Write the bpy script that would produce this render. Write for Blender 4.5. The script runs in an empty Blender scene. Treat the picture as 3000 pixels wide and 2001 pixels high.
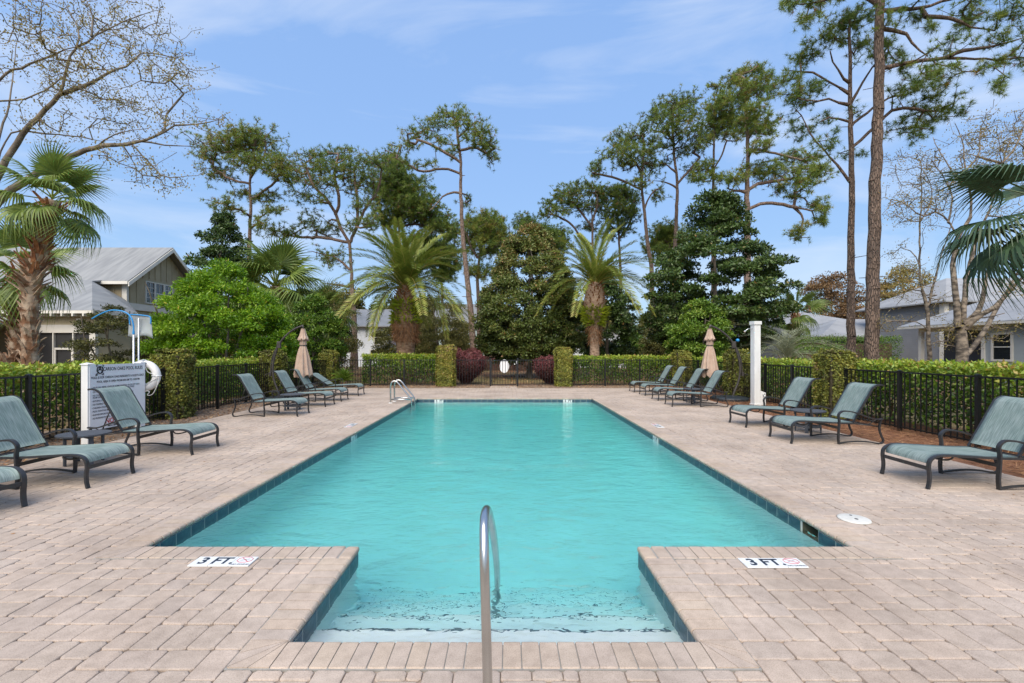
import bpy, bmesh, math, random
import numpy as np
from mathutils import Vector, Matrix

scene = bpy.context.scene
COL = scene.collection
rng = np.random.default_rng(7)
random.seed(7)
PI = math.pi

# ------------------------------------------------------------------ camera
cam_d = bpy.data.cameras.new('camera')
cam = bpy.data.objects.new('camera', cam_d)
COL.objects.link(cam)
cam.location = (0, 0, 1.6)
cam.rotation_euler = (math.radians(90), 0, 0)
cam_d.sensor_width = 36.0
cam_d.lens = 1350 / 3000 * 36.0
cam_d.shift_x = 0.005
cam_d.shift_y = 0.0085
cam_d.clip_start = 0.05
cam_d.clip_end = 3000
scene.camera = cam

# ------------------------------------------------------------------ light
SUN_EL, SUN_AZ = 48.0, 195.0        # azimuth: clockwise from +Y; the sun stands behind the camera
world = bpy.data.worlds.new('World')
scene.world = world
world.use_nodes = True
wn = world.node_tree
wn.nodes.clear()
w_out = wn.nodes.new('ShaderNodeOutputWorld')
w_bg = wn.nodes.new('ShaderNodeBackground')
w_sky = wn.nodes.new('ShaderNodeTexSky')
w_sky.sky_type = 'NISHITA'
w_sky.sun_disc = False
w_sky.sun_elevation = math.radians(SUN_EL)
w_sky.sun_rotation = math.radians(SUN_AZ)
w_sky.altitude = 10
w_sky.air_density = 1.15
w_sky.dust_density = 0.6
w_sky.ozone_density = 3.0
w_bg.inputs['Strength'].default_value = 0.096
# thin high cirrus, everywhere on the dome
w_tc = wn.nodes.new('ShaderNodeTexCoord')
w_map = wn.nodes.new('ShaderNodeMapping')
w_map.inputs['Scale'].default_value = (1.1, 2.2, 5.5)
w_map.inputs['Rotation'].default_value = (0.25, 0.35, 0.5)
w_n = wn.nodes.new('ShaderNodeTexNoise')
w_n.inputs['Scale'].default_value = 1.5
w_n.inputs['Detail'].default_value = 7
w_n.inputs['Roughness'].default_value = 0.55
w_n.inputs['Distortion'].default_value = 0.6
w_r = wn.nodes.new('ShaderNodeValToRGB')
w_r.color_ramp.elements[0].position = 0.47
w_r.color_ramp.elements[0].color = (0, 0, 0, 1)
w_r.color_ramp.elements[1].position = 0.78
w_r.color_ramp.elements[1].color = (0.62, 0.62, 0.62, 1)
w_mix = wn.nodes.new('ShaderNodeMixRGB')
w_mix.inputs['Color2'].default_value = (2.75, 2.95, 3.3, 1)
wn.links.new(w_tc.outputs['Generated'], w_map.inputs['Vector'])
wn.links.new(w_map.outputs['Vector'], w_n.inputs['Vector'])
wn.links.new(w_n.outputs['Fac'], w_r.inputs['Fac'])
wn.links.new(w_r.outputs['Color'], w_mix.inputs['Fac'])
# the raw sky is rolled off by its own brightness and cooled, all round the dome alike
def _vm(op, a, b=None, v=None):
    n = wn.nodes.new('ShaderNodeVectorMath'); n.operation = op
    wn.links.new(a, n.inputs[0])
    if b is not None: wn.links.new(b, n.inputs[1])
    if v is not None: n.inputs[1].default_value = v
    return n.outputs[0]
def _m(op, a, b=None, v=None):
    n = wn.nodes.new('ShaderNodeMath'); n.operation = op
    wn.links.new(a, n.inputs[0])
    if b is not None: wn.links.new(b, n.inputs[1])
    if v is not None: n.inputs[1].default_value = v
    return n.outputs[0]
w_sep = wn.nodes.new('ShaderNodeSeparateColor')
wn.links.new(w_sky.outputs['Color'], w_sep.inputs['Color'])
w_top = _m('MAXIMUM', _m('MAXIMUM', w_sep.outputs['Red'], w_sep.outputs['Green']), w_sep.outputs['Blue'])
w_den = _m('ADD', w_top, v=1.2)
w_cb = wn.nodes.new('ShaderNodeCombineXYZ')
for k, ch in enumerate(('Red', 'Green', 'Blue')):
    wn.links.new(_m('POWER', _m('DIVIDE', w_sep.outputs[ch], w_den), v=0.6), w_cb.inputs[k])
w_col = _vm('MULTIPLY', w_cb.outputs[0], v=(2.16, 2.66, 3.38))
wn.links.new(w_col, w_mix.inputs['Color1'])
wn.links.new(w_mix.outputs['Color'], w_bg.inputs['Color'])
wn.links.new(w_bg.outputs['Background'], w_out.inputs['Surface'])

sun_d = bpy.data.lights.new('sun', 'SUN')
sun_d.energy = 1.5
sun_d.angle = math.radians(60)
sun_d.color = (1.0, 0.90, 0.77)
sun = bpy.data.objects.new('sun', sun_d)
COL.objects.link(sun)
_az, _el = math.radians(SUN_AZ), math.radians(SUN_EL)
_sd = Vector((math.sin(_az) * math.cos(_el), math.cos(_az) * math.cos(_el), math.sin(_el)))
sun.rotation_euler = _sd.to_track_quat('Z', 'Y').to_euler()
sun.location = _sd * 60

scene.view_settings.view_transform = 'Standard'
scene.view_settings.look = 'None'
scene.view_settings.gamma = 1.0
scene.view_settings.use_curve_mapping = False
scene.view_settings.exposure = 1.75
scene.render.engine = 'CYCLES'
scene.cycles.use_denoising = True
scene.cycles.max_bounces = 10
scene.cycles.transmission_bounces = 8
scene.cycles.transparent_max_bounces = 12
scene.cycles.diffuse_bounces = 4
scene.cycles.caustics_refractive = True
scene.cycles.caustics_reflective = False
scene.cycles.blur_glossy = 0.6
scene.cycles.sample_clamp_indirect = 6.0

# ------------------------------------------------------------------ materials
def _set(b, **kw):
    for k, v in kw.items():
        b.inputs[k].default_value = v

def new_mat(name):
    m = bpy.data.materials.new(name)
    m.use_nodes = True
    nt = m.node_tree
    b = nt.nodes['Principled BSDF']
    return m, nt, b

def mat(name, c1, c2=None, rough=0.6, scale=8.0, metal=0.0, bump=0.0, bscale=None, spec=0.5, stretch=None, detail=4, coord='Object', lo=0.35, hi=0.65):
    """principled surface: two tones mixed by noise, optional bump"""
    m, nt, b = new_mat(name)
    _set(b, **{'Roughness': rough, 'Metallic': metal, 'Specular IOR Level': spec})
    if c2 is None and bump == 0:
        b.inputs['Base Color'].default_value = (*c1, 1)
        return m
    tc = nt.nodes.new('ShaderNodeTexCoord')
    mp = nt.nodes.new('ShaderNodeMapping')
    if stretch:
        mp.inputs['Scale'].default_value = stretch
    nt.links.new(tc.outputs[coord], mp.inputs['Vector'])
    n = nt.nodes.new('ShaderNodeTexNoise')
    n.inputs['Scale'].default_value = scale
    n.inputs['Detail'].default_value = detail
    nt.links.new(mp.outputs['Vector'], n.inputs['Vector'])
    r = nt.nodes.new('ShaderNodeValToRGB')
    r.color_ramp.elements[0].position = lo
    r.color_ramp.elements[1].position = hi
    r.color_ramp.elements[0].color = (*c1, 1)
    r.color_ramp.elements[1].color = (*(c2 or c1), 1)
    nt.links.new(n.outputs['Fac'], r.inputs['Fac'])
    nt.links.new(r.outputs['Color'], b.inputs['Base Color'])
    if bump:
        n2 = nt.nodes.new('ShaderNodeTexNoise')
        n2.inputs['Scale'].default_value = bscale or scale * 2
        n2.inputs['Detail'].default_value = 5
        nt.links.new(mp.outputs['Vector'], n2.inputs['Vector'])
        bp = nt.nodes.new('ShaderNodeBump')
        bp.inputs['Strength'].default_value = bump
        bp.inputs['Distance'].default_value = 0.02
        nt.links.new(n2.outputs['Fac'], bp.inputs['Height'])
        nt.links.new(bp.outputs['Normal'], b.inputs['Normal'])
    return m

def leaf_mat(name, cols, rough=0.5, transl=0.3, spec=0.4):
    """foliage: colour picked per leaf through the 'tint' attribute, light also passes through"""
    m, nt, b = new_mat(name)
    _set(b, **{'Roughness': rough, 'Specular IOR Level': spec})
    at = nt.nodes.new('ShaderNodeAttribute')
    at.attribute_name = 'tint'
    r = nt.nodes.new('ShaderNodeValToRGB')
    el = r.color_ramp.elements
    while len(el) < len(cols):
        el.new(0.5)
    for i, c in enumerate(cols):
        el[i].position = i / (len(cols) - 1)
        el[i].color = (c[0]*1.2, c[1]*1.14, c[2], 1)
    nt.links.new(at.outputs['Fac'], r.inputs['Fac'])
    nt.links.new(r.outputs['Color'], b.inputs['Base Color'])
    t = nt.nodes.new('ShaderNodeBsdfTranslucent')
    nt.links.new(r.outputs['Color'], t.inputs['Color'])
    mx = nt.nodes.new('ShaderNodeMixShader')
    mx.inputs['Fac'].default_value = transl
    out = nt.nodes['Material Output']
    nt.links.new(b.outputs['BSDF'], mx.inputs[1])
    nt.links.new(t.outputs['BSDF'], mx.inputs[2])
    nt.links.new(mx.outputs['Shader'], out.inputs['Surface'])
    return m

# ------------------------------------------------------------------ objects
def tag(o, label=None, cat=None, group=None, kind=None):
    if label: o['label'] = label
    if cat: o['category'] = cat
    if group: o['group'] = group
    if kind: o['kind'] = kind
    return o

def link(name, me, material=None, parent=None, loc=None, rot=None, scale=None):
    o = bpy.data.objects.new(name, me)
    COL.objects.link(o)
    if material is not None and me is not None and len(me.materials) == 0:
        me.materials.append(material)
    if parent is not None: o.parent = parent
    if loc is not None: o.location = loc
    if rot is not None: o.rotation_euler = rot
    if scale is not None: o.scale = scale
    return o

def empty(name, loc=(0, 0, 0), rz=0.0):
    o = bpy.data.objects.new(name, None)
    o.empty_display_size = 0.1
    COL.objects.link(o)
    o.location = loc
    o.rotation_euler = (0, 0, rz)
    return o

def np_mesh(name, V, F, smooth=False, attrs=None):
    """fast mesh from numpy: V (n,3), F (m,k) same-size faces"""
    V = np.asarray(V, dtype=np.float32)
    F = np.asarray(F, dtype=np.int32)
    me = bpy.data.meshes.new(name)
    me.vertices.add(len(V))
    me.vertices.foreach_set('co', V.ravel())
    k = F.shape[1]
    me.loops.add(F.size)
    me.loops.foreach_set('vertex_index', F.ravel())
    me.polygons.add(len(F))
    me.polygons.foreach_set('loop_start', np.arange(0, F.size, k, dtype=np.int32))
    me.polygons.foreach_set('loop_total', np.full(len(F), k, dtype=np.int32))
    if smooth:
        me.polygons.foreach_set('use_smooth', np.ones(len(F), dtype=bool))
    for n, arr in (attrs or {}).items():
        a = me.attributes.new(n, 'FLOAT', 'POINT')
        a.data.foreach_set('value', np.asarray(arr, dtype=np.float32))
    me.update(calc_edges=True)
    return me

class MB:
    """collects simple shapes; build() links them as ONE mesh object"""
    def __init__(self):
        self.v, self.f, self.sm = [], [], []
    def add(self, V, F, smooth=False):
        o = len(self.v)
        self.v += [tuple(p) for p in V]
        self.f += [tuple(i + o for i in q) for q in F]
        self.sm += [smooth] * len(F)
        return self
    def box(self, c, s, rz=0.0, ry=0.0, rx=0.0):
        M = Matrix.Rotation(rz, 3, 'Z') @ Matrix.Rotation(ry, 3, 'Y') @ Matrix.Rotation(rx, 3, 'X')
        V = []
        for x, y, z in ((-1,-1,-1),(1,-1,-1),(1,1,-1),(-1,1,-1),(-1,-1,1),(1,-1,1),(1,1,1),(-1,1,1)):
            p = M @ Vector((x*s[0]/2, y*s[1]/2, z*s[2]/2))
            V.append((p.x + c[0], p.y + c[1], p.z + c[2]))
        return self.add(V, [(0,3,2,1),(4,5,6,7),(0,1,5,4),(1,2,6,5),(2,3,7,6),(3,0,4,7)])
    def bbox(self, x0, x1, y0, y1, z0, z1):
        return self.box(((x0+x1)/2, (y0+y1)/2, (z0+z1)/2), (x1-x0, y1-y0, z1-z0))
    def cbox(self, c, s, b):
        """box with chamfered edges"""
        bm = bmesh.new()
        bmesh.ops.create_cube(bm, size=1)
        bmesh.ops.scale(bm, vec=s, verts=bm.verts)
        bmesh.ops.bevel(bm, geom=bm.edges[:], offset=b, segments=2, affect='EDGES', profile=0.5)
        bm.verts.index_update()
        V = [(v.co.x+c[0], v.co.y+c[1], v.co.z+c[2]) for v in bm.verts]
        F = [[v.index for v in f.verts] for f in bm.faces]
        bm.free()
        return self.add(V, F)
    def poly(self, pts):
        return self.add(pts, [tuple(range(len(pts)))])
    def prism(self, pts, d):
        """polygon pts extruded by vector d"""
        n = len(pts)
        V = [tuple(p) for p in pts] + [(p[0]+d[0], p[1]+d[1], p[2]+d[2]) for p in pts]
        F = [tuple(reversed(range(n))), tuple(range(n, 2*n))]
        F += [(i, (i+1) % n, n+(i+1) % n, n+i) for i in range(n)]
        return self.add(V, F)
    def tube(self, path, r, sides=10, cap=True, closed=False):
        P = [Vector(p) for p in path]
        n = len(P)
        R = list(r) if hasattr(r, '__len__') else [r] * n
        V, F = [], []
        up = None
        for i in range(n):
            if closed:
                t = (P[(i+1) % n] - P[i-1]).normalized()
            else:
                t = (P[min(i+1, n-1)] - P[max(i-1, 0)]).normalized()
            if up is None:
                a = Vector((0, 0, 1)) if abs(t.z) < 0.9 else Vector((1, 0, 0))
                up = t.cross(a).normalized()
            up = (up - t * up.dot(t)).normalized()
            w = t.cross(up)
            for k in range(sides):
                a = 2 * math.pi * k / sides
                V.append(P[i] + (up * math.cos(a) + w * math.sin(a)) * R[i])
        for i in range(n if closed else n - 1):
            j = (i + 1) % n
            for k in range(sides):
                F.append((i*sides+k, i*sides+(k+1) % sides, j*sides+(k+1) % sides, j*sides+k))
        self.add(V, F, True)
        if cap and not closed:
            o = len(self.v) - len(V)
            self.f.append(tuple(o + k for k in reversed(range(sides)))); self.sm.append(False)
            self.f.append(tuple(o + (n-1)*sides + k for k in range(sides))); self.sm.append(False)
        return self
    def lathe(self, prof, c=(0, 0, 0), sides=24, smooth=True):
        """prof: (radius, z) pairs turned round the z axis"""
        V, F = [], []
        for r, z in prof:
            for k in range(sides):
                a = 2 * math.pi * k / sides
                V.append((c[0]+r*math.cos(a), c[1]+r*math.sin(a), c[2]+z))
        for i in range(len(prof) - 1):
            for k in range(sides):
                F.append((i*sides+k, i*sides+(k+1) % sides, (i+1)*sides+(k+1) % sides, (i+1)*sides+k))
        return self.add(V, F, smooth)
    def strap(self, path, y, w, t):
        """flat bar following path of (x, z), w wide across y, t thick"""
        P = [Vector((p[0], 0, p[1])) for p in path]
        n = len(P)
        V, F = [], []
        for i in range(n):
            d = (P[min(i+1, n-1)] - P[max(i-1, 0)]).normalized()
            nrm = Vector((-d.z, 0, d.x))
            for sy, sn in ((-1,-1),(1,-1),(1,1),(-1,1)):
                q = P[i] + nrm * (sn * t / 2)
                V.append((q.x, y + sy * w / 2, q.z))
        for i in range(n - 1):
            for k in range(4):
                F.append((i*4+k, i*4+(k+1) % 4, (i+1)*4+(k+1) % 4, (i+1)*4+k))
        F.append((3, 2, 1, 0)); e = (n-1)*4
        F.append((e, e+1, e+2, e+3))
        return self.add(V, F)
    def mesh(self, name):
        me = bpy.data.meshes.new(name)
        me.from_pydata(self.v, [], self.f)
        me.polygons.foreach_set('use_smooth', self.sm)
        me.update()
        return me
    def build(self, name, material, parent=None, loc=None, rot=None):
        return link(name, self.mesh(name), material, parent, loc, rot)

def smooth_path(pts, n=8):
    """Catmull-Rom through pts"""
    P = [np.array(p, float) for p in pts]
    if len(P) < 3:
        return [tuple(p) for p in P]
    out = []
    for i in range(len(P) - 1):
        p0 = P[max(i-1, 0)]; p1 = P[i]; p2 = P[i+1]; p3 = P[min(i+2, len(P)-1)]
        for k in range(n):
            t = k / n
            out.append(tuple(0.5*((2*p1)+(-p0+p2)*t+(2*p0-5*p1+4*p2-p3)*t*t+(-p0+3*p1-3*p2+p3)*t**3)))
    out.append(tuple(P[-1]))
    return out

def text_mesh(body, size, bold=0.0, depth=0.0, align='CENTER', sx=1.0, shear=0.0):
    cu = bpy.data.curves.new('lettering', 'FONT')
    cu.body = body
    cu.size = size
    cu.align_x = align
    cu.align_y = 'CENTER'
    cu.offset = bold
    cu.extrude = depth
    cu.shear = shear
    cu.resolution_u = 3
    ob = bpy.data.objects.new('lettering_source', cu)
    COL.objects.link(ob)
    dg = bpy.context.evaluated_depsgraph_get()
    me = bpy.data.meshes.new_from_object(ob.evaluated_get(dg))
    bpy.data.objects.remove(ob)
    bpy.data.curves.remove(cu)
    if sx != 1.0:
        me.transform(Matrix.Scale(sx, 4, (1, 0, 0)))
    me.materials.clear()
    return me

def unit(n):
    v = rng.normal(size=(n, 3))
    return v / np.linalg.norm(v, axis=1, keepdims=True)

def nrmz(a):
    return a / np.maximum(np.linalg.norm(a, axis=-1, keepdims=True), 1e-9)

def leaf_mesh(name, P, A, N, L, W, tint, fold=0.12):
    """one diamond-shaped leaf per point: A leaf axis, N leaf normal"""
    n = len(P)
    L = np.broadcast_to(np.asarray(L, float), (n,))[:, None]
    W = np.broadcast_to(np.asarray(W, float), (n,))[:, None]
    A = nrmz(A)
    S = nrmz(np.cross(N, A) + 1e-6)
    N = np.cross(A, S)
    V = np.empty((n, 4, 3))
    V[:, 0] = P
    V[:, 1] = P + A*L*0.45 + S*W*0.5 + N*W*fold
    V[:, 2] = P + A*L
    V[:, 3] = P + A*L*0.45 - S*W*0.5 + N*W*fold
    F = np.arange(n*4).reshape(n, 4)
    return np_mesh(name, V.reshape(-1, 3), F, attrs={'tint': np.repeat(tint, 4)})

def vnoise(P, s, seed=0):
    """cheap smooth noise in 0..1 for scattering"""
    r = np.random.default_rng(seed)
    out = np.zeros(len(P))
    for k in range(6):
        d = r.normal(size=3); d /= np.linalg.norm(d)
        out += np.sin(P @ d * s * (1 + 0.5*k) + r.uniform(0, 6.28)) / (1 + 0.3*k)
    return 0.5 + 0.5 * np.clip(out / 2.2, -1, 1)

F0, CX, CY, CH = 1350.0, 1485.0, 1026.0, 1.6
def W_(px, py, Y):
    """world point at depth Y that a survey sighting (px, py) points to"""
    return np.array([(px - CX) / F0 * Y, Y, CH - (py - CY) / F0 * Y])
# ================================================================== ground, pool, deck
PX0, PX1, PY0, PY1 = -2.95, 2.82, 3.76, 15.32       # inner edge of the coping
AX0, AX1, AY0 = -1.195, 1.055, 2.535                # step alcove
CW = 0.225                                           # coping width
DX0, DX1, DY0, DY1 = -6.95, 6.47, -2.0, 19.45        # paved deck
WATER_Z = -0.130

def paver_mat(name, tones):
    m, nt, b = new_mat(name)
    oi = nt.nodes.new('ShaderNodeObjectInfo')
    at = nt.nodes.new('ShaderNodeAttribute'); at.attribute_name = 'tint'
    ad = nt.nodes.new('ShaderNodeMath'); ad.operation = 'ADD'
    fr = nt.nodes.new('ShaderNodeMath'); fr.operation = 'FRACT'
    nt.links.new(oi.outputs['Random'], ad.inputs[0]); nt.links.new(at.outputs['Fac'], ad.inputs[1])
    nt.links.new(ad.outputs[0], fr.inputs[0])
    r = nt.nodes.new('ShaderNodeValToRGB'); el = r.color_ramp.elements
    while len(el) < len(tones): el.new(0.5)
    for i, c in enumerate(tones):
        el[i].position = i / (len(tones) - 1); el[i].color = (*c, 1)
    nt.links.new(fr.outputs[0], r.inputs['Fac'])
    geo = nt.nodes.new('ShaderNodeNewGeometry')
    n1 = nt.nodes.new('ShaderNodeTexNoise'); n1.inputs['Scale'].default_value = 1.1; n1.inputs['Detail'].default_value = 6
    n1.inputs['Roughness'].default_value = 0.65
    n2 = nt.nodes.new('ShaderNodeTexNoise'); n2.inputs['Scale'].default_value = 170; n2.inputs['Detail'].default_value = 3
    n4 = nt.nodes.new('ShaderNodeTexNoise'); n4.inputs['Scale'].default_value = 14; n4.inputs['Detail'].default_value = 5
    for n in (n1, n2, n4): nt.links.new(geo.outputs['Position'], n.inputs['Vector'])
    r1 = nt.nodes.new('ShaderNodeValToRGB')
    r1.color_ramp.elements[0].position = 0.34; r1.color_ramp.elements[0].color = (0.78, 0.76, 0.74, 1)
    r1.color_ramp.elements[1].position = 0.62; r1.color_ramp.elements[1].color = (1.06, 1.05, 1.03, 1)
    nt.links.new(n1.outputs['Fac'], r1.inputs['Fac'])
    r2 = nt.nodes.new('ShaderNodeValToRGB')
    r2.color_ramp.elements[0].position = 0.30; r2.color_ramp.elements[0].color = (0.78, 0.77, 0.76, 1)
    r2.color_ramp.elements[1].position = 0.56; r2.color_ramp.elements[1].color = (1.05, 1.05, 1.05, 1)
    nt.links.new(n2.outputs['Fac'], r2.inputs['Fac'])
    r4 = nt.nodes.new('ShaderNodeValToRGB')
    r4.color_ramp.elements[0].position = 0.32; r4.color_ramp.elements[0].color = (0.88, 0.875, 0.87, 1)
    r4.color_ramp.elements[1].position = 0.60; r4.color_ramp.elements[1].color = (1.03, 1.03, 1.03, 1)
    nt.links.new(n4.outputs['Fac'], r4.inputs['Fac'])
    prev = r.outputs['Color']
    for src in (r1, r2, r4):
        mx = nt.nodes.new('ShaderNodeMixRGB'); mx.blend_type = 'MULTIPLY'; mx.inputs['Fac'].default_value = 1.0
        nt.links.new(prev, mx.inputs['Color1']); nt.links.new(src.outputs['Color'], mx.inputs['Color2'])
        prev = mx.outputs['Color']
    nt.links.new(prev, b.inputs['Base Color'])
    _set(b, **{'Roughness': 0.88, 'Specular IOR Level': 0.25})
    n3 = nt.nodes.new('ShaderNodeTexNoise'); n3.inputs['Scale'].default_value = 90; n3.inputs['Detail'].default_value = 6
    nt.links.new(geo.outputs['Position'], n3.inputs['Vector'])
    bp = nt.nodes.new('ShaderNodeBump'); bp.inputs['Strength'].default_value = 0.35; bp.inputs['Distance'].default_value = 0.004
    nt.links.new(n3.outputs['Fac'], bp.inputs['Height']); nt.links.new(bp.outputs['Normal'], b.inputs['Normal'])
    return m

M_PAVER = paver_mat('concrete_paver', [(0.445, 0.37, 0.31), (0.47, 0.385, 0.32), (0.455, 0.38, 0.325), (0.485, 0.395, 0.325), (0.44, 0.37, 0.318), (0.465, 0.388, 0.325), (0.445, 0.37, 0.31)])
M_COPING = paver_mat('coping_brick', [(0.455, 0.375, 0.315), (0.485, 0.39, 0.31), (0.44, 0.37, 0.318), (0.48, 0.392, 0.31), (0.455, 0.38, 0.322), (0.455, 0.375, 0.315)])
M_JOINT = mat('joint_sand', (0.15, 0.115, 0.09), (0.34, 0.275, 0.225), rough=0.95, scale=5)
M_PLASTER = mat('pool_plaster', (0.82, 0.87, 0.86), (0.88, 0.92, 0.91), rough=0.8, scale=3)
M_TILE = mat('slate_tile', (0.018, 0.045, 0.075), (0.055, 0.105, 0.14), rough=0.35, scale=14, bump=0.2, bscale=30)
M_GROUT = mat('tile_grout', (0.42, 0.42, 0.38))
M_WHITETILE = mat('white_tile', (0.66, 0.68, 0.68), (0.72, 0.73, 0.72), rough=0.35, scale=20)
M_BLACK = mat('black_lettering', (0.012, 0.014, 0.02), rough=0.5)
M_NAVYINK = mat('navy_lettering', (0.02, 0.03, 0.05), rough=0.5)
M_RED = mat('red_lettering', (0.45, 0.02, 0.035), rough=0.5)

# --- ground: one sheet to the horizon with the deck and pool left open
m, nt, b = new_mat('ground_cover')
geo = nt.nodes.new('ShaderNodeNewGeometry')
def _noise(scale, det=6, rough=0.6):
    n = nt.nodes.new('ShaderNodeTexNoise'); n.inputs['Scale'].default_value = scale
    n.inputs['Detail'].default_value = det; n.inputs['Roughness'].default_value = rough
    nt.links.new(geo.outputs['Position'], n.inputs['Vector']); return n
def _ramp(src, stops):
    r = nt.nodes.new('ShaderNodeValToRGB'); el = r.color_ramp.elements
    while len(el) < len(stops): el.new(0.5)
    for i, (p, c) in enumerate(stops): el[i].position = p; el[i].color = (*c, 1)
    nt.links.new(src, r.inputs['Fac']); return r
na, nb, nc = _noise(0.22), _noise(9.0), _noise(70, 3)
ra = _ramp(na.outputs['Fac'], [(0.30, (0.16, 0.155, 0.055)), (0.47, (0.26, 0.20, 0.085)), (0.56, (0.235, 0.12, 0.06)), (0.72, (0.14, 0.075, 0.042))])
rb = _ramp(nb.outputs['Fac'], [(0.3, (0.6, 0.6, 0.6)), (0.7, (1.15, 1.12, 1.05))])
rc = _ramp(nc.outputs['Fac'], [(0.3, (0.65, 0.63, 0.6)), (0.7, (1.15, 1.15, 1.15))])
pv = ra.outputs['Color']
for s in (rb, rc):
    mx = nt.nodes.new('ShaderNodeMixRGB'); mx.blend_type = 'MULTIPLY'; mx.inputs['Fac'].default_value = 1
    nt.links.new(pv, mx.inputs['Color1']); nt.links.new(s.outputs['Color'], mx.inputs['Color2']); pv = mx.outputs['Color']
nt.links.new(pv, b.inputs['Base Color']); b.inputs['Roughness'].default_value = 0.95
bp = nt.nodes.new('ShaderNodeBump'); bp.inputs['Strength'].default_value = 0.7; bp.inputs['Distance'].default_value = 0.03
nt.links.new(nc.outputs['Fac'], bp.inputs['Height']); nt.links.new(bp.outputs['Normal'], b.inputs['Normal'])
M_GROUND = m
GZ = -0.02
g = MB(); E = 900
xs, ys = [-E, DX0+0.01, DX1-0.01, E], [-E, DY0+0.01, DY1-0.01, E]
for i in range(3):
    for j in range(3):
        if (i, j) != (1, 1):
            g.poly([(xs[i], ys[j], GZ), (xs[i+1], ys[j], GZ), (xs[i+1], ys[j+1], GZ), (xs[i], ys[j+1], GZ)])
tag(g.build('ground', M_GROUND), kind='structure')

M_SOIL = mat('leaf_littered_soil', (0.17, 0.12, 0.085), (0.29, 0.215, 0.155), rough=0.95, scale=5, bump=0.8, bscale=45)
M_STRAW = mat('pine_straw', (0.15, 0.062, 0.03), (0.27, 0.125, 0.065), rough=0.95, scale=9, bump=0.9, bscale=60)
bed = MB()
bed.poly([(-9.2, -2, -0.014), (DX0-0.002, -2, -0.014), (DX0-0.002, 21.6, -0.014), (-9.2, 21.6, -0.014)])
bed.poly([(DX0, DY1+0.002, -0.014), (DX1, DY1+0.002, -0.014), (DX1, 21.6, -0.014), (DX0, 21.6, -0.014)])
tag(bed.build('soil_bed', M_SOIL), kind='structure')
bed = MB()
bed.poly([(DX1+0.002, -2, -0.012), (9.0, -2, -0.012), (9.0, 21.6, -0.012), (DX1+0.002, 21.6, -0.012)])
tag(bed.build('pine_straw_bed', M_STRAW), kind='structure')

# --- pool shell
X0, X1, Y0, Y1 = PX0-0.02, PX1+0.02, PY0-0.02, PY1+0.02
BX0, BX1, BY0 = AX0-0.02, AX1+0.02, AY0-0.02
TOPZ = -0.043
def floor_z(y): return -1.10 - 0.42 * max(0.0, (y - 4.3)) / (Y1 - 4.3)
sh = MB()
# floor
ysamp = [3.95, 4.3, 8, 12, Y1]
for a_, b_ in zip(ysamp[:-1], ysamp[1:]):
    sh.poly([(X0, a_, floor_z(a_)), (X1, a_, floor_z(a_)), (X1, b_, floor_z(b_)), (X0, b_, floor_z(b_))])
sh.poly([(X0, Y0, -1.1), (BX0, Y0, -1.1), (BX0, 3.95, -1.1), (X0, 3.95, -1.1)])
sh.poly([(BX1, Y0, -1.1), (X1, Y0, -1.1), (X1, 3.95, -1.1), (BX1, 3.95, -1.1)])
# steps
st = [(BY0, -0.25), (2.95, -0.25), (2.95, -0.47), (3.28, -0.47), (3.28, -0.70), (3.62, -0.70), (3.62, -0.90), (3.95, -0.90), (3.95, -1.10)]
for (ya, za), (yb, zb) in zip(st[:-1], st[1:]):
    sh.poly([(BX0, ya, za), (BX1, ya, za), (BX1, yb, zb), (BX0, yb, zb)])
for x in (BX0, BX1):
    pass
sh.poly([(BX0, Y0, -1.1), (BX0, 3.95, -1.1), (BX0, 3.95, -0.9), (BX0, Y0, -0.9)])
sh.poly([(BX1, Y0, -1.1), (BX1, Y0, -0.9), (BX1, 3.95, -0.9), (BX1, 3.95, -1.1)])
# walls
def wall(x0, y0, x1, y1, zb=-1.7):
    sh.poly([(x0, y0, zb), (x1, y1, zb), (x1, y1, TOPZ), (x0, y0, TOPZ)])
wall(X0, Y0, X0, Y1); wall(X0, Y1, X1, Y1); wall(BX0, Y0, X0, Y0)
wall(X1, Y0, BX1, Y0); wall(BX0, BY0, BX0, Y0); wall(BX1, Y0, BX1, BY0); wall(BX1, BY0, BX0, BY0)
# right wall with the skimmer mouth
SK0, SK1 = 4.20, 4.43
wall(X1, Y1, X1, SK1); wall(X1, SK0, X1, Y0)
sh.poly([(X1, SK0, -1.7), (X1, SK1, -1.7), (X1, SK1, -0.20), (X1, SK0, -0.20)])
for k_ in range(4):      # coved corner between walls and floor
    a0, a1 = PI/2*k_/4, PI/2*(k_+1)/4; R_ = 0.32
    def cv(a, y): return R_*(1-math.sin(a)), R_*(1-math.cos(a))
    (d0, h0), (d1, h1) = cv(a0, 0), cv(a1, 0)
    zb = floor_z(Y1)+0.006
    sh.poly([(X0, Y1-d0, zb+h0), (X0, Y1-d1, zb+h1), (X1, Y1-d1, zb+h1), (X1, Y1-d0, zb+h0)])
    for ya, yb in zip(ysamp[:-1], ysamp[1:]):
        za, zb2 = floor_z(ya)+0.004, floor_z(yb)+0.004
        sh.poly([(X0+d0, ya, za+h0), (X0+d1, ya, za+h1), (X0+d1, yb, zb2+h1), (X0+d0, yb, zb2+h0)])
        sh.poly([(X1-d0, ya, za+h0), (X1-d0, yb, zb2+h0), (X1-d1, yb, zb2+h1), (X1-d1, ya, za+h1)])
pool = sh.build('swimming_pool', M_PLASTER)
tag(pool, kind='structure')
sk = MB()
sk.poly([(X1, SK0, -0.20), (X1+0.3, SK0, -0.20), (X1+0.3, SK1, -0.20), (X1, SK1, -0.20)])
sk.poly([(X1, SK0, TOPZ), (X1, SK1, TOPZ), (X1+0.3, SK1, TOPZ), (X1+0.3, SK0, TOPZ)])
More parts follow.
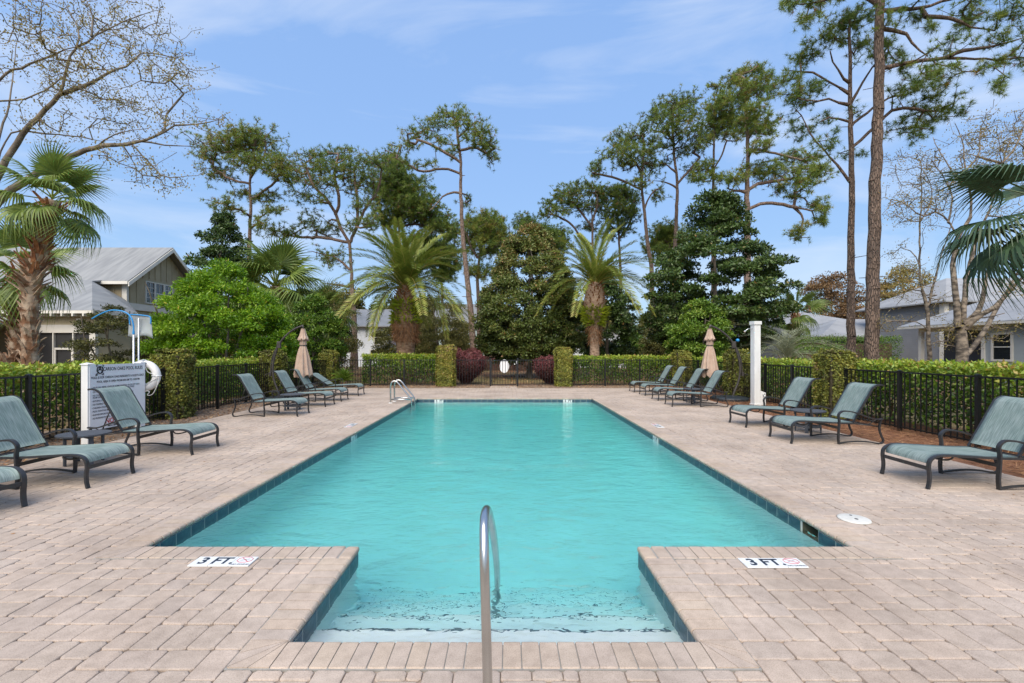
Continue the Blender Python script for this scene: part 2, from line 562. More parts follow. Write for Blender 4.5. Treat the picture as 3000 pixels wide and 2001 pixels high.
sk.poly([(X1, SK0, -0.20), (X1, SK0, TOPZ), (X1+0.3, SK0, TOPZ), (X1+0.3, SK0, -0.20)])
sk.poly([(X1, SK1, -0.20), (X1+0.3, SK1, -0.20), (X1+0.3, SK1, TOPZ), (X1, SK1, TOPZ)])
sk.poly([(X1+0.3, SK0, -0.20), (X1+0.3, SK0, TOPZ), (X1+0.3, SK1, TOPZ), (X1+0.3, SK1, -0.20)])
sk.build('skimmer_mouth', mat('skimmer_plastic', (0.16, 0.16, 0.11)), pool)
M_NOSING = mat('nosing_tile', (0.06, 0.10, 0.13), (0.12, 0.17, 0.19), rough=0.4, scale=12)
# dark tile nosing along each step edge
for (yy, zz) in ((2.95, -0.25), (3.28, -0.47), (3.62, -0.70), (3.95, -0.90)):
    MB().bbox(BX0+0.03, BX1-0.03, yy-0.010, yy+0.003, zz-0.012, zz+0.003).build('step_nosing', M_NOSING, pool)

# waterline tiles, one by one
def tile_mesh():
    me = MB().cbox((0, 0, 0), (0.186, 0.012, 0.150), 0.003).mesh('waterline_tile'); return me
TM = tile_mesh(); TM.materials.append(M_TILE)
def tiles(x0, y0, x1, y1, nx, ny):
    L = math.hypot(x1-x0, y1-y0); n = max(1, round(L / 0.194))
    ang = math.atan2(y1-y0, x1-x0)
    for k in range(n):
        t = (k + 0.5) / n
        x, y = x0+(x1-x0)*t, y0+(y1-y0)*t
        if abs(x - X1) < 0.01 and SK0-0.06 < y < SK1+0.06: continue
        link('waterline_tile', TM, None, pool, (x+nx*0.005, y+ny*0.005, -0.120), (0, 0, ang), (L/n/0.194, 1, 1))
    gb = MB().box(((x0+x1)/2+nx*0.001, (y0+y1)/2+ny*0.001, -0.120), (L, 0.017, 0.151), ang)
    return gb
for a_ in ((X0, Y0, X0, Y1, 1, 0), (X0, Y1, X1, Y1, 0, -1), (X1, SK1+0.01, X1, Y1, -1, 0), (X1, Y0, X1, SK0-0.01, -1, 0),
           (BX0, BY0, BX0, Y0, 1, 0), (BX1, BY0, BX1, Y0, -1, 0), (X0, Y0, BX0, Y0, 0, 1), (BX1, Y0, X1, Y0, 0, 1), (BX0, BY0, BX1, BY0, 0, 1)):
    tiles(*a_).build('tile_grout', M_GROUT, pool)

# coping bricks: bullnose toward the water
def brick_profile():
    t, r = 0.047, 0.0235
    pts = [(CW-0.004, -t), (CW-0.004, 0.0-0.006), (CW-0.010, 0.0)]
    for k in range(7):
        a = math.pi/2 + math.pi * k / 6
        pts.append((r + r*math.cos(a), -r + r*math.sin(a)))
    return pts
def brick_mesh(w=0.0915):
    pr = brick_profile(); n = len(pr); c = 0.006
    V, F = [], []
    for yy, s in ((-w/2, 0.965), (-w/2+c, 1.0), (w/2-c, 1.0), (w/2, 0.965)):
        for u, z in pr:
            V.append((CW/2+(u-CW/2)*s, yy, -0.0235+(z+0.0235)*(s if s < 1 else 1)))
    for j in range(3):
        for i in range(n):
            F.append((j*n+i, j*n+(i+1) % n, (j+1)*n+(i+1) % n, (j+1)*n+i))
    F.append(tuple(reversed(range(n)))); F.append(tuple(3*n+i for i in range(n)))
    return V, F
BV, BF = brick_mesh()
BM_ = MB().add(BV, BF).mesh('coping_brick'); BM_.materials.append(M_COPING)
a_t = BM_.attributes.new('tint', 'FLOAT', 'POINT')
CZ = 0.006
slots = []
def coping(x0, y0, x1, y1, ang):
    L = math.hypot(x1-x0, y1-y0); n = round(L / 0.098)
    for k in range(n):
        t = (k + 0.5) / n
        slots.append((x0+(x1-x0)*t, y0+(y1-y0)*t, ang, L/n/0.0975))
PI = math.pi
coping(PX0, PY0, PX0, PY1, PI); coping(PX1, PY0, PX1, PY1, 0); coping(PX0, PY1, PX1, PY1, PI/2)
coping(PX0, PY0, AX0-CW, PY0, -PI/2); coping(AX1+CW, PY0, PX1, PY0, -PI/2)
coping(AX0, AY0, AX0, PY0-CW, PI); coping(AX1, AY0, AX1, PY0-CW, 0); coping(AX0, AY0, AX1, AY0, -PI/2)
slots.sort(key=lambda s: math.hypot(s[0], s[1]))
far_c = MB()
for i, (x, y, a, s) in enumerate(slots):
    dz = random.uniform(-0.0012, 0.0012)
    if i < 290:
        link('coping_brick', BM_, None, pool, (x, y, CZ+dz), (0, 0, a + random.uniform(-.006, .006)), (1, s, 1))
    else:
        ca, sa = math.cos(a), math.sin(a)
        far_c.add([(x+ca*p[0]-sa*p[1]*s, y+sa*p[0]+ca*p[1]*s, p[2]+CZ+dz) for p in BV], BF)
o = far_c.build('coping_brick_row', M_COPING, pool); tag(o, kind='stuff')
o.data.attributes.new('tint', 'FLOAT', 'POINT').data.foreach_set('value', np.repeat(rng.random(len(far_c.v)//len(BV)), len(BV)).astype(np.float32))
# corner bricks: two mitred pieces on the deck side, one nosed block where the deck juts into the pool
def mitre(cx, cy, sx, sy):
    q = CW-.004
    c0, pa, pb, pc = (cx, cy), (cx+sx*q, cy), (cx+sx*q, cy+sy*q), (cx, cy+sy*q)
    ma, mc = (cx+sx*q, cy+sy*q*0.5), (cx+sx*q*0.5, cy+sy*q)
    for pts in ((c0, pa, ma), (c0, ma, pb), (c0, pb, mc), (c0, mc, pc)):
        gx, gy = sum(p[0] for p in pts)/3, sum(p[1] for p in pts)/3
        pts = [(gx+(p[0]-gx)*0.94, gy+(p[1]-gy)*0.94, CZ-0.047) for p in pts]
        ar = (pts[1][0]-pts[0][0])*(pts[2][1]-pts[0][1])-(pts[1][1]-pts[0][1])*(pts[2][0]-pts[0][0])
        if ar < 0: pts.reverse()
        MB().prism(pts, (0, 0, 0.047)).build('corner_brick', M_COPING, pool)
for c in ((PX0, PY0, -1, -1), (PX1, PY0, 1, -1), (PX0, PY1, -1, 1), (PX1, PY1, 1, 1), (AX0, AY0, -1, -1), (AX1, AY0, 1, -1)):
    mitre(*c)
for sx, x in ((-1, AX0), (1, AX1)):
    MB().cbox((x+sx*(CW/4-.001), PY0-CW/2+.001, CZ-0.0235), (CW/2-.005, CW-.004, 0.047), 0.020).build('corner_brick', M_COPING, pool)
    MB().cbox((x+sx*(CW*3/4-.001), PY0-CW/2+.001, CZ-0.0235), (CW/2-.005, CW-.004, 0.047), 0.012).build('corner_brick', M_COPING, pool)
M_MORTAR = mat('coping_mortar', (0.26, 0.25, 0.23), (0.32, 0.31, 0.285), rough=0.95, scale=20)
def mortar(x0, x1, y0, y1):
    MB().bbox(x0, x1, y0, y1, -0.041, CZ-0.007).build('mortar_bed', M_MORTAR, pool)
i_ = 0.032
mortar(PX0-CW, PX0-i_, PY0-CW, PY1+CW); mortar(PX1+i_, PX1+CW, PY0-CW, PY1+CW); mortar(PX0-i_+.001, PX1+i_-.001, PY1+i_, PY1+CW)
mortar(PX0-i_+.001, AX0-i_, PY0-CW, PY0-i_); mortar(AX1+i_, PX1+i_-.001, PY0-CW, PY0-i_)
mortar(AX0-CW, AX0-i_, AY0-CW, PY0-CW-.001); mortar(AX1+i_, AX1+CW, AY0-CW, PY0-CW-.001); mortar(AX0-i_+.001, AX1+i_-.001, AY0-CW, AY0-i_)

# --- water: a closed body that fills the shell
def water_mat():
    m, nt, b = new_mat('pool_water')
    _set(b, **{'Base Color': (1, 1, 1, 1), 'Roughness': 0.0, 'IOR': 1.33, 'Transmission Weight': 1.0})
    geo = nt.nodes.new('ShaderNodeNewGeometry')
    def nz(scale, st, det, dist):
        mp = nt.nodes.new('ShaderNodeMapping'); mp.inputs['Scale'].default_value = st
        n = nt.nodes.new('ShaderNodeTexNoise'); n.inputs['Scale'].default_value = scale; n.inputs['Detail'].default_value = det
        n.inputs['Distortion'].default_value = dist
        nt.links.new(geo.outputs['Position'], mp.inputs['Vector']); nt.links.new(mp.outputs['Vector'], n.inputs['Vector'])
        return n
    prev = None
    for sc, st, det, di, stg, dist in ((2.8, (0.75, 1.25, 1), 1, 0.5, 0.42, 0.085), (8.5, (0.75, 1.25, 1), 1, 0.9, 0.50, 0.030), (19.0, (0.8, 1.2, 1), 1, 0.6, 0.55, 0.011)):
        n = nz(sc, st, det, di)
        bpn = nt.nodes.new('ShaderNodeBump'); bpn.inputs['Strength'].default_value = stg; bpn.inputs['Distance'].default_value = dist
        nt.links.new(n.outputs['Fac'], bpn.inputs['Height'])
        if prev: nt.links.new(prev.outputs['Normal'], bpn.inputs['Normal'])
        prev = bpn
    nt.links.new(prev.outputs['Normal'], b.inputs['Normal'])
    va = nt.nodes.new('ShaderNodeVolumeAbsorption')
    va.inputs['Color'].default_value = (0.10, 0.885, 0.86, 1)
    va.inputs['Density'].default_value = 0.58
    nt.links.new(va.outputs['Volume'], nt.nodes['Material Output'].inputs['Volume'])
    return m
wb = MB()
e = 0.03
outl = [(X0-e, Y0-e), (BX0-e, Y0-e), (BX0-e, BY0-e), (BX1+e, BY0-e), (BX1+e, Y0-e), (X1+e, Y0-e), (X1+e, Y1+e), (X0-e, Y1+e)]
wb.prism([(x, y, -1.9) for x, y in outl], (0, 0, 1.9+WATER_Z))
tag(wb.build('pool_water', water_mat()), kind='structure')

# --- deck: sand base, then pavers laid one by one on a common module
base = MB()
BZ = -0.013
hx = [DX0, PX0-CW, AX0-CW, AX1+CW, PX1+CW, DX1]
hy = [DY0, AY0-CW, PY0-CW, PY1+CW, DY1]
def hole(cx, cy):
    return (PX0-CW < cx < PX1+CW and PY0-CW < cy < PY1+CW) or (AX0-CW < cx < AX1+CW and AY0-CW < cy < PY0)
for i in range(5):
    for j in range(4):
        if not hole((hx[i]+hx[i+1])/2, (hy[j]+hy[j+1])/2):
            base.poly([(hx[i], hy[j], BZ), (hx[i+1], hy[j], BZ), (hx[i+1], hy[j+1], BZ), (hx[i], hy[j+1], BZ)])
# walkway to the gate
base.poly([(-0.72, DY1, BZ), (0.46, DY1, BZ), (0.46, 20.75, BZ), (-0.72, 20.75, BZ)])
deck = base.build('pool_deck', M_JOINT)
tag(deck, kind='structure')
U = 0.0765
def lines(c):
    out = [c[0]]
    for a, b_ in zip(c[:-1], c[1:]):
        n = max(1, round((b_-a)/U)); out += [a+(b_-a)*(k+1)/n for k in range(n)]
    return np.array(out)
gx, gy = lines(hx), lines(hy + [20.75])
nx, ny = len(gx)-1, len(gy)-1
cxs, cys = (gx[:-1]+gx[1:])/2, (gy[:-1]+gy[1:])/2
occ = np.zeros((nx, ny), bool)
for i in range(nx):
    for j in range(ny):
        if hole(cxs[i], cys[j]) or (cys[j] > DY1 and not -0.72 < cxs[i] < 0.46): occ[i, j] = True
pr_ = random.Random(11)
pav = []
for j in range(ny):
    for i in range(nx):
        if occ[i, j]: continue
        opts = []
        for (w, h, wt) in ((2, 2, 3.2), (3, 2, 3.4), (2, 3, 3.0), (3, 3, 0.25)):
            if i+w <= nx and j+h <= ny and not occ[i:i+w, j:j+h].any():
                lone = (i+w+1 <= nx and not occ[i+w, j] and (i+w+1 >= nx or occ[i+w+1, j]))
                opts.append((w, h, wt*(0.05 if lone else 1)))
        if not opts:
            for (w, h) in ((2, 1), (1, 3), (1, 2), (1, 1)):
                if i+w <= nx and j+h <= ny and not occ[i:i+w, j:j+h].any():
                    opts.append((w, h, 1)); break
        w, h, _ = pr_.choices(opts, [q[2] for q in opts])[0]
        occ[i:i+w, j:j+h] = True
        pav.append((gx[i], gx[i+w], gy[j], gy[j+h]))
pav.sort(key=lambda p: max(0.0, math.hypot((p[0]+p[1])/2*0.8, (p[2]+p[3])/2) if (p[2]+p[3])/2 > 2.0 and abs((p[0]+p[1])/2) < 1.15*(p[2]+p[3])/2 else 50+abs((p[2]+p[3])/2)))
def paver_shape(sx, sy, th=0.05, r=0.013, b=0.007, g=0.0019, jit=None):
    """tumbled paver: cut corners, worn arris; local centre at 0, top at z 0"""
    hx_, hy_ = sx/2-g, sy/2-g
    r = min(r, hx_*0.4, hy_*0.4)
    def ring(d, z, rr):
        a, c = hx_-d, hy_-d
        return [(-a+rr, -c, z), (a-rr, -c, z), (a, -c+rr, z), (a, c-rr, z), (a-rr, c, z), (-a+rr, c, z), (-a, c-rr, z), (-a, -c+rr, z)]
    rings = [ring(0, -0.03, r), ring(0, -b, r), ring(b*0.35, -b*0.3, r*1.1), ring(b*1.2, 0, r*1.25)]
    V = [p for q in rings for p in q]
    F = []
    for k in range(3):
        for i in range(8):
            F.append((k*8+i, k*8+(i+1) % 8, (k+1)*8+(i+1) % 8, (k+1)*8+i))
    F.append(tuple(24+i for i in range(8)))
    return V, F
cache = {}
far_v, far_f4, far_f8, far_t = [], [], [], []
nearn = 0
for i, (x0, x1, y0, y1) in enumerate(pav):
    cx_, cy_, sx, sy = (x0+x1)/2, (y0+y1)/2, x1-x0, y1-y0
    dz = pr_.gauss(0, 0.0011); rz = pr_.gauss(0, 0.010)
    if i < 300:
        ku, kv = round(sx/U), round(sy/U)
        key = (ku, kv, i % 3)
        if key not in cache:
            V, F = paver_shape(ku*U, kv*U, r=(0.011, 0.015, 0.019)[i % 3], b=(0.006, 0.007, 0.009)[i % 3])
            me = MB().add(V, F).mesh('paver'); me.materials.append(M_PAVER)
            me.attributes.new('tint', 'FLOAT', 'POINT')
            cache[key] = me
        link('paver', cache[key], None, deck, (cx_, cy_, dz), (pr_.gauss(0, 0.004), pr_.gauss(0, 0.004), rz), (sx/(ku*U), sy/(kv*U), 1))
    else:
        V, F = paver_shape(sx, sy, r=pr_.uniform(0.009, 0.018), b=pr_.uniform(0.005, 0.009))
        tx, ty = pr_.gauss(0, 0.005), pr_.gauss(0, 0.005)
        c, s = math.cos(rz), math.sin(rz)
        o0 = len(far_v)
        far_v += [(cx_+c*p[0]-s*p[1], cy_+s*p[0]+c*p[1], p[2]+dz+tx*p[0]+ty*p[1]) for p in V]
        far_f4 += [tuple(o0+k for k in f) for f in F]
        far_t.append(pr_.random())
me = bpy.data.meshes.new('paver_field')
me.from_pydata(far_v, [], far_f4)
me.attributes.new('tint', 'FLOAT', 'POINT').data.foreach_set('value', np.repeat(np.array(far_t, np.float32), 32))
tag(link('paver_field', me, M_PAVER, deck), kind='stuff')

# depth marker tiles on the deck and at the waterline
def marker(parent, loc, rot, parts, w=0.148, h=0.148, name='depth_marker'):
    """parts: list of strings per tile; 'X' = the no-diving octagon"""
    n = len(parts)
    for k, s in enumerate(parts):
        M = Matrix.Translation(loc) @ rot.to_4x4()
        off = (k - (n-1)/2) * (w + 0.003)
        t = MB().cbox((0, 0, 0), (w, h, 0.010), 0.002).build(name, M_WHITETILE, parent)
        t.matrix_world = M @ Matrix.Translation((off, 0, 0.005))
        if s == 'X':
            oc = MB()
            oc.tube([(0.058*math.cos(a), 0.02+0.046*math.sin(a), 0) for a in [PI/8+PI/4*q for q in range(8)]], 0.0045, 4, closed=True)
            oc.tube([(-0.038, 0.055, 0), (0.038, -0.015, 0)], 0.0045, 4)
            o = oc.build('prohibition_mark', M_RED, t, (0, 0, 0.003))
            fg = MB()
            fg.tube([(-0.03, 0.008, 0), (0.0, 0.022, 0), (0.03, 0.034, 0)], 0.0035, 4).tube([(0.004, 0.022, 0), (0.02, 0.005, 0)], 0.003, 4)
            fg.build('diver_mark', M_NAVYINK, t, (0, 0, 0.003))
            link('lettering', text_mesh('NO DIVING', 0.026, 0.0006), M_NAVYINK, t, (0, -0.055, 0.0056))
        else:
            link('lettering', text_mesh(s, h*(0.95 if h > .14 else 1.15), 0.0045, sx=0.92), M_NAVYINK, t, (0, 0, 0.0056))
R0 = Matrix.Identity(3)
marker(deck, (-2.135, 3.475, 0.001), R0, ['3', 'FT.', 'X'])
marker(deck, (1.99, 3.452, 0.001), R0, ['3', 'FT.', 'X'])
marker(deck, (-3.31, 9.77, 0.001), Matrix.Rotation(-PI/2, 3, 'Z'), ['4', 'FT.', 'X'])
marker(deck, (3.18, 9.73, 0.001), Matrix.Rotation(PI/2, 3, 'Z'), ['4', 'FT.', 'X'])
RB = Matrix.Rotation(PI/2, 3, 'X')
for x in (-2.26, 2.02):
    marker(pool, (x, Y1-0.013, -0.090), RB, ['5', 'FT'], 0.145, 0.088, 'waterline_marker')
RL = Matrix.Rotation(PI/2, 3, 'Z') @ RB
marker(pool, (X0+0.013, 8.9, -0.090), RL, ['4', 'FT'], 0.145, 0.088, 'waterline_marker')
RR = Matrix.Rotation(-PI/2, 3, 'Z') @ RB
marker(pool, (X1-0.013, 8.75, -0.090), RR, ['4', 'FT'], 0.145, 0.088, 'waterline_marker')
# skimmer lid in the deck
lid = MB().lathe([(0.0, 0.012), (0.118, 0.012), (0.130, 0.008), (0.134, 0.0)], sides=40).build('skimmer_lid', mat('white_plastic', (0.56, 0.55, 0.50), (0.64, 0.63, 0.58), rough=0.5, scale=15), deck, (3.285, 4.36, 0.002))
MB().lathe([(0, 0.0135), (0.016, 0.0135), (0.016, 0.011)], (0.0, -0.03, 0), 12).build('finger_hole', M_BLACK, lid)
MB().lathe([(0, 0.0135), (0.013, 0.0135), (0.013, 0.011)], (0.02, 0.07, 0), 12).build('finger_hole', M_BLACK, lid)
# ================================================================== houses
def siding_mat(name, c1, c2, pitch=0.16, axis='Z'):
    """horizontal lap boards: a saw-tooth relief with a dark lower lip"""
    m, nt, b = new_mat(name)
    geo = nt.nodes.new('ShaderNodeNewGeometry'); sp = nt.nodes.new('ShaderNodeSeparateXYZ')
    nt.links.new(geo.outputs['Position'], sp.inputs[0])
    dv = nt.nodes.new('ShaderNodeMath'); dv.operation = 'DIVIDE'; dv.inputs[1].default_value = pitch
    fr = nt.nodes.new('ShaderNodeMath'); fr.operation = 'FRACT'
    nt.links.new(sp.outputs[axis], dv.inputs[0]); nt.links.new(dv.outputs[0], fr.inputs[0])
    n = nt.nodes.new('ShaderNodeTexNoise'); n.inputs['Scale'].default_value = 0.7; n.inputs['Detail'].default_value = 5
    nt.links.new(geo.outputs['Position'], n.inputs['Vector'])
    r = nt.nodes.new('ShaderNodeValToRGB'); el = r.color_ramp.elements
    el[0].position = .35; el[0].color = (*c1, 1); el[1].position = .65; el[1].color = (*c2, 1)
    nt.links.new(n.outputs['Fac'], r.inputs['Fac']); nt.links.new(r.outputs['Color'], b.inputs['Base Color'])
    bp = nt.nodes.new('ShaderNodeBump'); bp.inputs['Strength'].default_value = 1.0; bp.inputs['Distance'].default_value = 0.03
    bp.invert = True
    nt.links.new(fr.outputs[0], bp.inputs['Height']); nt.links.new(bp.outputs['Normal'], b.inputs['Normal'])
    b.inputs['Roughness'].default_value = 0.7
    return m
M_BEIGE = siding_mat('beige_lap_siding', (0.42, 0.345, 0.215), (0.48, 0.40, 0.25))
M_BATTENW = mat('beige_panel', (0.41, 0.335, 0.215), (0.47, 0.39, 0.25), rough=0.75, scale=2)
M_TRIM = mat('cream_trim', (0.66, 0.63, 0.56), (0.72, 0.69, 0.62), rough=0.6, scale=3)
M_ROOF = mat('grey_metal_roof', (0.20, 0.205, 0.205), (0.27, 0.275, 0.27), rough=0.6, scale=0.8, bump=0.1, bscale=3, stretch=(6, 1, 1))
M_ROOFL = mat('pale_metal_roof', (0.24, 0.245, 0.25), (0.31, 0.315, 0.32), rough=0.6, scale=0.8)
M_GLASS = mat('dark_window_glass', (0.018, 0.022, 0.026), rough=0.06, spec=0.8)
M_SCREEN = mat('porch_screen', (0.020, 0.020, 0.021), (0.035, 0.034, 0.033), rough=0.55, scale=1.5)
M_GREYSIDE = siding_mat('grey_lap_siding', (0.175, 0.18, 0.19), (0.215, 0.22, 0.23))
M_BLUESIDE = siding_mat('blue_grey_lap_siding', (0.29, 0.32, 0.325), (0.34, 0.37, 0.375))
M_WHITESIDE = siding_mat('white_lap_siding', (0.62, 0.64, 0.66), (0.68, 0.70, 0.72))
M_MINT = siding_mat('mint_lap_siding', (0.42, 0.52, 0.50), (0.47, 0.56, 0.54))
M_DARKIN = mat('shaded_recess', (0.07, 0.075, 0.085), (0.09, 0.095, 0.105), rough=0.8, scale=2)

def slab(root, name, pts, material, t=0.07):
    """roof plane with real thickness"""
    return MB().prism(pts, (0, 0, -t)).build(name, material, root)
def window(root, p, u, w, h, cols=2, rows=3, fr=0.10, nrm=(0, -1, 0), split=True):
    """p: lower corner, u: unit vector along the wall; frame, pane and muntins"""
    p, u, nr = Vector(p), Vector(u), Vector(nrm)
    up = Vector((0, 0, 1))
    def bar(a0, a1, b0, b1, d0, d1, mb):
        V = []
        for d in (d0, d1):
            for (a, b_) in ((a0, b0), (a1, b0), (a1, b1), (a0, b1)):
                V.append(p+u*a+up*b_+nr*d)
        return mb.add(V, [(0, 1, 2, 3), (7, 6, 5, 4), (0, 4, 5, 1), (1, 5, 6, 2), (2, 6, 7, 3), (3, 7, 4, 0)])
    f = MB()
    bar(-fr, 0, -fr, h+fr, 0.0, 0.05, f); bar(w, w+fr, -fr, h+fr, 0.0, 0.05, f)
    bar(0, w, h, h+fr, 0.0, 0.048, f); bar(0, w, -fr, 0, 0.0, 0.06, f)
    fo = f.build('window', M_TRIM, root)
    g = MB(); bar(0, w, 0, h, 0.0, 0.012, g); g.build('pane', M_GLASS, fo)
    mu = MB()
    for k in range(1, cols): bar(w*k/cols-.012, w*k/cols+.012, 0, h, 0.012, 0.03, mu)
    for k in range(1, rows): bar(0, w, h*k/rows-.012, h*k/rows+.012, 0.012, 0.029, mu)
    if split: bar(0, w, h/2-.025, h/2+.025, 0.012, 0.036, mu)
    mu.build('muntins', M_TRIM, fo)
# ---- beige house on the left
bh = empty('beige_house', (-20, 20, GZ)); tag(bh, 'beige gabled house with grey metal roof and screened porch', 'house')
bpy.context.view_layer.update()
O = Vector(bh.location)
def hb(root, name, m, x0, x1, y0, y1, z0, z1):
    l = root.location
    return MB().bbox(x0-l.x, x1-l.x, y0-l.y, y1-l.y, z0-l.z, z1-l.z).build(name, m, root)
def hs(root, name, pts, m, t=0.07):
    l = root.location
    return slab(root, name, [(p[0]-l.x, p[1]-l.y, p[2]-l.z) for p in pts], m, t)
hb(bh, 'wall', M_BEIGE, -40, -18.2, 22.0, 27.0, -0.02, 3.55)
# gable wall (board and batten) facing the garden
l = bh.location
gab = MB().prism([(-18.2-l.x, 22.0-l.y, 3.55-l.z), (-18.2-l.x, 27.0-l.y, 3.55-l.z), (-18.2-l.x, 27.0-l.y, 4.9-l.z), (-18.2-l.x, 24.5-l.y, 6.92-l.z), (-18.2-l.x, 22.0-l.y, 4.9-l.z)], (-0.2, 0, 0)).build('gable_wall', M_BATTENW, bh)
hb(bh, 'upper_wall', M_BATTENW, -40, -18.42, 22.0, 22.15, 3.56, 4.85)
for k in range(12):
    y = 22.25+k*0.40
    zt = 4.9+(min(y-22.0, 27.0-y))*0.808
    if 23.0 < y < 25.25:
        hb(bh, 'batten', M_BATTENW, -18.199, -18.17, y-.025, y+.025, 5.22, zt-.05)
    else:
        hb(bh, 'batten', M_BATTENW, -18.199, -18.17, y-.025, y+.025, 3.9, zt-.05)
for k in range(4):
    x = -18.75-k*0.42
    hb(bh, 'batten', M_BATTENW, x-.025, x+.025, 21.965, 21.999, 3.9, 4.84)
hb(bh, 'band_board', M_TRIM, -18.198, -18.12, 22.0, 27.0, 3.56, 3.88)
hb(bh, 'corner_board', M_TRIM, -18.34, -18.10, 21.94, 22.06, 3.2, 4.86)
for k in range(3):
    window(bh, (-18.2-l.x, 23.22+k*0.64-l.y, 4.02-l.z), (0, 1, 0), 0.52, 1.02, 2, 4 if k != 1 else 1, 0.06, (1, 0, 0), k == 1)
# main roof: ridge along x, then the front slope runs on down over the porch
hs(bh, 'roof', [(-40, 21.6, 4.86), (-17.75, 21.6, 4.86), (-17.75, 24.5, 7.06), (-40, 24.5, 7.06)], M_ROOF)
hs(bh, 'roof', [(-40, 24.5, 7.06), (-17.75, 24.5, 7.06), (-17.75, 27.4, 4.86), (-40, 27.4, 4.86)], M_ROOF)
for a, c in (((21.6, 4.80), (24.5, 7.0)), ((24.5, 7.0), (27.4, 4.80))):
    ll = bh.location
    MB().prism([(-17.76-ll.x, a[0]-ll.y, a[1]-.20-ll.z), (-17.76-ll.x, c[0]-ll.y, c[1]-.20-ll.z), (-17.76-ll.x, c[0]-ll.y, c[1]-ll.z), (-17.76-ll.x, a[0]-ll.y, a[1]-ll.z)], (0.05, 0, 0)).build('barge_board', M_TRIM, bh)
hb(bh, 'fascia', M_TRIM, -20.2, -17.76, 21.56, 21.60, 4.70, 4.84)
A_ = (-18.95, 21.05, 4.76)
hs(bh, 'porch_roof', [(-40, 18.0, 3.17), (-16.2, 18.0, 3.17), A_, (-40, 21.05, 4.76)], M_ROOF)
hs(bh, 'porch_roof', [(-16.2, 18.0, 3.17), (-16.2, 20.3, 3.17), A_], M_ROOF)
hs(bh, 'porch_roof', [A_, (-16.2, 20.3, 3.17), (-18.25, 21.98, 4.05)], M_ROOF)
hs(bh, 'roof_valley', [(-40, 21.05, 4.765), (-18.95, 21.05, 4.765), (-19.0, 21.7, 4.90), (-40, 21.7, 4.90)], M_ROOF)
hb(bh, 'eave_fascia', M_TRIM, -40, -16.2, 17.97, 18.0, 3.04, 3.15)
hb(bh, 'eave_fascia', M_TRIM, -16.2, -16.17, 18.0, 20.3, 3.04, 3.15)
for k in range(22):
    x = -16.5-k*0.42
    hb(bh, 'rafter_tail', M_TRIM, x-.03, x+.03, 17.93, 18.45, 2.93, 3.035)
for k in range(5):
    y = 18.3+k*0.42
    hb(bh, 'rafter_tail', M_TRIM, -16.6, -16.13, y-.03, y+.03, 2.93, 3.035)
# porch front
hb(bh, 'wall', M_BEIGE, -19.0, -16.55, 18.5, 18.62, 2.62, 3.05)
hb(bh, 'header_beam', M_TRIM, -19.0, -16.50, 18.46, 18.64, 2.30, 2.62)
hb(bh, 'wall', M_BEIGE, -40, -19.0, 18.5, 18.7, -0.02, 3.05)
hb(bh, 'porch_wall', M_BEIGE, -16.62, -16.52, 18.64, 20.2, -0.02, 3.05)
for x, w in ((-18.93, .13), (-16.62, .24), (-18.20, .045), (-17.40, .045)):
    hb(bh, 'porch_post', M_TRIM, x-w/2, x+w/2, 18.47, 18.61, -0.02, 2.30)
hb(bh, 'screen_door', M_TRIM, -18.16, -17.44, 18.49, 18.53, 1.62, 1.70)
for x in (-18.14, -17.46):
    hb(bh, 'door_stile', M_TRIM, x-.025, x+.025, 18.49, 18.53, 0.1, 1.62)
hb(bh, 'sill', M_TRIM, -18.93, -16.7, 18.48, 18.60, 0.55, 0.62)
hb(bh, 'screen', M_SCREEN, -18.9, -16.74, 18.56, 18.58, 0.0, 2.29)
hb(bh, 'lamp', M_TRIM, -17.2, -17.0, 18.40, 18.49, 2.80, 2.88)
hs(bh, 'side_roof', [(-40, 16.6, 2.55), (-18.4, 16.6, 2.55), (-19.3, 18.49, 3.0), (-40, 18.49, 3.0)], M_ROOF)
hb(bh, 'side_wall', M_BEIGE, -40, -19.4, 17.0, 17.1, -0.02, 2.5)

# ---- grey-blue house on the right
rh = empty('grey_house', (26, 24, GZ)); tag(rh, 'grey-blue house with single window and deep shaded porch behind the birches', 'house')
hb(rh, 'wall', M_BLUESIDE, 24.3, 32.0, 16.0, 23.5, -0.02, 3.0)
hb(rh, 'corner_board', M_TRIM, 24.24, 24.36, 23.40, 23.56, -0.02, 2.94)
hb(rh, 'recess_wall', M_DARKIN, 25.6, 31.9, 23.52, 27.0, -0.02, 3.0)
hb(rh, 'porch_beam', M_TRIM, 24.3, 24.45, 23.58, 27.2, 2.65, 2.95)
hb(rh, 'porch_post', M_TRIM, 24.28, 24.47, 27.0, 27.2, -0.02, 2.65)
window(rh, (24.3-26, 23.0-24, 1.15-GZ), (0, -1, 0), 0.80, 1.22, 1, 1, 0.10, (-1, 0, 0), True)
hs(rh, 'roof', [(23.75, 15.5, 3.02), (28.6, 15.5, 4.5), (28.6, 28.0, 4.5), (23.75, 28.0, 3.02)], M_ROOFL)
hs(rh, 'roof', [(28.6, 15.5, 4.5), (33.4, 15.5, 3.02), (33.4, 28.0, 3.02), (28.6, 28.0, 4.5)], M_ROOFL)
hb(rh, 'gutter', M_TRIM, 23.70, 23.77, 15.5, 28.0, 2.86, 2.97)
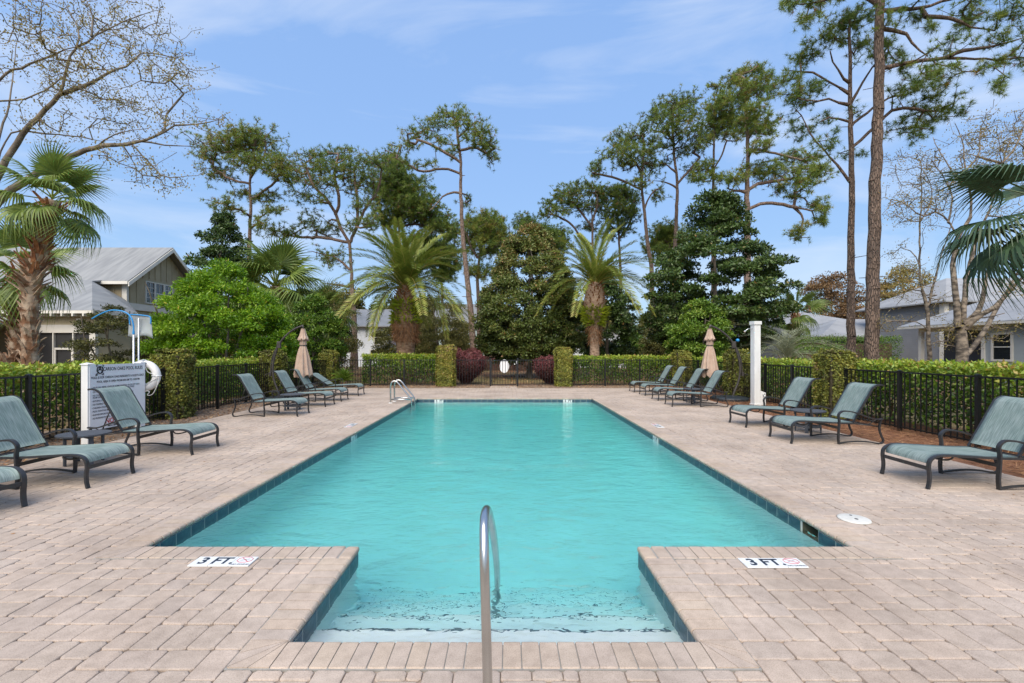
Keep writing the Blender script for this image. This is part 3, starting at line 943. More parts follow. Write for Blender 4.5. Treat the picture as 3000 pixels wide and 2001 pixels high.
# ---- two-storey grey house behind
th_ = empty('two_storey_house', (38, 38, GZ)); tag(th_, 'two-storey grey house with pale hip roof rising behind the birches', 'house')
hb(th_, 'wall', M_GREYSIDE, 32.3, 46, 34.0, 41.5, -0.02, 5.25)
hb(th_, 'corner_board', M_TRIM, 32.22, 32.55, 33.93, 34.05, -0.02, 5.05)
hb(th_, 'corner_board', M_TRIM, 32.23, 32.29, 34.06, 34.35, -0.02, 5.05)
for k in range(10):
    hb(th_, 'rafter_tail', M_TRIM, 32.4+k*.9, 32.5+k*.9, 33.45, 33.9, 5.05, 5.14)
R1, R2 = (36.0, 37.75, 7.5), (42.5, 37.75, 7.5)
for pts in ([(31.8, 33.4, 5.2), (46.6, 33.4, 5.2), R2, R1], [(31.8, 42.1, 5.2), (31.8, 33.4, 5.2), R1], [(46.6, 42.1, 5.2), (31.8, 42.1, 5.2), R1, R2], [(46.6, 33.4, 5.2), (46.6, 42.1, 5.2), R2]):
    hs(th_, 'roof', pts, M_ROOFL, 0.10)
window(th_, (35.0-38, 34.0-38, 3.2-GZ), (1, 0, 0), 0.9, 1.4, 2, 2, .1, (0, -1, 0))
# ---- low house with hip roof
lh = empty('low_house', (32, 42, GZ)); tag(lh, 'low pale-roofed house with white porch columns behind the clipped hedges', 'house')
hb(lh, 'wall', M_GREYSIDE, 26.2, 37.5, 41.0, 48.0, -0.02, 2.75)
for k in range(5):
    x = 27.4+k*2.2
    hb(lh, 'porch_column', M_TRIM, x-.13, x+.13, 39.9, 40.15, -0.02, 2.75)
hb(lh, 'porch_beam', M_TRIM, 27.2, 36.6, 39.88, 40.16, 2.55, 2.76)
hb(lh, 'glazing', M_GLASS, 27.0, 33.0, 40.94, 40.98, 0.9, 2.45)
R1, R2 = (31.4, 43.8, 4.55), (35.0, 43.8, 4.55)
for pts in ([(26.9, 39.5, 2.8), (38.2, 39.5, 2.8), R2, R1], [(26.9, 48.2, 2.8), (26.9, 39.5, 2.8), R1], [(38.2, 48.2, 2.8), (26.9, 48.2, 2.8), R1, R2], [(38.2, 39.5, 2.8), (38.2, 48.2, 2.8), R2]):
    hs(lh, 'roof', pts, M_ROOFL, 0.10)
R1 = (31.3, 50.0, 5.85)
for pts in ([(22.8, 44.0, 3.0), (36.5, 44.0, 3.9), R1], [(22.8, 56, 3.0), (22.8, 44.0, 3.0), R1], [(36.5, 44.0, 3.9), (38.5, 56, 3.0), R1], [(38.5, 56, 3.0), (22.8, 56, 3.0), R1]):
    hs(lh, 'rear_roof', pts, M_ROOFL, 0.10)
hb(lh, 'side_wall', M_GREYSIDE, 23.3, 26.1, 44.6, 52, -0.02, 2.95)
hb(lh, 'side_corner', M_TRIM, 23.15, 23.5, 44.5, 44.7, -0.02, 2.9)
# garden wall piece seen beside the pindo palm
gw = empty('grey_shed', (12.0, 24.5, GZ)); tag(gw, 'grey board shed wall with white corner beside the pindo palm', 'shed')
hb(gw, 'wall', M_GREYSIDE, 12.4, 15.2, 25.2, 27.5, -0.02, 2.3)
hb(gw, 'corner_board', M_TRIM, 15.05, 15.25, 25.12, 25.3, -0.02, 2.3)
hs(gw, 'roof', [(12.1, 24.9, 2.32), (15.5, 24.9, 2.32), (15.5, 26.4, 3.0), (12.1, 26.4, 3.0)], M_ROOFL)
hs(gw, 'roof', [(12.1, 26.4, 3.0), (15.5, 26.4, 3.0), (15.5, 27.9, 2.32), (12.1, 27.9, 2.32)], M_ROOFL)
# ---- houses seen between the trunks
wh = empty('white_house', (-13.5, 46, GZ)); tag(wh, 'white house with grey roof glimpsed beside the thick palm trunk', 'house')
hb(wh, 'wall', M_WHITESIDE, -17.5, -11.6, 45, 52, -0.02, 4.0)
hs(wh, 'roof', [(-18, 44.4, 3.95), (-11.1, 44.4, 3.95), (-11.1, 48.5, 5.9), (-18, 48.5, 5.9)], M_ROOFL, 0.1)
hs(wh, 'roof', [(-18, 48.5, 5.9), (-11.1, 48.5, 5.9), (-11.1, 52.6, 3.95), (-18, 52.6, 3.95)], M_ROOFL, 0.1)
window(wh, (-12.9+13.5, 45-46, 2.2-GZ), (1, 0, 0), 0.8, 1.3, 2, 2, .1, (0, -1, 0))
window(wh, (-13.3+13.5, 45-46, 0.9-GZ), (1, 0, 0), 0.5, 0.7, 1, 1, .1, (0, -1, 0), False)
mh = empty('mint_house', (-4, 52, GZ)); tag(mh, 'mint green house with grey roof behind the tallest pine', 'house')
hb(mh, 'wall', M_MINT, -7.5, -0.8, 50, 58, -0.02, 4.6)
hs(mh, 'roof', [(-8.1, 49.3, 4.55), (-0.2, 49.3, 4.55), (-0.2, 54, 7.0), (-8.1, 54, 7.0)], M_ROOF, 0.1)
hs(mh, 'roof', [(-8.1, 54, 7.0), (-0.2, 54, 7.0), (-0.2, 58.7, 4.55), (-8.1, 58.7, 4.55)], M_ROOF, 0.1)
window(mh, (-2.6+4, 50-52, 2.6-GZ), (1, 0, 0), 0.9, 1.4, 2, 2, .12, (0, -1, 0))
window(mh, (-5.9+4, 50-52, 2.6-GZ), (1, 0, 0), 0.9, 1.4, 2, 2, .12, (0, -1, 0))
w2 = empty('white_cottage', (8, 43, GZ)); tag(w2, 'low white cottage behind the slender palm trunk', 'house')
hb(w2, 'wall', M_WHITESIDE, 4.6, 10.9, 42, 47, -0.02, 2.5)
hs(w2, 'roof', [(4.2, 41.6, 2.52), (11.3, 41.6, 2.52), (11.3, 44.5, 3.6), (4.2, 44.5, 3.6)], M_ROOFL, 0.1)
hs(w2, 'roof', [(4.2, 44.5, 3.6), (11.3, 44.5, 3.6), (11.3, 47.4, 2.52), (4.2, 47.4, 2.52)], M_ROOFL, 0.1)
pv_ = empty('pavilion', (14.2, 46, GZ)); tag(pv_, 'small white-posted pavilion with pale roof beyond the back hedge', 'pavilion')
for x in (13.2, 15.4):
    for y in (45, 47.5):
        hb(pv_, 'post', M_TRIM, x-.12, x+.12, y-.12, y+.12, -0.02, 2.2)
for pts in ([(12.6, 44.5, 2.2), (16.0, 44.5, 2.2), (14.3, 46.2, 3.2)], [(16.0, 44.5, 2.2), (16.0, 48, 2.2), (14.3, 46.2, 3.2)], [(16.0, 48, 2.2), (12.6, 48, 2.2), (14.3, 46.2, 3.2)], [(12.6, 48, 2.2), (12.6, 44.5, 2.2), (14.3, 46.2, 3.2)]):
    hs(pv_, 'roof', pts, M_ROOFL, 0.08)
# far picket fences behind the gate
M_WOODF = mat('weathered_fence', (0.16, 0.11, 0.07), (0.26, 0.19, 0.12), rough=0.9, scale=3)
M_WOODT = mat('tan_fence', (0.42, 0.34, 0.22), (0.50, 0.41, 0.28), rough=0.9, scale=3)
def picket_fence(label, x0, x1, y, h, material):
    root = empty('picket_fence', (x0, y, GZ)); tag(root, label, 'fence')
    mb = MB(); n = int((x1-x0)/0.13)
    for k in range(n):
        mb.bbox(k*0.13, k*0.13+0.085, 0, 0.02, 0.05, h+random.uniform(-.01, .01))
    tag(mb.build('pickets', material, root), kind='stuff')
    MB().bbox(0, x1-x0, 0.021, 0.06, h*.25, h*.25+.08).build('rail', material, root)
    MB().bbox(0, x1-x0, 0.021, 0.06, h*.8, h*.8+.08).build('rail', material, root)
picket_fence('brown wooden picket fence across the lawn behind the gate', -2.6, 3.2, 38.0, 1.15, M_WOODF)
picket_fence('tan wooden picket fence section beside the gate latch pillar', 3.3, 4.3, 38.2, 1.28, M_WOODT)
picket_fence('dark picket fence in front of the white cottage', 5.2, 9.5, 39.0, 1.2, mat('dark_fence', (0.03, 0.03, 0.03)))
# ================================================================== fence, gate, pillars, hedges
M_FENCE = mat('black_powder_coat', (0.008, 0.009, 0.010), rough=0.38, spec=0.5)
FZ = GZ
PK = MB().bbox(-0.0085, 0.0085, -0.0085, 0.0085, 0.07, 1.17).mesh('picket'); PK.materials.append(M_FENCE)
PO = MB().bbox(-0.03, 0.03, -0.03, 0.03, -0.05, 1.20).add(
    [(-.034, -.034, 1.20), (.034, -.034, 1.20), (.034, .034, 1.20), (-.034, .034, 1.20), (-.034, -.034, 1.215), (.034, -.034, 1.215), (.034, .034, 1.215), (-.034, .034, 1.215), (0, 0, 1.232)],
    [(0, 1, 5, 4), (1, 2, 6, 5), (2, 3, 7, 6), (3, 0, 4, 7), (4, 5, 8), (5, 6, 8), (6, 7, 8), (7, 4, 8), (3, 2, 1, 0)]).mesh('post')
PO.materials.append(M_FENCE)
def fence_run(x0, y0, x1, y1, label, posts=True, ends=False):
    L = math.hypot(x1-x0, y1-y0); ang = math.atan2(y1-y0, x1-x0)
    root = empty('iron_fence', (x0, y0, FZ), ang)
    tag(root, label, 'fence', 'black iron fence panels round the pool')
    MB().bbox(0, L, -0.019, 0.019, 1.165, 1.195).build('top_rail', M_FENCE, root)
    MB().bbox(0, L, -0.013, 0.013, 0.085, 0.113).build('bottom_rail', M_FENCE, root)
    np_ = max(1, round(L / 1.42))
    pp = [L*k/np_ for k in range(1, np_)] if posts else []
    if ends: pp = [0.03] + pp + [L-0.03]
    for p in pp:
        link('post', PO, None, root, (p, 0, 0))
    n = round(L / 0.118)
    for k in range(1, n):
        p = L*k/n
        if all(abs(p-q) > 0.045 for q in pp):
            link('picket', PK, None, root, (p, 0, 0))
    return root
LX, RX, BY = -7.95, 7.82, 20.65
fence_run(LX, 4.6, LX, 10.72, 'black iron fence run behind the pool rules sign', ends=True)
fence_run(LX, 11.3, LX, 15.4, 'black iron fence run between the sign-side ivy pillar and the parasol pillar on that side')
fence_run(LX, 15.98, LX, 20.3, 'black iron fence run behind the reclined lounger, up to the corner pillar by the sago')
fence_run(-7.63, BY, -3.09, BY, 'black iron fence run behind the pool ladder, from sago corner to gate pillar')
fence_run(-2.36, BY, -0.77, BY, 'short black iron fence panel with larger maroon shrub behind, beside gate hinges')
fence_run(0.50, BY, 2.2, BY, 'short black iron fence panel with smaller maroon shrub behind, beside gate latch')
fence_run(2.85, BY, 7.5, BY, 'black iron fence run from gate pillar to far corner behind upright loungers')
fence_run(RX, 15.95, RX, 20.3, 'black iron fence run behind the row of four upright loungers')
fence_run(RX, 11.28, RX, 15.3, 'black iron fence run behind the white shower post')
fence_run(RX, 4.6, RX, 10.7, 'black iron fence run beside the pine straw bed and nearest single lounger', ends=True)

# gate
gate = empty('pool_gate', (-0.74, BY, FZ)); tag(gate, 'black iron pool gate with tall posts and an oval white sign', 'gate')
GW = 1.22
for x in (0.0, GW):
    MB().bbox(x-0.035, x+0.035, -0.035, 0.035, -0.05, 1.25).bbox(x-0.04, x+0.04, -0.04, 0.04, 1.25, 1.27).build('gate_post', M_FENCE, gate)
MB().bbox(0.06, GW-0.06, -0.018, 0.018, 1.15, 1.185).bbox(0.06, GW-0.06, -0.018, 0.018, 0.06, 0.095).bbox(0.05, 0.085, -0.018, 0.018, 0.05, 1.19).bbox(GW-0.085, GW-0.05, -0.018, 0.018, 0.05, 1.19).build('gate_frame', M_FENCE, gate)
for k in range(1, 9):
    link('picket', PK, None, gate, (0.07+(GW-0.14)*k/9, 0, 0))
MB().bbox(GW-0.11, GW-0.055, -0.05, -0.02, 0.95, 1.13).build('latch', M_FENCE, gate)
for z in (0.2, 1.02):
    MB().bbox(0.03, 0.075, -0.03, -0.018, z, z+0.09).build('hinge', M_FENCE, gate)
M_SIGNW = mat('white_sign_face', (0.74, 0.75, 0.75), (0.78, 0.79, 0.79), rough=0.45, scale=5)
ov = MB()
ov.prism([(0.215*math.cos(2*PI*k/40), 0, 0.30*math.sin(2*PI*k/40)) for k in range(40)], (0, 0.006, 0))
os_ = ov.build('oval_sign', M_SIGNW, None, (-0.115, BY+0.014, 0.885)); tag(os_, 'blank white oval sign hung on the pool gate', 'sign')
tg = MB().bbox(-0.06, 0.06, 0, 0.012, -0.018, 0.018).bbox(0.03, 0.06, 0.0, 0.012, -0.018, 0.14)
lt = tg.build('gate_tag', M_SIGNW, None, (0.385, BY-0.032, 0.98)); tag(lt, 'small white tag by the gate latch post', 'tag')

# ---- brick pillars overgrown with creeping fig
M_FIG = leaf_mat('creeping_fig', [(0.085, 0.07, 0.035), (0.11, 0.125, 0.03), (0.145, 0.175, 0.035), (0.20, 0.215, 0.04), (0.30, 0.28, 0.055), (0.24, 0.17, 0.09)], rough=0.6, transl=0.15)
M_BLOCK = mat('rooted_block', (0.06, 0.055, 0.03), (0.12, 0.10, 0.06), rough=0.9, scale=8, bump=0.4)
def box_shell(x0, x1, y0, y1, z0, z1, n, top=True):
    """random points with normals on the sides and top of a box"""
    dx, dy, dz = x1-x0, y1-y0, z1-z0
    ar = np.array([dy*dz, dy*dz, dx*dz, dx*dz, dx*dy if top else 0.0])
    f = rng.choice(5, n, p=ar/ar.sum())
    u = rng.random((n, 3))
    P = np.stack([x0+dx*u[:, 0], y0+dy*u[:, 1], z0+dz*u[:, 2]], 1)
    N = np.zeros((n, 3))
    for k, (ax, val, s) in enumerate(((0, x0, -1), (0, x1, 1), (1, y0, -1), (1, y1, 1), (2, z1, 1))):
        i = f == k
        P[i, ax] = val; N[i, ax] = s
    return P, N
def pillar(x0, x1, y0, y1, h, n, label, bias=0.0):
    root = empty('ivy_pillar', ((x0+x1)/2, (y0+y1)/2, FZ)); tag(root, label, 'pillar', 'creeper covered pillars of the pool fence')
    sx, sy = (x1-x0)/2-0.05, (y1-y0)/2-0.05
    MB().cbox((0, 0, h/2-0.04), (sx*2, sy*2, h-0.06), 0.02).build('pier', M_BLOCK, root)
    P, N = box_shell(-sx, sx, -sy, sy, 0.04, h-0.04, n)
    bulge = vnoise(P, 5.5, int(abs(x0*100)+y0)) * 0.07 + rng.random(n)*0.035
    P = P + N*bulge[:, None] + rng.normal(size=(n, 3))*0.012
    A = nrmz(N*0.35 + unit(n)*0.8 + np.array([0, 0, -0.25]))
    NN = nrmz(N + unit(n)*0.55)
    t = np.clip(0.15 + 0.55*vnoise(P, 7, 3) + rng.normal(size=n)*0.17 + bias + 0.12*(P[:, 2]/h), 0, 1)
    L = rng.uniform(0.032, 0.065, n)*(1 if y0 < 14 else 1.25)
    me = leaf_mesh('creeper', P, A, NN, L, L*0.8, t)
    link('creeper', me, M_FIG, root)
pillar(-8.27, -7.63, 10.70, 11.30, 1.56, 15300, 'creeper covered pillar beside the life ring', -0.08)
pillar(-8.27, -7.63, 15.38, 15.98, 1.56, 11050, 'creeper covered pillar behind the parasol on the sign side', -0.2)
pillar(-8.27, -7.63, 20.32, 20.95, 1.55, 8500, 'creeper covered corner pillar beside the spiky sago')
pillar(-3.10, -2.35, 20.34, 20.96, 1.78, 11900, 'tall yellow-green creeper pillar on the gate hinge side', 0.14)
pillar(2.19, 2.86, 20.34, 20.96, 1.68, 11050, 'olive creeper pillar on the gate latch side', 0.05)
pillar(7.50, 8.16, 20.32, 20.95, 1.55, 8500, 'creeper covered corner pillar behind the four upright loungers')
pillar(7.50, 8.14, 15.30, 15.95, 1.56, 11050, 'dull creeper pillar behind the parasol near the shower', -0.18)
pillar(7.50, 8.14, 10.68, 11.26, 1.56, 15300, 'creeper covered pillar between shower post and pine straw bed', -0.10)

# ---- clipped hedges outside the fence
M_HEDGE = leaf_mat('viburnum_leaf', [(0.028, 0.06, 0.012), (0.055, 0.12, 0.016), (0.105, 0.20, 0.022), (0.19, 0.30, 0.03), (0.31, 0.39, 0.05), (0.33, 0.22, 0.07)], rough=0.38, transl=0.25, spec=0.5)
M_TWIG = mat('hedge_stem', (0.085, 0.055, 0.035), (0.16, 0.11, 0.075), rough=0.9, scale=20)
def hedge(x0, x1, y0, y1, h, dens, label, leaf=0.06, stem_n=None, lowgap=0.95):
    root = empty('hedge', ((x0+x1)/2, (y0+y1)/2, FZ)); tag(root, label, 'hedge', 'clipped hedges outside the pool fence')
    sx, sy = (x1-x0)/2, (y1-y0)/2
    area = (2*sx+2*sy)*2*h + 4*sx*sy
    n = int(area*dens)
    P, N = box_shell(-sx, sx, -sy, sy, 0.12, h, n)
    dep = rng.random(n)**1.6 * 0.28
    P = P - N*dep[:, None] + N*(vnoise(P, 4.5, 5)[:, None]-0.55)*0.10 + rng.normal(size=(n, 3))*0.02
    g_ = vnoise(P, 6.0, int(abs(x0)*10+abs(y0)*7))
    keep = rng.random(n) < np.clip(lowgap*0.45 + 0.95*np.clip(P[:, 2]/h, 0, 1)**0.7 + (g_-0.62)*1.1, 0.05, 1)
    P, N = P[keep], N[keep]; n = len(P)
    A = nrmz(N*0.4 + unit(n)*0.7 + np.array([0, 0, 0.15]))
    NN = nrmz(N*0.5 + unit(n)*0.6 + np.array([0, 0, 0.5]))
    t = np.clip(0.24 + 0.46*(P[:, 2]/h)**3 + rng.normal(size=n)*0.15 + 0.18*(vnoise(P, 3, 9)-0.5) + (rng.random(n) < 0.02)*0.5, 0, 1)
    L = rng.uniform(0.75, 1.3, n)*leaf
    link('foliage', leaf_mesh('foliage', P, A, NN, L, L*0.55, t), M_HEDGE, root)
    sb = MB()
    ns = stem_n or int(max(2*sx, 2*sy)*2.6)
    long_x = sx > sy
    for k in range(ns):
        q = random.uniform(-1, 1)
        bx, by = (q*sx, random.uniform(-.4, .4)*sy) if long_x else (random.uniform(-.4, .4)*sx, q*sy)
        for s in range(random.randint(2, 4)):
            tx, ty = bx+random.gauss(0, .25), by+random.gauss(0, .2)
            tx = max(-sx*.9, min(sx*.9, tx)); ty = max(-sy*.9, min(sy*.9, ty))
            mx_, my_ = (bx+tx)/2+random.gauss(0, .06), (by+ty)/2+random.gauss(0, .06)
            sb.tube(smooth_path([(bx, by, -0.05), (bx*.7+mx_*.3, by*.7+my_*.3, h*.25), (mx_, my_, h*.55), (tx, ty, h*.85)], 3), [0.016]*4+[0.011]*3+[0.006]*3, 5, cap=False)
    tag(sb.build('stems', M_TWIG, root), kind='stuff')
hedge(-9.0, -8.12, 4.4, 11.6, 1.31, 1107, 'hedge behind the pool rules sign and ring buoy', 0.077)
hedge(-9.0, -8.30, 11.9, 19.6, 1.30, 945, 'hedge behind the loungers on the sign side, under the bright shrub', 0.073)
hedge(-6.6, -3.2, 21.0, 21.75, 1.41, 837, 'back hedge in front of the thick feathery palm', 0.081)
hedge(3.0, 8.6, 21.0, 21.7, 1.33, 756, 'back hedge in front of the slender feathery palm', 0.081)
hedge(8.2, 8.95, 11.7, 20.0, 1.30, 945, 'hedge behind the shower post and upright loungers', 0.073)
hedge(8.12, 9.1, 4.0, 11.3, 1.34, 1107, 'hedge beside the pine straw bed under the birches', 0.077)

# ---- maroon loropetalum by the gate
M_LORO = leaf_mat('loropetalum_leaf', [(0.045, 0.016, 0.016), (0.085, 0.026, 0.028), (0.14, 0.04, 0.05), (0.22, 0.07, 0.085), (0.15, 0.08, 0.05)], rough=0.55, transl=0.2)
def vase_shrub(x, y, rx, ry, h, n, label, neck=0.35):
    root = empty('maroon_shrub', (x, y, FZ)); tag(root, label, 'shrub', 'maroon clipped shrubs')
    d = unit(n); d[:, 2] = np.abs(d[:, 2])*1.0
    u = rng.random(n)
    z = rng.random(n)*h
    prof = np.interp(z/h, [0, .12, .35, .6, .85, 1.0], [neck*.6, neck, 0.78, 1.0, 0.92, 0.45])
    a = rng.random(n)*2*PI
    rr = prof*(1-0.35*u**2)
    P = np.stack([np.cos(a)*rr*rx, np.sin(a)*rr*ry, z+0.08*h*(1-rr)], 1)
    P += rng.normal(size=(n, 3))*0.025
    P *= (0.93+0.14*vnoise(P, 5, 2))[:, None]
    N = nrmz(np.stack([np.cos(a), np.sin(a), 0.4+z/h], 1))
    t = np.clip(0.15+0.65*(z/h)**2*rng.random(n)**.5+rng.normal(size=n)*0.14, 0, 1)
    L = rng.uniform(0.04, 0.085, n)
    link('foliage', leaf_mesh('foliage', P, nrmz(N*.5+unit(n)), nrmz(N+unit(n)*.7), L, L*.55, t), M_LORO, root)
    sb = MB()
    for k in range(7):
        aa = k*0.9
        sb.tube(smooth_path([(0.04*math.cos(aa), 0.04*math.sin(aa), -0.05), (0.2*rx*math.cos(aa), 0.2*ry*math.sin(aa), h*.3), (0.55*rx*math.cos(aa), 0.55*ry*math.sin(aa), h*.7)], 3), [0.018]*3+[0.01]*4, 5, cap=False)
    sb.build('stems', M_TWIG, root)
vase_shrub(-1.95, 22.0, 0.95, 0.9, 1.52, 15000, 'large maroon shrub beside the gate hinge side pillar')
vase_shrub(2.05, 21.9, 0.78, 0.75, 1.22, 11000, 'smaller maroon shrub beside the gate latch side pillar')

# ---- loose litter on the beds
def litter(name, x0, x1, y0, y1, n, L, W, material, tones=(0, 1), avoid=None):
    P = np.stack([rng.uniform(x0, x1, n), rng.uniform(y0, y1, n), np.full(n, -0.012)+rng.random(n)*0.02], 1)
    a = rng.random(n)*2*PI
    A = np.stack([np.cos(a), np.sin(a), rng.normal(size=n)*0.25], 1)
    N = nrmz(np.stack([rng.normal(size=n)*.4, rng.normal(size=n)*.4, np.ones(n)], 1))
    me = leaf_mesh(name, P, A, N, rng.uniform(*L, n), rng.uniform(*W, n), rng.uniform(*tones, n), 0.05)
    return tag(link(name, me, material), kind='stuff')
M_LITTER = leaf_mat('dry_litter', [(0.10, 0.05, 0.03), (0.22, 0.11, 0.055), (0.33, 0.20, 0.11), (0.42, 0.31, 0.20)], rough=0.9, transl=0.05)
litter('pine_needles', DX1+0.03, 9.0, 4.0, 20.0, 26000, (0.10, 0.22), (0.004, 0.008), M_LITTER, (0, 0.75)).location.z = 0.006
litter('leaf_litter', -9.0, DX0-0.03, 5.0, 20.0, 9000, (0.03, 0.09), (0.012, 0.03), M_LITTER, (0.1, 1))
litter('leaf_litter', DX0, DX1, DY1+0.1, 21.4, 5000, (0.03, 0.09), (0.012, 0.03), M_LITTER, (0.1, 1))
litter('fallen_needles', -14, 14, 21.5, 40.0, 9000, (0.1, 0.3), (0.02, 0.05), M_LITTER, (0, 0.9))
n_ = 420
dl = np.stack([np.where(rng.random(n_) < .5, rng.uniform(-6.8, -3.2, n_), rng.uniform(3.1, 6.4, n_)), rng.uniform(2.5, 19.3, n_), np.full(n_, 0.006)], 1)
a_ = rng.random(n_)*2*PI
me_ = leaf_mesh('deck_debris', dl, np.stack([np.cos(a_), np.sin(a_), rng.normal(size=n_)*.15], 1), np.stack([rng.normal(size=n_)*.3, rng.normal(size=n_)*.3, np.ones(n_)], 1), rng.uniform(.012, .05, n_), rng.uniform(.004, .018, n_), rng.random(n_)*.7)
tag(link('deck_debris', me_, M_LITTER), kind='stuff')
# ================================================================== loungers, tables, parasols, fittings
def sling_mat():
    m, nt, b = new_mat('sling_fabric')
    tc = nt.nodes.new('ShaderNodeTexCoord')
    def nz(st, sc):
        mp = nt.nodes.new('ShaderNodeMapping'); mp.inputs['Scale'].default_value = st
        n = nt.nodes.new('ShaderNodeTexNoise'); n.inputs['Scale'].default_value = sc; n.inputs['Detail'].default_value = 4
        nt.links.new(tc.outputs['Object'], mp.inputs['Vector']); nt.links.new(mp.outputs['Vector'], n.inputs['Vector']); return n
    n1, n2 = nz((0.06, 1, 0.06), 120), nz((1, 1, 1), 2.5)
    r = nt.nodes.new('ShaderNodeValToRGB'); el = r.color_ramp.elements
    el[0].position = 0.34; el[0].color = (0.125, 0.175, 0.168, 1)
    el[1].position = 0.66; el[1].color = (0.27, 0.325, 0.31, 1)
    nt.links.new(n1.outputs['Fac'], r.inputs['Fac'])
    r2 = nt.nodes.new('ShaderNodeValToRGB'); e2 = r2.color_ramp.elements
    e2[0].position = .3; e2[0].color = (0.88, 0.93, 0.9, 1); e2[1].position = .7; e2[1].color = (1.05, 1.05, 1.05, 1)
    nt.links.new(n2.outputs['Fac'], r2.inputs['Fac'])
    mx = nt.nodes.new('ShaderNodeMixRGB'); mx.blend_type = 'MULTIPLY'; mx.inputs['Fac'].default_value = 1
    nt.links.new(r.outputs['Color'], mx.inputs['Color1']); nt.links.new(r2.outputs['Color'], mx.inputs['Color2'])
    nt.links.new(mx.outputs['Color'], b.inputs['Base Color'])
    _set(b, **{'Roughness': 0.75, 'Specular IOR Level': 0.3})
    bp = nt.nodes.new('ShaderNodeBump'); bp.inputs['Strength'].default_value = 0.25; bp.inputs['Distance'].default_value = 0.003
    nt.links.new(n1.outputs['Fac'], bp.inputs['Height']); nt.links.new(bp.outputs['Normal'], b.inputs['Normal'])
    return m
M_SLING = sling_mat()
M_FRAME = mat('bronze_frame', (0.022, 0.022, 0.024), (0.032, 0.032, 0.034), rough=0.42, scale=30)
M_TABLE = mat('slate_table', (0.055, 0.062, 0.075), (0.075, 0.082, 0.095), rough=0.6, scale=14)

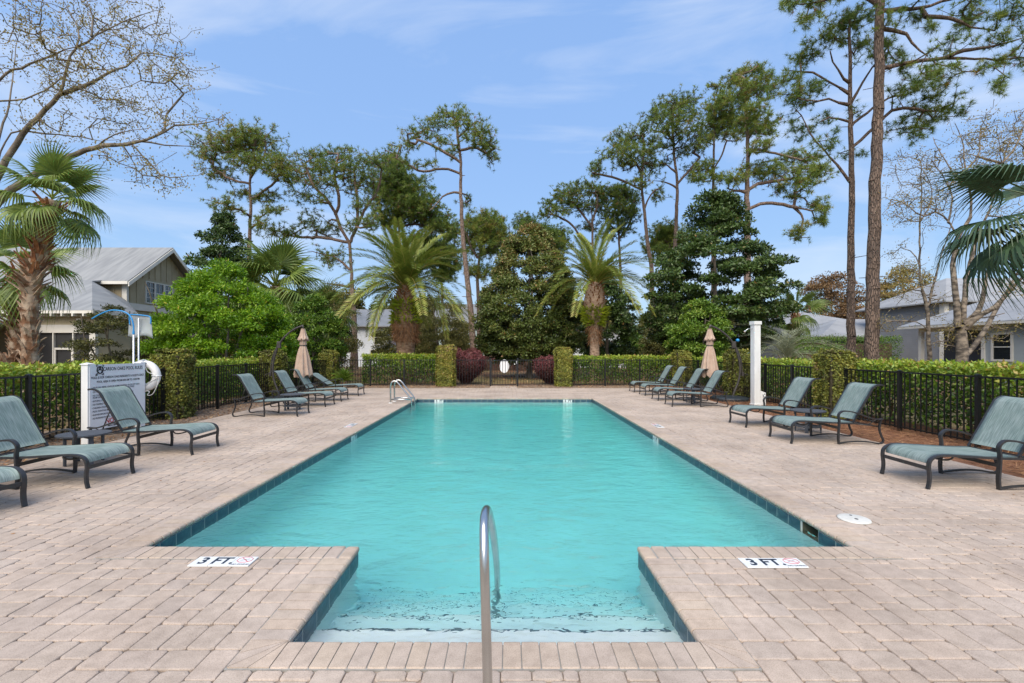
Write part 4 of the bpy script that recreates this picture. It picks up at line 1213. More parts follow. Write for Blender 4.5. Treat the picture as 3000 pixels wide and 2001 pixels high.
def lounger_parts(back_deg):
    """meshes of one lounger: foot end toward +x, origin on the ground under the mid legs"""
    hw = 0.325
    parts = []
    for s in (-1, 1):
        y = s*hw
        # side rail that turns down into the front leg
        rail = smooth_path([(-0.30, 0.345), (0.0, 0.352), (0.35, 0.372), (0.60, 0.385), (0.72, 0.372), (0.785, 0.325), (0.800, 0.25), (0.790, 0.15), (0.795, 0.07), (0.812, 0.0)], 5)
        parts.append(('side_rail', MB().strap(rail, y, 0.042, 0.022).mesh('side_rail')))
        arm = smooth_path([(0.02, 0.0), (0.028, 0.12), (0.018, 0.26), (0.012, 0.40), (0.025, 0.49), (-0.02, 0.548), (-0.09, 0.562), (-0.22, 0.545), (-0.38, 0.495), (-0.54, 0.438), (-0.64, 0.420), (-0.73, 0.428)], 5)
        parts.append(('armrest', MB().strap(arm, y*1.03+s*0.02, 0.044, 0.020).mesh('armrest')))
        sled = smooth_path([(-0.695, 0.41), (-0.675, 0.33), (-0.672, 0.25), (-0.700, 0.15), (-0.735, 0.07), (-0.715, 0.022), (-0.655, 0.010), (-0.50, 0.035), (-0.32, 0.046), (-0.14, 0.036), (0.012, 0.016)], 5)
        parts.append(('sled_leg', MB().strap(sled, y*1.03+s*0.02, 0.034, 0.020).mesh('sled_leg')))
    # cross bars
    parts.append(('cross_bar', MB().box((0.797, 0, 0.235), (0.016, 2*hw-0.02, 0.042)).mesh('cross_bar')))
    parts.append(('cross_bar', MB().box((0.015, 0, 0.275), (0.016, 2*hw+0.02, 0.042)).mesh('cross_bar')))
    parts.append(('rear_bar', MB().tube([(-0.675, -hw, 0.29), (-0.675, hw, 0.29)], 0.011, 8).mesh('rear_bar')))
    parts.append(('stringer', MB().tube([(-0.30, -hw+.01, 0.335), (-0.675, -hw-.01, 0.30)], 0.009, 6).tube([(-0.30, hw-.01, 0.335), (-0.675, hw+.01, 0.30)], 0.009, 6).mesh('stringer')))
    vb = smooth_path([(0.52, -hw, 0.36), (0.50, -hw+.10, 0.31), (0.46, 0.0, 0.285), (0.50, hw-.10, 0.31), (0.52, hw, 0.36)], 5)
    parts.append(('brace', MB().tube(vb, 0.010, 8).mesh('brace')))
    # adjuster with its notched rails
    a = math.radians(back_deg); px, pz = -0.275, 0.365
    bx, bz = px-math.cos(a)*0.40, pz+math.sin(a)*0.40
    ad = MB()
    for s in (-1, 1):
        ad.tube([(bx, s*0.25, bz), (-0.60, s*0.25, 0.385)], 0.008, 6)
        ad.tube(smooth_path([(-0.33, s*0.27, 0.36), (-0.45, s*0.27, 0.315), (-0.56, s*0.27, 0.33), (-0.68, s*0.29, 0.41)], 4), 0.008, 6)
    ad.tube([(-0.60, -0.30, 0.385), (-0.60, 0.30, 0.385)], 0.008, 6)
    parts.append(('adjuster', ad.mesh('adjuster')))
    # seat sling (sagging cloth with thickness)
    def cloth(path, w, sag, t=0.004, n=9):
        V, F = [], []
        m_ = len(path)
        for side in (0, 1):
            for i, (x, z) in enumerate(path):
                d = np.array(path[min(i+1, m_-1)])-np.array(path[max(i-1, 0)]); d = d/np.linalg.norm(d)
                nn = np.array([-d[1], d[0]])
                if nn[1] < 0: nn = -nn
                e = math.sin(PI*i/(m_-1))**0.5 if 0 < i < m_-1 else 0
                for k in range(n):
                    u = -1+2*k/(n-1)
                    q = np.array([x, z]) - nn*(sag*e*(1-u*u)) - nn*(t*side)
                    V.append((q[0], u*w, q[1]))
        off = m_*n
        for i in range(m_-1):
            for k in range(n-1):
                F.append((i*n+k, i*n+k+1, (i+1)*n+k+1, (i+1)*n+k))
                F.append((off+i*n+k, off+(i+1)*n+k, off+(i+1)*n+k+1, off+i*n+k+1))
        for i in range(m_-1):
            for k in (0, n-1):
                F.append((i*n+k, (i+1)*n+k, off+(i+1)*n+k, off+i*n+k))
        for k in range(n-1):
            for i in (0, m_-1):
                F.append((i*n+k, i*n+k+1, off+i*n+k+1, off+i*n+k))
        mb = MB().add(V, F, True); return mb
    seat = smooth_path([(-0.255, 0.362), (0.0, 0.366), (0.35, 0.385), (0.60, 0.397), (0.71, 0.384), (0.768, 0.335), (0.780, 0.285)], 5)
    parts.append(('seat_sling', cloth(seat, hw-0.022, 0.014).mesh('seat_sling')))
    # backrest: frame and sling with the rolled top
    def bpt(l, off=0.0): return (px-math.cos(a)*l-math.sin(a)*off*-1, pz+math.sin(a)*l+math.cos(a)*off)
    bk = [bpt(0.0), bpt(0.25), bpt(0.50), bpt(0.66)]
    e = bpt(0.66)
    for k in range(1, 6):
        th = a + (PI-a-math.radians(8))*k/5
        e = (e[0]+math.cos(PI-th)*-0.0 - 0.0, e[1])
    x_, z_ = bpt(0.66); th = a
    for k in range(6):
        th = max(math.radians(-12), th-(a+math.radians(12))/6)
        x_ -= math.cos(th)*0.034; z_ += math.sin(th)*0.034
        bk.append((x_, z_))
    bks = smooth_path(bk, 4)
    bf = MB()
    for s in (-1, 1):
        bf.strap(bks, s*(hw-0.035), 0.024, 0.026)
    bf.tube([(px, -hw+.03, pz-0.005), (px, hw-.03, pz-0.005)], 0.010, 8)
    bf.tube([(bks[-1][0], -hw+.04, bks[-1][1]), (bks[-1][0], hw-.04, bks[-1][1])], 0.010, 8)
    parts.append(('back_frame', bf.mesh('back_frame')))
    up = [(p[0]+math.sin(a)*0.013, p[1]+math.cos(a)*0.013) for p in bks[1:]]
    parts.append(('back_sling', cloth(up, hw-0.036, 0.012).mesh('back_sling')))
    for n_, me in parts:
        me.materials.append(M_SLING if 'sling' in n_ else M_FRAME)
    return parts
LP = {d: lounger_parts(d) for d in (60, 34)}
def lounger(fx, fy, face, rot, label, deg=60):
    """fx, fy: midpoint between the front legs; face +1: foot end toward +x"""
    rz = (0 if face > 0 else PI) + math.radians(rot)
    ox, oy = fx-0.80*math.cos(rz), fy-0.80*math.sin(rz)
    root = empty('chaise_lounge', (ox, oy, 0.002), rz)
    tag(root, label, 'lounger', 'teal sling loungers round the pool')
    for n_, me in LP[deg]:
        link(n_, me, None, root)
    return root
lounger(-5.02, 4.40, 1, -14, 'teal sling lounger cut off at the picture edge, beyond the lounger before the sign')
lounger(-4.86, 5.66, 1, 0, 'teal sling lounger on the sign side, with the small table between it and the sign')
lounger(-4.81, 7.35, 1, 1, 'teal sling lounger standing directly in front of the pool rules sign')
lounger(-5.05, 11.42, 1, 0, 'upright teal lounger beside the round table, first past the ring buoy pillar')
lounger(-5.11, 13.30, 1, -1, 'upright teal lounger between the round table and the tan parasol on the sign side')
lounger(-5.16, 14.65, 1, 1, 'upright teal lounger next to the one with its back laid low')
lounger(-5.19, 16.42, 1, 0, 'teal lounger with its back laid low near the sago', 34)
lounger(4.82, 17.75, -1, 0, 'upright teal lounger at the gate end of the row of four')
lounger(4.84, 16.45, -1, 1, 'second upright teal lounger from the gate end of the row of four')
lounger(4.78, 14.85, -1, -1, 'third upright teal lounger from the gate end, in front of the tan parasol')
lounger(4.69, 13.35, -1, -2, 'upright teal lounger at the shower end of the row of four')
lounger(4.94, 9.85, -1, 2, 'teal lounger in front of the white shower post')
lounger(4.87, 8.20, -1, 0, 'teal lounger beside the round table and pine straw bed')
lounger(4.855, 5.63, -1, 0, 'lone teal lounger at the pine straw bed, its back cut off by the picture edge')

def table_parts():
    R, H = 0.30, 0.425
    parts = []
    n = 7
    for k in range(n):
        y0 = -R + 2*R*k/n + 0.004; y1 = -R + 2*R*(k+1)/n - 0.004
        pts = []
        for q in range(7):
            y = y0+(y1-y0)*q/6; pts.append((math.sqrt(max(R*R-y*y, 1e-4)), y))
        for q in range(7):
            y = y1-(y1-y0)*q/6; pts.append((-math.sqrt(max(R*R-y*y, 1e-4)), y))
        parts.append(('slat', MB().prism([(p[0], p[1], H-0.02) for p in pts], (0, 0, 0.02)).mesh('slat')))
    for a in range(4):
        t = PI/4+a*PI/2
        parts.append(('leg', MB().box((0.21*math.cos(t), 0.21*math.sin(t), (H-0.02)/2), (0.05, 0.024, H-0.02), t+PI/2).mesh('leg')))
    parts.append(('apron', MB().box((0, 0, H-0.045), (0.44, 0.03, 0.04), PI/4).box((0, 0, H-0.046), (0.44, 0.03, 0.04), -PI/4).mesh('apron')))
    parts.append(('stretcher', MB().box((0, 0, 0.115), (0.44, 0.05, 0.022), PI/4).box((0, 0, 0.117), (0.44, 0.05, 0.022), -PI/4).lathe([(0.19, 0.10), (0.225, 0.10), (0.225, 0.125), (0.19, 0.125), (0.19, 0.10)], sides=20, smooth=False).mesh('stretcher')))
    for n_, me in parts: me.materials.append(M_TABLE)
    return parts
TP = table_parts()
def table(x, y, rz, label):
    root = empty('side_table', (x, y, 0.002), rz); tag(root, label, 'side table', 'round slatted side tables between loungers')
    for n_, me in TP: link(n_, me, None, root)
table(-5.98, 6.52, 0.3, 'round slatted grey side table in front of the pool rules sign')
table(-5.75, 12.36, 0.2, 'round slatted grey side table between loungers, past the ring buoy pillar')
table(5.72, 14.1, 0.5, 'round slatted grey side table between the upright loungers near the shower')
table(5.90, 9.03, 0.1, 'round slatted grey side table at the pine straw bed')

# ---- cantilever parasols, folded
M_CANVAS = mat('tan_canvas', (0.40, 0.285, 0.215), (0.47, 0.345, 0.265), rough=0.85, scale=6, bump=0.15)
M_POLE = mat('weathered_bronze', (0.035, 0.030, 0.027), (0.06, 0.052, 0.046), rough=0.5, scale=18)
M_BASE = mat('resin_base', (0.018, 0.024, 0.030), (0.03, 0.038, 0.044), rough=0.45, scale=9)
def parasol(x, y, s, label):
    """s = +1: the mast stands on the +x side and the canopy hangs toward the pool"""
    root = empty('cantilever_parasol', (x, y, -0.012)); tag(root, label, 'parasol', 'folded tan cantilever parasols')
    b = MB(); R = 0.53; pts = []
    for k in range(16):
        a = 2*PI*k/16+PI/16
        q = max(abs(math.cos(a)), abs(math.sin(a)))
        pts.append((R*math.cos(a)/q**.55, R*math.sin(a)/q**.55))
    n = len(pts); V, F = [], []
    for sc, z in ((1, 0), (1.0, 0.07), (0.97, 0.10), (0.86, 0.125), (0.3, 0.15)):
        V += [(p[0]*sc, p[1]*sc, z) for p in pts]
    for j in range(4):
        F += [(j*n+i, j*n+(i+1) % n, (j+1)*n+(i+1) % n, (j+1)*n+i) for i in range(n)]
    F.append(tuple(4*n+i for i in range(n))); F.append(tuple(reversed(range(n))))
    b.add(V, F)
    for k in range(4):
        a = PI/4+k*PI/2
        b.lathe([(0, 0.03), (0.05, 0.03), (0.05, 0)], (0.36*math.cos(a), 0.36*math.sin(a), 0.105), 12, False)
    b.build('base', M_BASE, root)
    arc = [(0.10, 0.12), (0.16, 0.28), (0.27, 0.55), (0.335, 0.85), (0.335, 1.12), (0.28, 1.42), (0.17, 1.72), (0.02, 1.97), (-0.20, 2.18), (-0.42, 2.32), (-0.62, 2.395)]
    arc = smooth_path(arc, 5)
    MB().tube([(s*p[0], 0, p[1]) for p in arc], [0.034]*30+[0.030]*(len(arc)-30), 10).build('mast', M_POLE, root)
    sec = smooth_path([(0.17, 1.80), (0.30, 1.52), (0.385, 1.22), (0.405, 0.95), (0.40, 0.78)], 5)
    MB().tube([(s*p[0], 0.0, p[1]) for p in sec], 0.018, 8).build('slide_arm', M_POLE, root)
    MB().cbox((s*0.42, 0, 0.84), (0.07, 0.07, 0.14), 0.01).tube([(s*0.45, -0.03, 0.86), (s*0.55, -0.08, 0.83), (s*0.55, -0.09, 0.76)], 0.010, 6).build('crank_handle', M_POLE, root)
    MB().cbox((s*0.14, 0, 1.78), (0.13, 0.08, 0.22), 0.02).build('joint_housing', M_POLE, root)
    hubx = -0.62*s
    MB().tube([(hubx+0.04*s, 0, 2.40), (hubx, 0, 2.405), (hubx-0.015*s, 0, 2.36), (hubx-0.015*s, 0, 2.30)], 0.030, 8).build('hub', M_POLE, root)
    # folded canopy with pleats
    prof = [(2.315, 0.055), (2.25, 0.070), (2.10, 0.105), (1.97, 0.150), (1.945, 0.165), (1.93, 0.10), (1.86, 0.095), (1.80, 0.105), (1.765, 0.082), (1.74, 0.088), (1.65, 0.115), (1.45, 0.165), (1.20, 0.205), (1.00, 0.235), (0.85, 0.262), (0.78, 0.255)]
    N = 64; V, F = [], []
    for i, (z, r) in enumerate(prof):
        for k in range(N):
            a = 2*PI*k/N
            pl = 1 + (0.16 if z < 1.74 else 0.10)*math.sin(8*a + 0.5*math.sin(3*a+z*2))*min(1, r/0.12) + 0.05*math.sin(13*a+z*5)
            dz = 0.045*math.sin(8*a+1.0) if i == len(prof)-1 or i == 4 else 0
            V.append((r*pl*math.cos(a), r*pl*math.sin(a)*0.9, z+dz))
    for i in range(len(prof)-1):
        for k in range(N):
            F.append((i*N+k, i*N+(k+1) % N, (i+1)*N+(k+1) % N, (i+1)*N+k))
    F.append(tuple(range(N)))
    cn = MB().add(V, F, True).build('canopy', M_CANVAS, root, (hubx-0.015*s, 0, 0))
    MB().lathe([(0.093, 1.748), (0.098, 1.756), (0.098, 1.768), (0.093, 1.776)], sides=24).build('tie_strap', M_FRAME, cn)
    MB().tube([(0, 0, 2.31), (0, 0, 0.80)], 0.02, 8).build('centre_pole', M_POLE, root, (hubx-0.015*s, 0, 0))
parasol(-7.18, 14.80, -1, 'folded tan parasol on a curved mast on the sign side of the pool')
parasol(7.16, 14.82, 1, 'folded tan parasol on a curved mast and square base near the shower post')

# ---- shower post
M_VINYL = mat('white_vinyl', (0.66, 0.67, 0.66), (0.75, 0.76, 0.75), rough=0.5, scale=3, stretch=(3, 3, 0.6))
M_CHROME = mat('chrome', (0.75, 0.77, 0.78), rough=0.12, metal=1.0)
sh_ = empty('outdoor_shower', (7.23, 13.4, -0.012), 0.12); tag(sh_, 'white square outdoor shower post with chrome shower head', 'shower')
MB().cbox((0, 0, 1.18), (0.19, 0.19, 2.36), 0.008).build('post', M_VINYL, sh_)
MB().cbox((0, 0, 2.40), (0.235, 0.235, 0.10), 0.008).build('post_cap', M_VINYL, sh_)
MB().cbox((0, 0, 0.03), (0.225, 0.225, 0.06), 0.006).build('plinth', M_VINYL, sh_)
MB().prism([(0.098, -0.09, 0.012), (0.26, -0.09, 0.012), (0.26, -0.09, 0.38), (0.098, -0.09, 0.44)], (0, 0.18, 0)).build('tap_box', M_VINYL, sh_)
MB().tube([(0.18, -0.092, 0.30), (0.18, -0.15, 0.30), (0.18, -0.16, 0.26)], 0.016, 8).tube([(0.15, -0.12, 0.345), (0.21, -0.12, 0.345)], 0.012, 8).tube([(0.18, -0.12, 0.30), (0.18, -0.12, 0.345)], 0.008, 6).build('hose_tap', M_CHROME, sh_)
MB().tube(smooth_path([(-0.09, 0, 2.235), (-0.17, 0, 2.24), (-0.24, 0, 2.225), (-0.31, 0, 2.175)], 4), 0.011, 8).build('shower_arm', M_CHROME, sh_)
MB().tube([(-0.30, 0, 2.185), (-0.325, 0, 2.165), (-0.345, 0, 2.145)], [0.014, 0.022, 0.030], 12).build('shower_head', M_CHROME, sh_)
MB().tube([(0.095, 0.0, 2.07), (0.115, 0, 2.07)], 0.018, 10).build('valve_knob', M_CHROME, sh_)

# ---- pool rules sign
sg = empty('pool_rules_sign', (-7.22, 8.50, -0.012)); tag(sg, 'white pool rules sign board on square posts', 'sign')
for y in (-0.57, 0.57):
    MB().cbox((0, y, 0.68), (0.115, 0.115, 1.36), 0.004).add([(-.07, y-.07, 1.36), (.07, y-.07, 1.36), (.07, y+.07, 1.36), (-.07, y+.07, 1.36), (-.07, y-.07, 1.375), (.07, y-.07, 1.375), (.07, y+.07, 1.375), (-.07, y+.07, 1.375), (0, y, 1.40)],
        [(0, 1, 5, 4), (1, 2, 6, 5), (2, 3, 7, 6), (3, 0, 4, 7), (4, 5, 8), (5, 6, 8), (6, 7, 8), (7, 4, 8), (3, 2, 1, 0)]).build('post', M_VINYL, sg)
M_PANEL = mat('sign_panel', (0.66, 0.70, 0.75), (0.70, 0.735, 0.775), rough=0.35, scale=2)
bd = MB().bbox(0.058, 0.070, -0.60, 0.60, 0.22, 1.36).build('panel', M_PANEL, sg)
SR = Matrix.Rotation(PI/2, 4, 'Z') @ Matrix.Rotation(PI/2, 4, 'X')      # text x -> +y, text up -> z, faces +x
def line(s, y, z, size, m=M_BLACK, al='CENTER', bold=0.0, sx=1.0, shear=0.0):
    me = text_mesh(s, size, bold, al and 0.0, al, sx, shear)
    o = link('lettering', me, m, bd); o.matrix_world = Matrix.Translation((sg.location.x+0.0725, sg.location.y+y, sg.location.z+z)) @ SR
    return o
bpy.context.view_layer.update()
line('CARSON OAKS POOL RULES', 0.10, 1.275, 0.088, bold=0.0012, sx=0.78)
line('POOL IS FOR CARSON OAKS RESIDENTS & GUESTS ONLY', 0.0, 1.13, 0.056, bold=0.0008, sx=0.80)
line('POOL AREA IS OPEN FROM 8:00 AM TO 10:00 PM', 0.0, 1.055, 0.054, bold=0.0008, sx=0.80)
for z, s in ((0.960, '\u2022 NO FOOD, DRINK, GLASS OR ANIMALS IN POOL OR ON WET DECK'), (0.922, '  COMMERCIALLY BOTTLED WATER IN PLASTIC IS ALLOWED'), (0.884, '  ON THE POOL WET DECK'),
             (0.822, '\u2022 NO GLASS OR ANIMALS IN THE FENCED AREA OR 50 FEET'), (0.784, '  FROM UNFENCED POOL'), (0.725, '\u2022 BATHING LOAD: 30 PERSONS'),
             (0.665, '\u2022 NO DIAPERED CHILDREN ALLOWED'), (0.605, '\u2022 CHILDREN UNDER 14 MUST BE ACCOMPANIED'), (0.545, '\u2022 POOL FURNITURE MAY NOT BE RESERVED'),
             (0.485, '\u2022 SHOWER BEFORE ENTERING POOL'), (0.425, '\u2022 NO RUNNING IN POOL AREA')):
    line(s, -0.565, z, 0.042, M_NAVYINK, 'LEFT', 0.0006, 0.78)
line('NO DIVING', 0.0, 0.345, 0.125, M_RED, bold=0.003, sx=0.9)
line('MAXIMUM DEPTH', 0.0, 0.262, 0.062, M_BLACK, bold=0.0015)
em = MB()
em.tube([(0, 0.058*math.cos(2*PI*k/24), 0.062*math.sin(2*PI*k/24)) for k in range(24)], 0.009, 6, closed=True)
for sy in (-1, 1):
    em.tube(smooth_path([(0, sy*0.02, -0.05), (0, sy*0.045, -0.01), (0, -sy*0.02, 0.015), (0, sy*0.015, 0.05)], 5), 0.007, 6)
    for sz in (-1, 1):
        em.tube(smooth_path([(0, sy*0.05, sz*0.05), (0, sy*0.075, sz*0.075), (0, sy*0.055, sz*0.09), (0, sy*0.04, sz*0.078)], 4), 0.005, 6)
em.tube(smooth_path([(0, -0.05, -0.06), (0, -0.085, -0.085), (0, -0.07, -0.10)], 4), 0.006, 6)
em.build('emblem', M_BLACK, bd, (0.0735, -0.405, 1.265))

# ---- life ring with its rope
M_RING = mat('white_ring', (0.66, 0.65, 0.62), (0.74, 0.73, 0.70), rough=0.6, scale=6)
rg = empty('life_ring', (-7.235, 9.21, 1.09)); tag(rg, 'white life ring with looped rope hung beside the sign', 'life ring')
MB().tube([(0.235*math.cos(2*PI*k/40), 0, 0.235*math.sin(2*PI*k/40)) for k in range(40)], 0.072, 14, closed=True).build('ring', M_RING, rg)
for a in (0.0, 0.5, 1.0, 1.5):
    c, s = math.cos(a*PI), math.sin(a*PI)
    MB().tube([(0.235*c+0.079*math.cos(q)*c, 0.079*math.sin(q), 0.235*s+0.079*math.cos(q)*s) for q in [2*PI*k/14 for k in range(14)]], 0.010, 5, closed=True).build('band', M_VINYL, rg)
M_ROPE = mat('white_rope', (0.62, 0.61, 0.58), rough=0.9)
rp = MB()
for k in range(4):
    a0, a1 = k*PI/2, (k+1)*PI/2
    rp.tube(smooth_path([((0.315 if j in (0, 6) else 0.30-0.14*math.sin(PI*j/6))*math.cos(a0+(a1-a0)*j/6), -0.075, (0.315 if j in (0, 6) else 0.30-0.14*math.sin(PI*j/6))*math.sin(a0+(a1-a0)*j/6)-0.03) for j in range(7)], 3), 0.007, 6)
rp.tube(smooth_path([(0.315, -0.04, -0.02), (0.30, -0.08, -0.20), (0.22, -0.09, -0.36), (0.12, -0.09, -0.38), (0.16, -0.09, -0.31), (0.08, -0.09, -0.30), (-0.02, -0.09, -0.36), (-0.08, -0.09, -0.45), (-0.10, -0.08, -0.60)], 5), 0.007, 6)
rp.build('rope', M_ROPE, rg)
MB().tube([(0, 0.0, 0.31), (0, -0.03, 0.32), (-0.0, -0.14, 0.30)], 0.010, 6).build('hook', M_VINYL, rg)

# ---- shepherd's crook and leaf net on poles behind the sign
M_BLUE = mat('blue_plastic', (0.02, 0.22, 0.52), (0.03, 0.27, 0.58), rough=0.4, scale=8)
M_ALU = mat('aluminium_pole', (0.62, 0.64, 0.66), rough=0.35, metal=0.7)
ck = empty('rescue_crook', (-7.42, 9.16, -0.012)); tag(ck, 'blue curved rescue crook on an aluminium pole behind the sign', 'rescue hook')
MB().tube([(0, 0, 0.0), (0, 0, 1.99)], 0.017, 10).build('pole', M_ALU, ck)
MB().tube(smooth_path([(0, 0, 1.97), (-0.005, 0, 2.12), (-0.06, 0, 2.28), (-0.20, 0, 2.38), (-0.45, 0, 2.405), (-0.66, 0, 2.33), (-0.83, 0, 2.235)], 5), 0.014, 8).build('crook', M_BLUE, ck)
MB().lathe([(0.021, 1.93), (0.021, 2.0)], sides=10).build('sleeve', M_BLUE, ck)
nt_ = empty('leaf_net', (-7.40, 9.26, -0.012)); tag(nt_, 'pool leaf net with blue rim and hanging grey mesh bag', 'leaf net')
MB().tube([(0, 0, 0.0), (0, 0, 2.26)], 0.015, 8).build('pole', M_ALU, nt_)
rim = smooth_path([(-0.19, 0.02, 2.12), (-0.20, 0.02, 2.29), (-0.15, 0.02, 2.33), (0.17, 0.02, 2.30), (0.225, 0.02, 2.25), (0.225, 0.02, 2.14)], 5)
MB().tube(rim, 0.012, 8).build('rim', M_BLUE, nt_)
def mesh_mat():
    m, nt, b = new_mat('net_mesh')
    _set(b, **{'Base Color': (0.42, 0.46, 0.48, 1), 'Roughness': 0.8})
    t = nt.nodes.new('ShaderNodeBsdfTransparent'); mx = nt.nodes.new('ShaderNodeMixShader'); mx.inputs['Fac'].default_value = 0.68
    nt.links.new(t.outputs[0], mx.inputs[1]); nt.links.new(b.outputs[0], mx.inputs[2])
    nt.links.new(mx.outputs[0], nt.nodes['Material Output'].inputs['Surface']); return m
V, F = [], []
for i in range(7):
    v = i/6
    for j in range(13):
        u = j/12
        V.append((-0.20+0.425*u+(u-.5)*0.06*v, 0.02+0.05*math.sin(PI*u)*math.sin(PI*min(1, v+.1))+0.02*math.sin(u*9)*v, 2.32-0.03*u-0.42*v-0.03*math.sin(u*7)*v))
for i in range(6):
    for j in range(12): F.append((i*13+j, i*13+j+1, (i+1)*13+j+1, (i+1)*13+j))
bag = MB().add(V, F, True).build('mesh_bag', mesh_mat(), nt_)
so = bag.modifiers.new('thickness', 'SOLIDIFY'); so.thickness = 0.012; so.offset = 1

# ---- pool ladder
M_STEEL = mat('stainless_steel', (0.50, 0.50, 0.48), (0.58, 0.58, 0.56), rough=0.26, metal=1.0, scale=4)
ld = empty('pool_ladder', (-3.50, 14.1, 0.004)); tag(ld, 'stainless steel pool ladder at the far corner', 'ladder')
for y in (-0.24, 0.24):
    pth = smooth_path([(0, y, 0.0), (0, y, 0.30), (0.0, y, 0.52), (0.045, y, 0.635), (0.14, y, 0.665), (0.235, y, 0.60), (0.36, y, 0.44), (0.53, y, 0.235), (0.60, y, 0.14), (0.625, y, 0.02), (0.625, y, -0.5), (0.625, y, -1.05)], 6)
    MB().tube(pth, 0.024, 12).build('rail', M_STEEL, ld)
    MB().tube([(0.01, y, 0.115), (0.612, y, 0.115)], 0.022, 10).build('brace', M_STEEL, ld)
    MB().lathe([(0, 0.02), (0.05, 0.016), (0.062, 0.004), (0.062, 0.0)], (0, y, 0.002), 20).build('escutcheon', M_RING, ld)
for z in (-0.35, -0.62, -0.9):
    MB().cbox((0.60, 0, z), (0.08, 0.46, 0.03), 0.006).build('tread', M_VINYL, ld)

# ---- grab rail of the entry steps
gr = empty('grab_rail', (-0.076, 1.93, 0.004)); tag(gr, 'bent stainless steel grab rail over the entry steps', 'handrail')
pth = smooth_path([(0, 0, 0.0), (-0.008, 0.02, 0.30), (-0.017, 0.045, 0.58), (-0.023, 0.085, 0.755), (-0.027, 0.17, 0.852), (-0.022, 0.30, 0.855), (-0.012, 0.42, 0.775), (0, 0.62, 0.60), (0.008, 1.00, 0.27), (0.008, 1.30, 0.01), (0.006, 1.44, -0.12), (0.004, 1.50, -0.25), (0, 1.51, -0.50), (0, 1.51, -0.705)], 8)
MB().tube([(p[0], p[1], p[2]*0.965 if p[2] > 0 else p[2]) for p in pth], 0.0208, 20).build('rail', M_STEEL, gr)
MB().lathe([(0, 0.02), (0.05, 0.016), (0.062, 0.004), (0.062, 0.0)], (0, 0, 0.002), 24).build('escutcheon', M_STEEL, gr)
# ================================================================== trees
def bark_mat(name, c1, c2, c3):
    m, nt, b = new_mat(name)
    tc = nt.nodes.new('ShaderNodeTexCoord'); mp = nt.nodes.new('ShaderNodeMapping'); mp.inputs['Scale'].default_value = (1, 1, 0.2)
    nt.links.new(tc.outputs['Object'], mp.inputs['Vector'])
    nd = nt.nodes.new('ShaderNodeTexNoise'); nd.inputs['Scale'].default_value = 6; nd.inputs['Detail'].default_value = 4
    nt.links.new(mp.outputs['Vector'], nd.inputs['Vector'])
    va = nt.nodes.new('ShaderNodeVectorMath'); va.operation = 'MULTIPLY_ADD'; va.inputs[1].default_value = (.12, .12, .12)
    nt.links.new(nd.outputs['Color'], va.inputs[0]); nt.links.new(mp.outputs['Vector'], va.inputs[2])
    vo = nt.nodes.new('ShaderNodeTexVoronoi'); vo.feature = 'DISTANCE_TO_EDGE'; vo.inputs['Scale'].default_value = 19
    nt.links.new(va.outputs[0], vo.inputs['Vector'])
    n = nt.nodes.new('ShaderNodeTexNoise'); n.inputs['Scale'].default_value = 1.2; n.inputs['Detail'].default_value = 6
    nt.links.new(tc.outputs['Object'], n.inputs['Vector'])
    r = nt.nodes.new('ShaderNodeValToRGB'); el = r.color_ramp.elements
    el[0].position = .36; el[0].color = (*c2, 1); el[1].position = .64; el[1].color = (*c3, 1)
    nt.links.new(n.outputs['Fac'], r.inputs['Fac'])
    r2 = nt.nodes.new('ShaderNodeValToRGB'); r2.color_ramp.elements[0].position = .02; r2.color_ramp.elements[1].position = .16
    nt.links.new(vo.outputs['Distance'], r2.inputs['Fac'])
    mx = nt.nodes.new('ShaderNodeMixRGB'); mx.inputs['Color1'].default_value = (*c1, 1)
    nt.links.new(r2.outputs['Color'], mx.inputs['Fac']); nt.links.new(r.outputs['Color'], mx.inputs['Color2'])
    nt.links.new(mx.outputs['Color'], b.inputs['Base Color']); b.inputs['Roughness'].default_value = 0.95
    bp = nt.nodes.new('ShaderNodeBump'); bp.inputs['Strength'].default_value = 1.0; bp.inputs['Distance'].default_value = 0.04
    nt.links.new(r2.outputs['Color'], bp.inputs['Height']); nt.links.new(bp.outputs['Normal'], b.inputs['Normal'])
    return m
M_PINEBARK = bark_mat('pine_bark', (0.105, 0.076, 0.06), (0.15, 0.108, 0.085), (0.25, 0.175, 0.13))
M_PINEBARK_PALE = bark_mat('pale_pine_bark', (0.185, 0.125, 0.095), (0.24, 0.165, 0.125), (0.36, 0.265, 0.205))
M_GREYBARK = mat('grey_bark', (0.10, 0.085, 0.065), (0.24, 0.20, 0.155), rough=0.95, scale=5, bump=0.8, bscale=14, stretch=(1, 1, 0.5))
M_BIRCHBARK = mat('birch_bark', (0.07, 0.057, 0.045), (0.27, 0.22, 0.165), rough=0.9, scale=5.0, bump=1.0, bscale=18, stretch=(1, 1, 1.6), lo=0.40, hi=0.62)
M_NEEDLE = leaf_mat('pine_needles', [(0.045, 0.075, 0.024), (0.080, 0.140, 0.034), (0.130, 0.205, 0.042), (0.20, 0.275, 0.050), (0.28, 0.29, 0.07), (0.34, 0.16, 0.06)], rough=0.6, transl=0.35)
M_MAGNOLIA = leaf_mat('magnolia_leaf', [(0.020, 0.038, 0.012), (0.036, 0.070, 0.018), (0.058, 0.108, 0.026), (0.095, 0.150, 0.040), (0.15, 0.19, 0.06), (0.24, 0.13, 0.05)], rough=0.42, transl=0.15, spec=0.45)
M_MAGNO_BROWN = leaf_mat('bronzed_magnolia_leaf', [(0.030, 0.045, 0.014), (0.055, 0.085, 0.022), (0.090, 0.130, 0.030), (0.135, 0.165, 0.045), (0.19, 0.14, 0.05), (0.26, 0.13, 0.05)], rough=0.45, transl=0.15, spec=0.4)
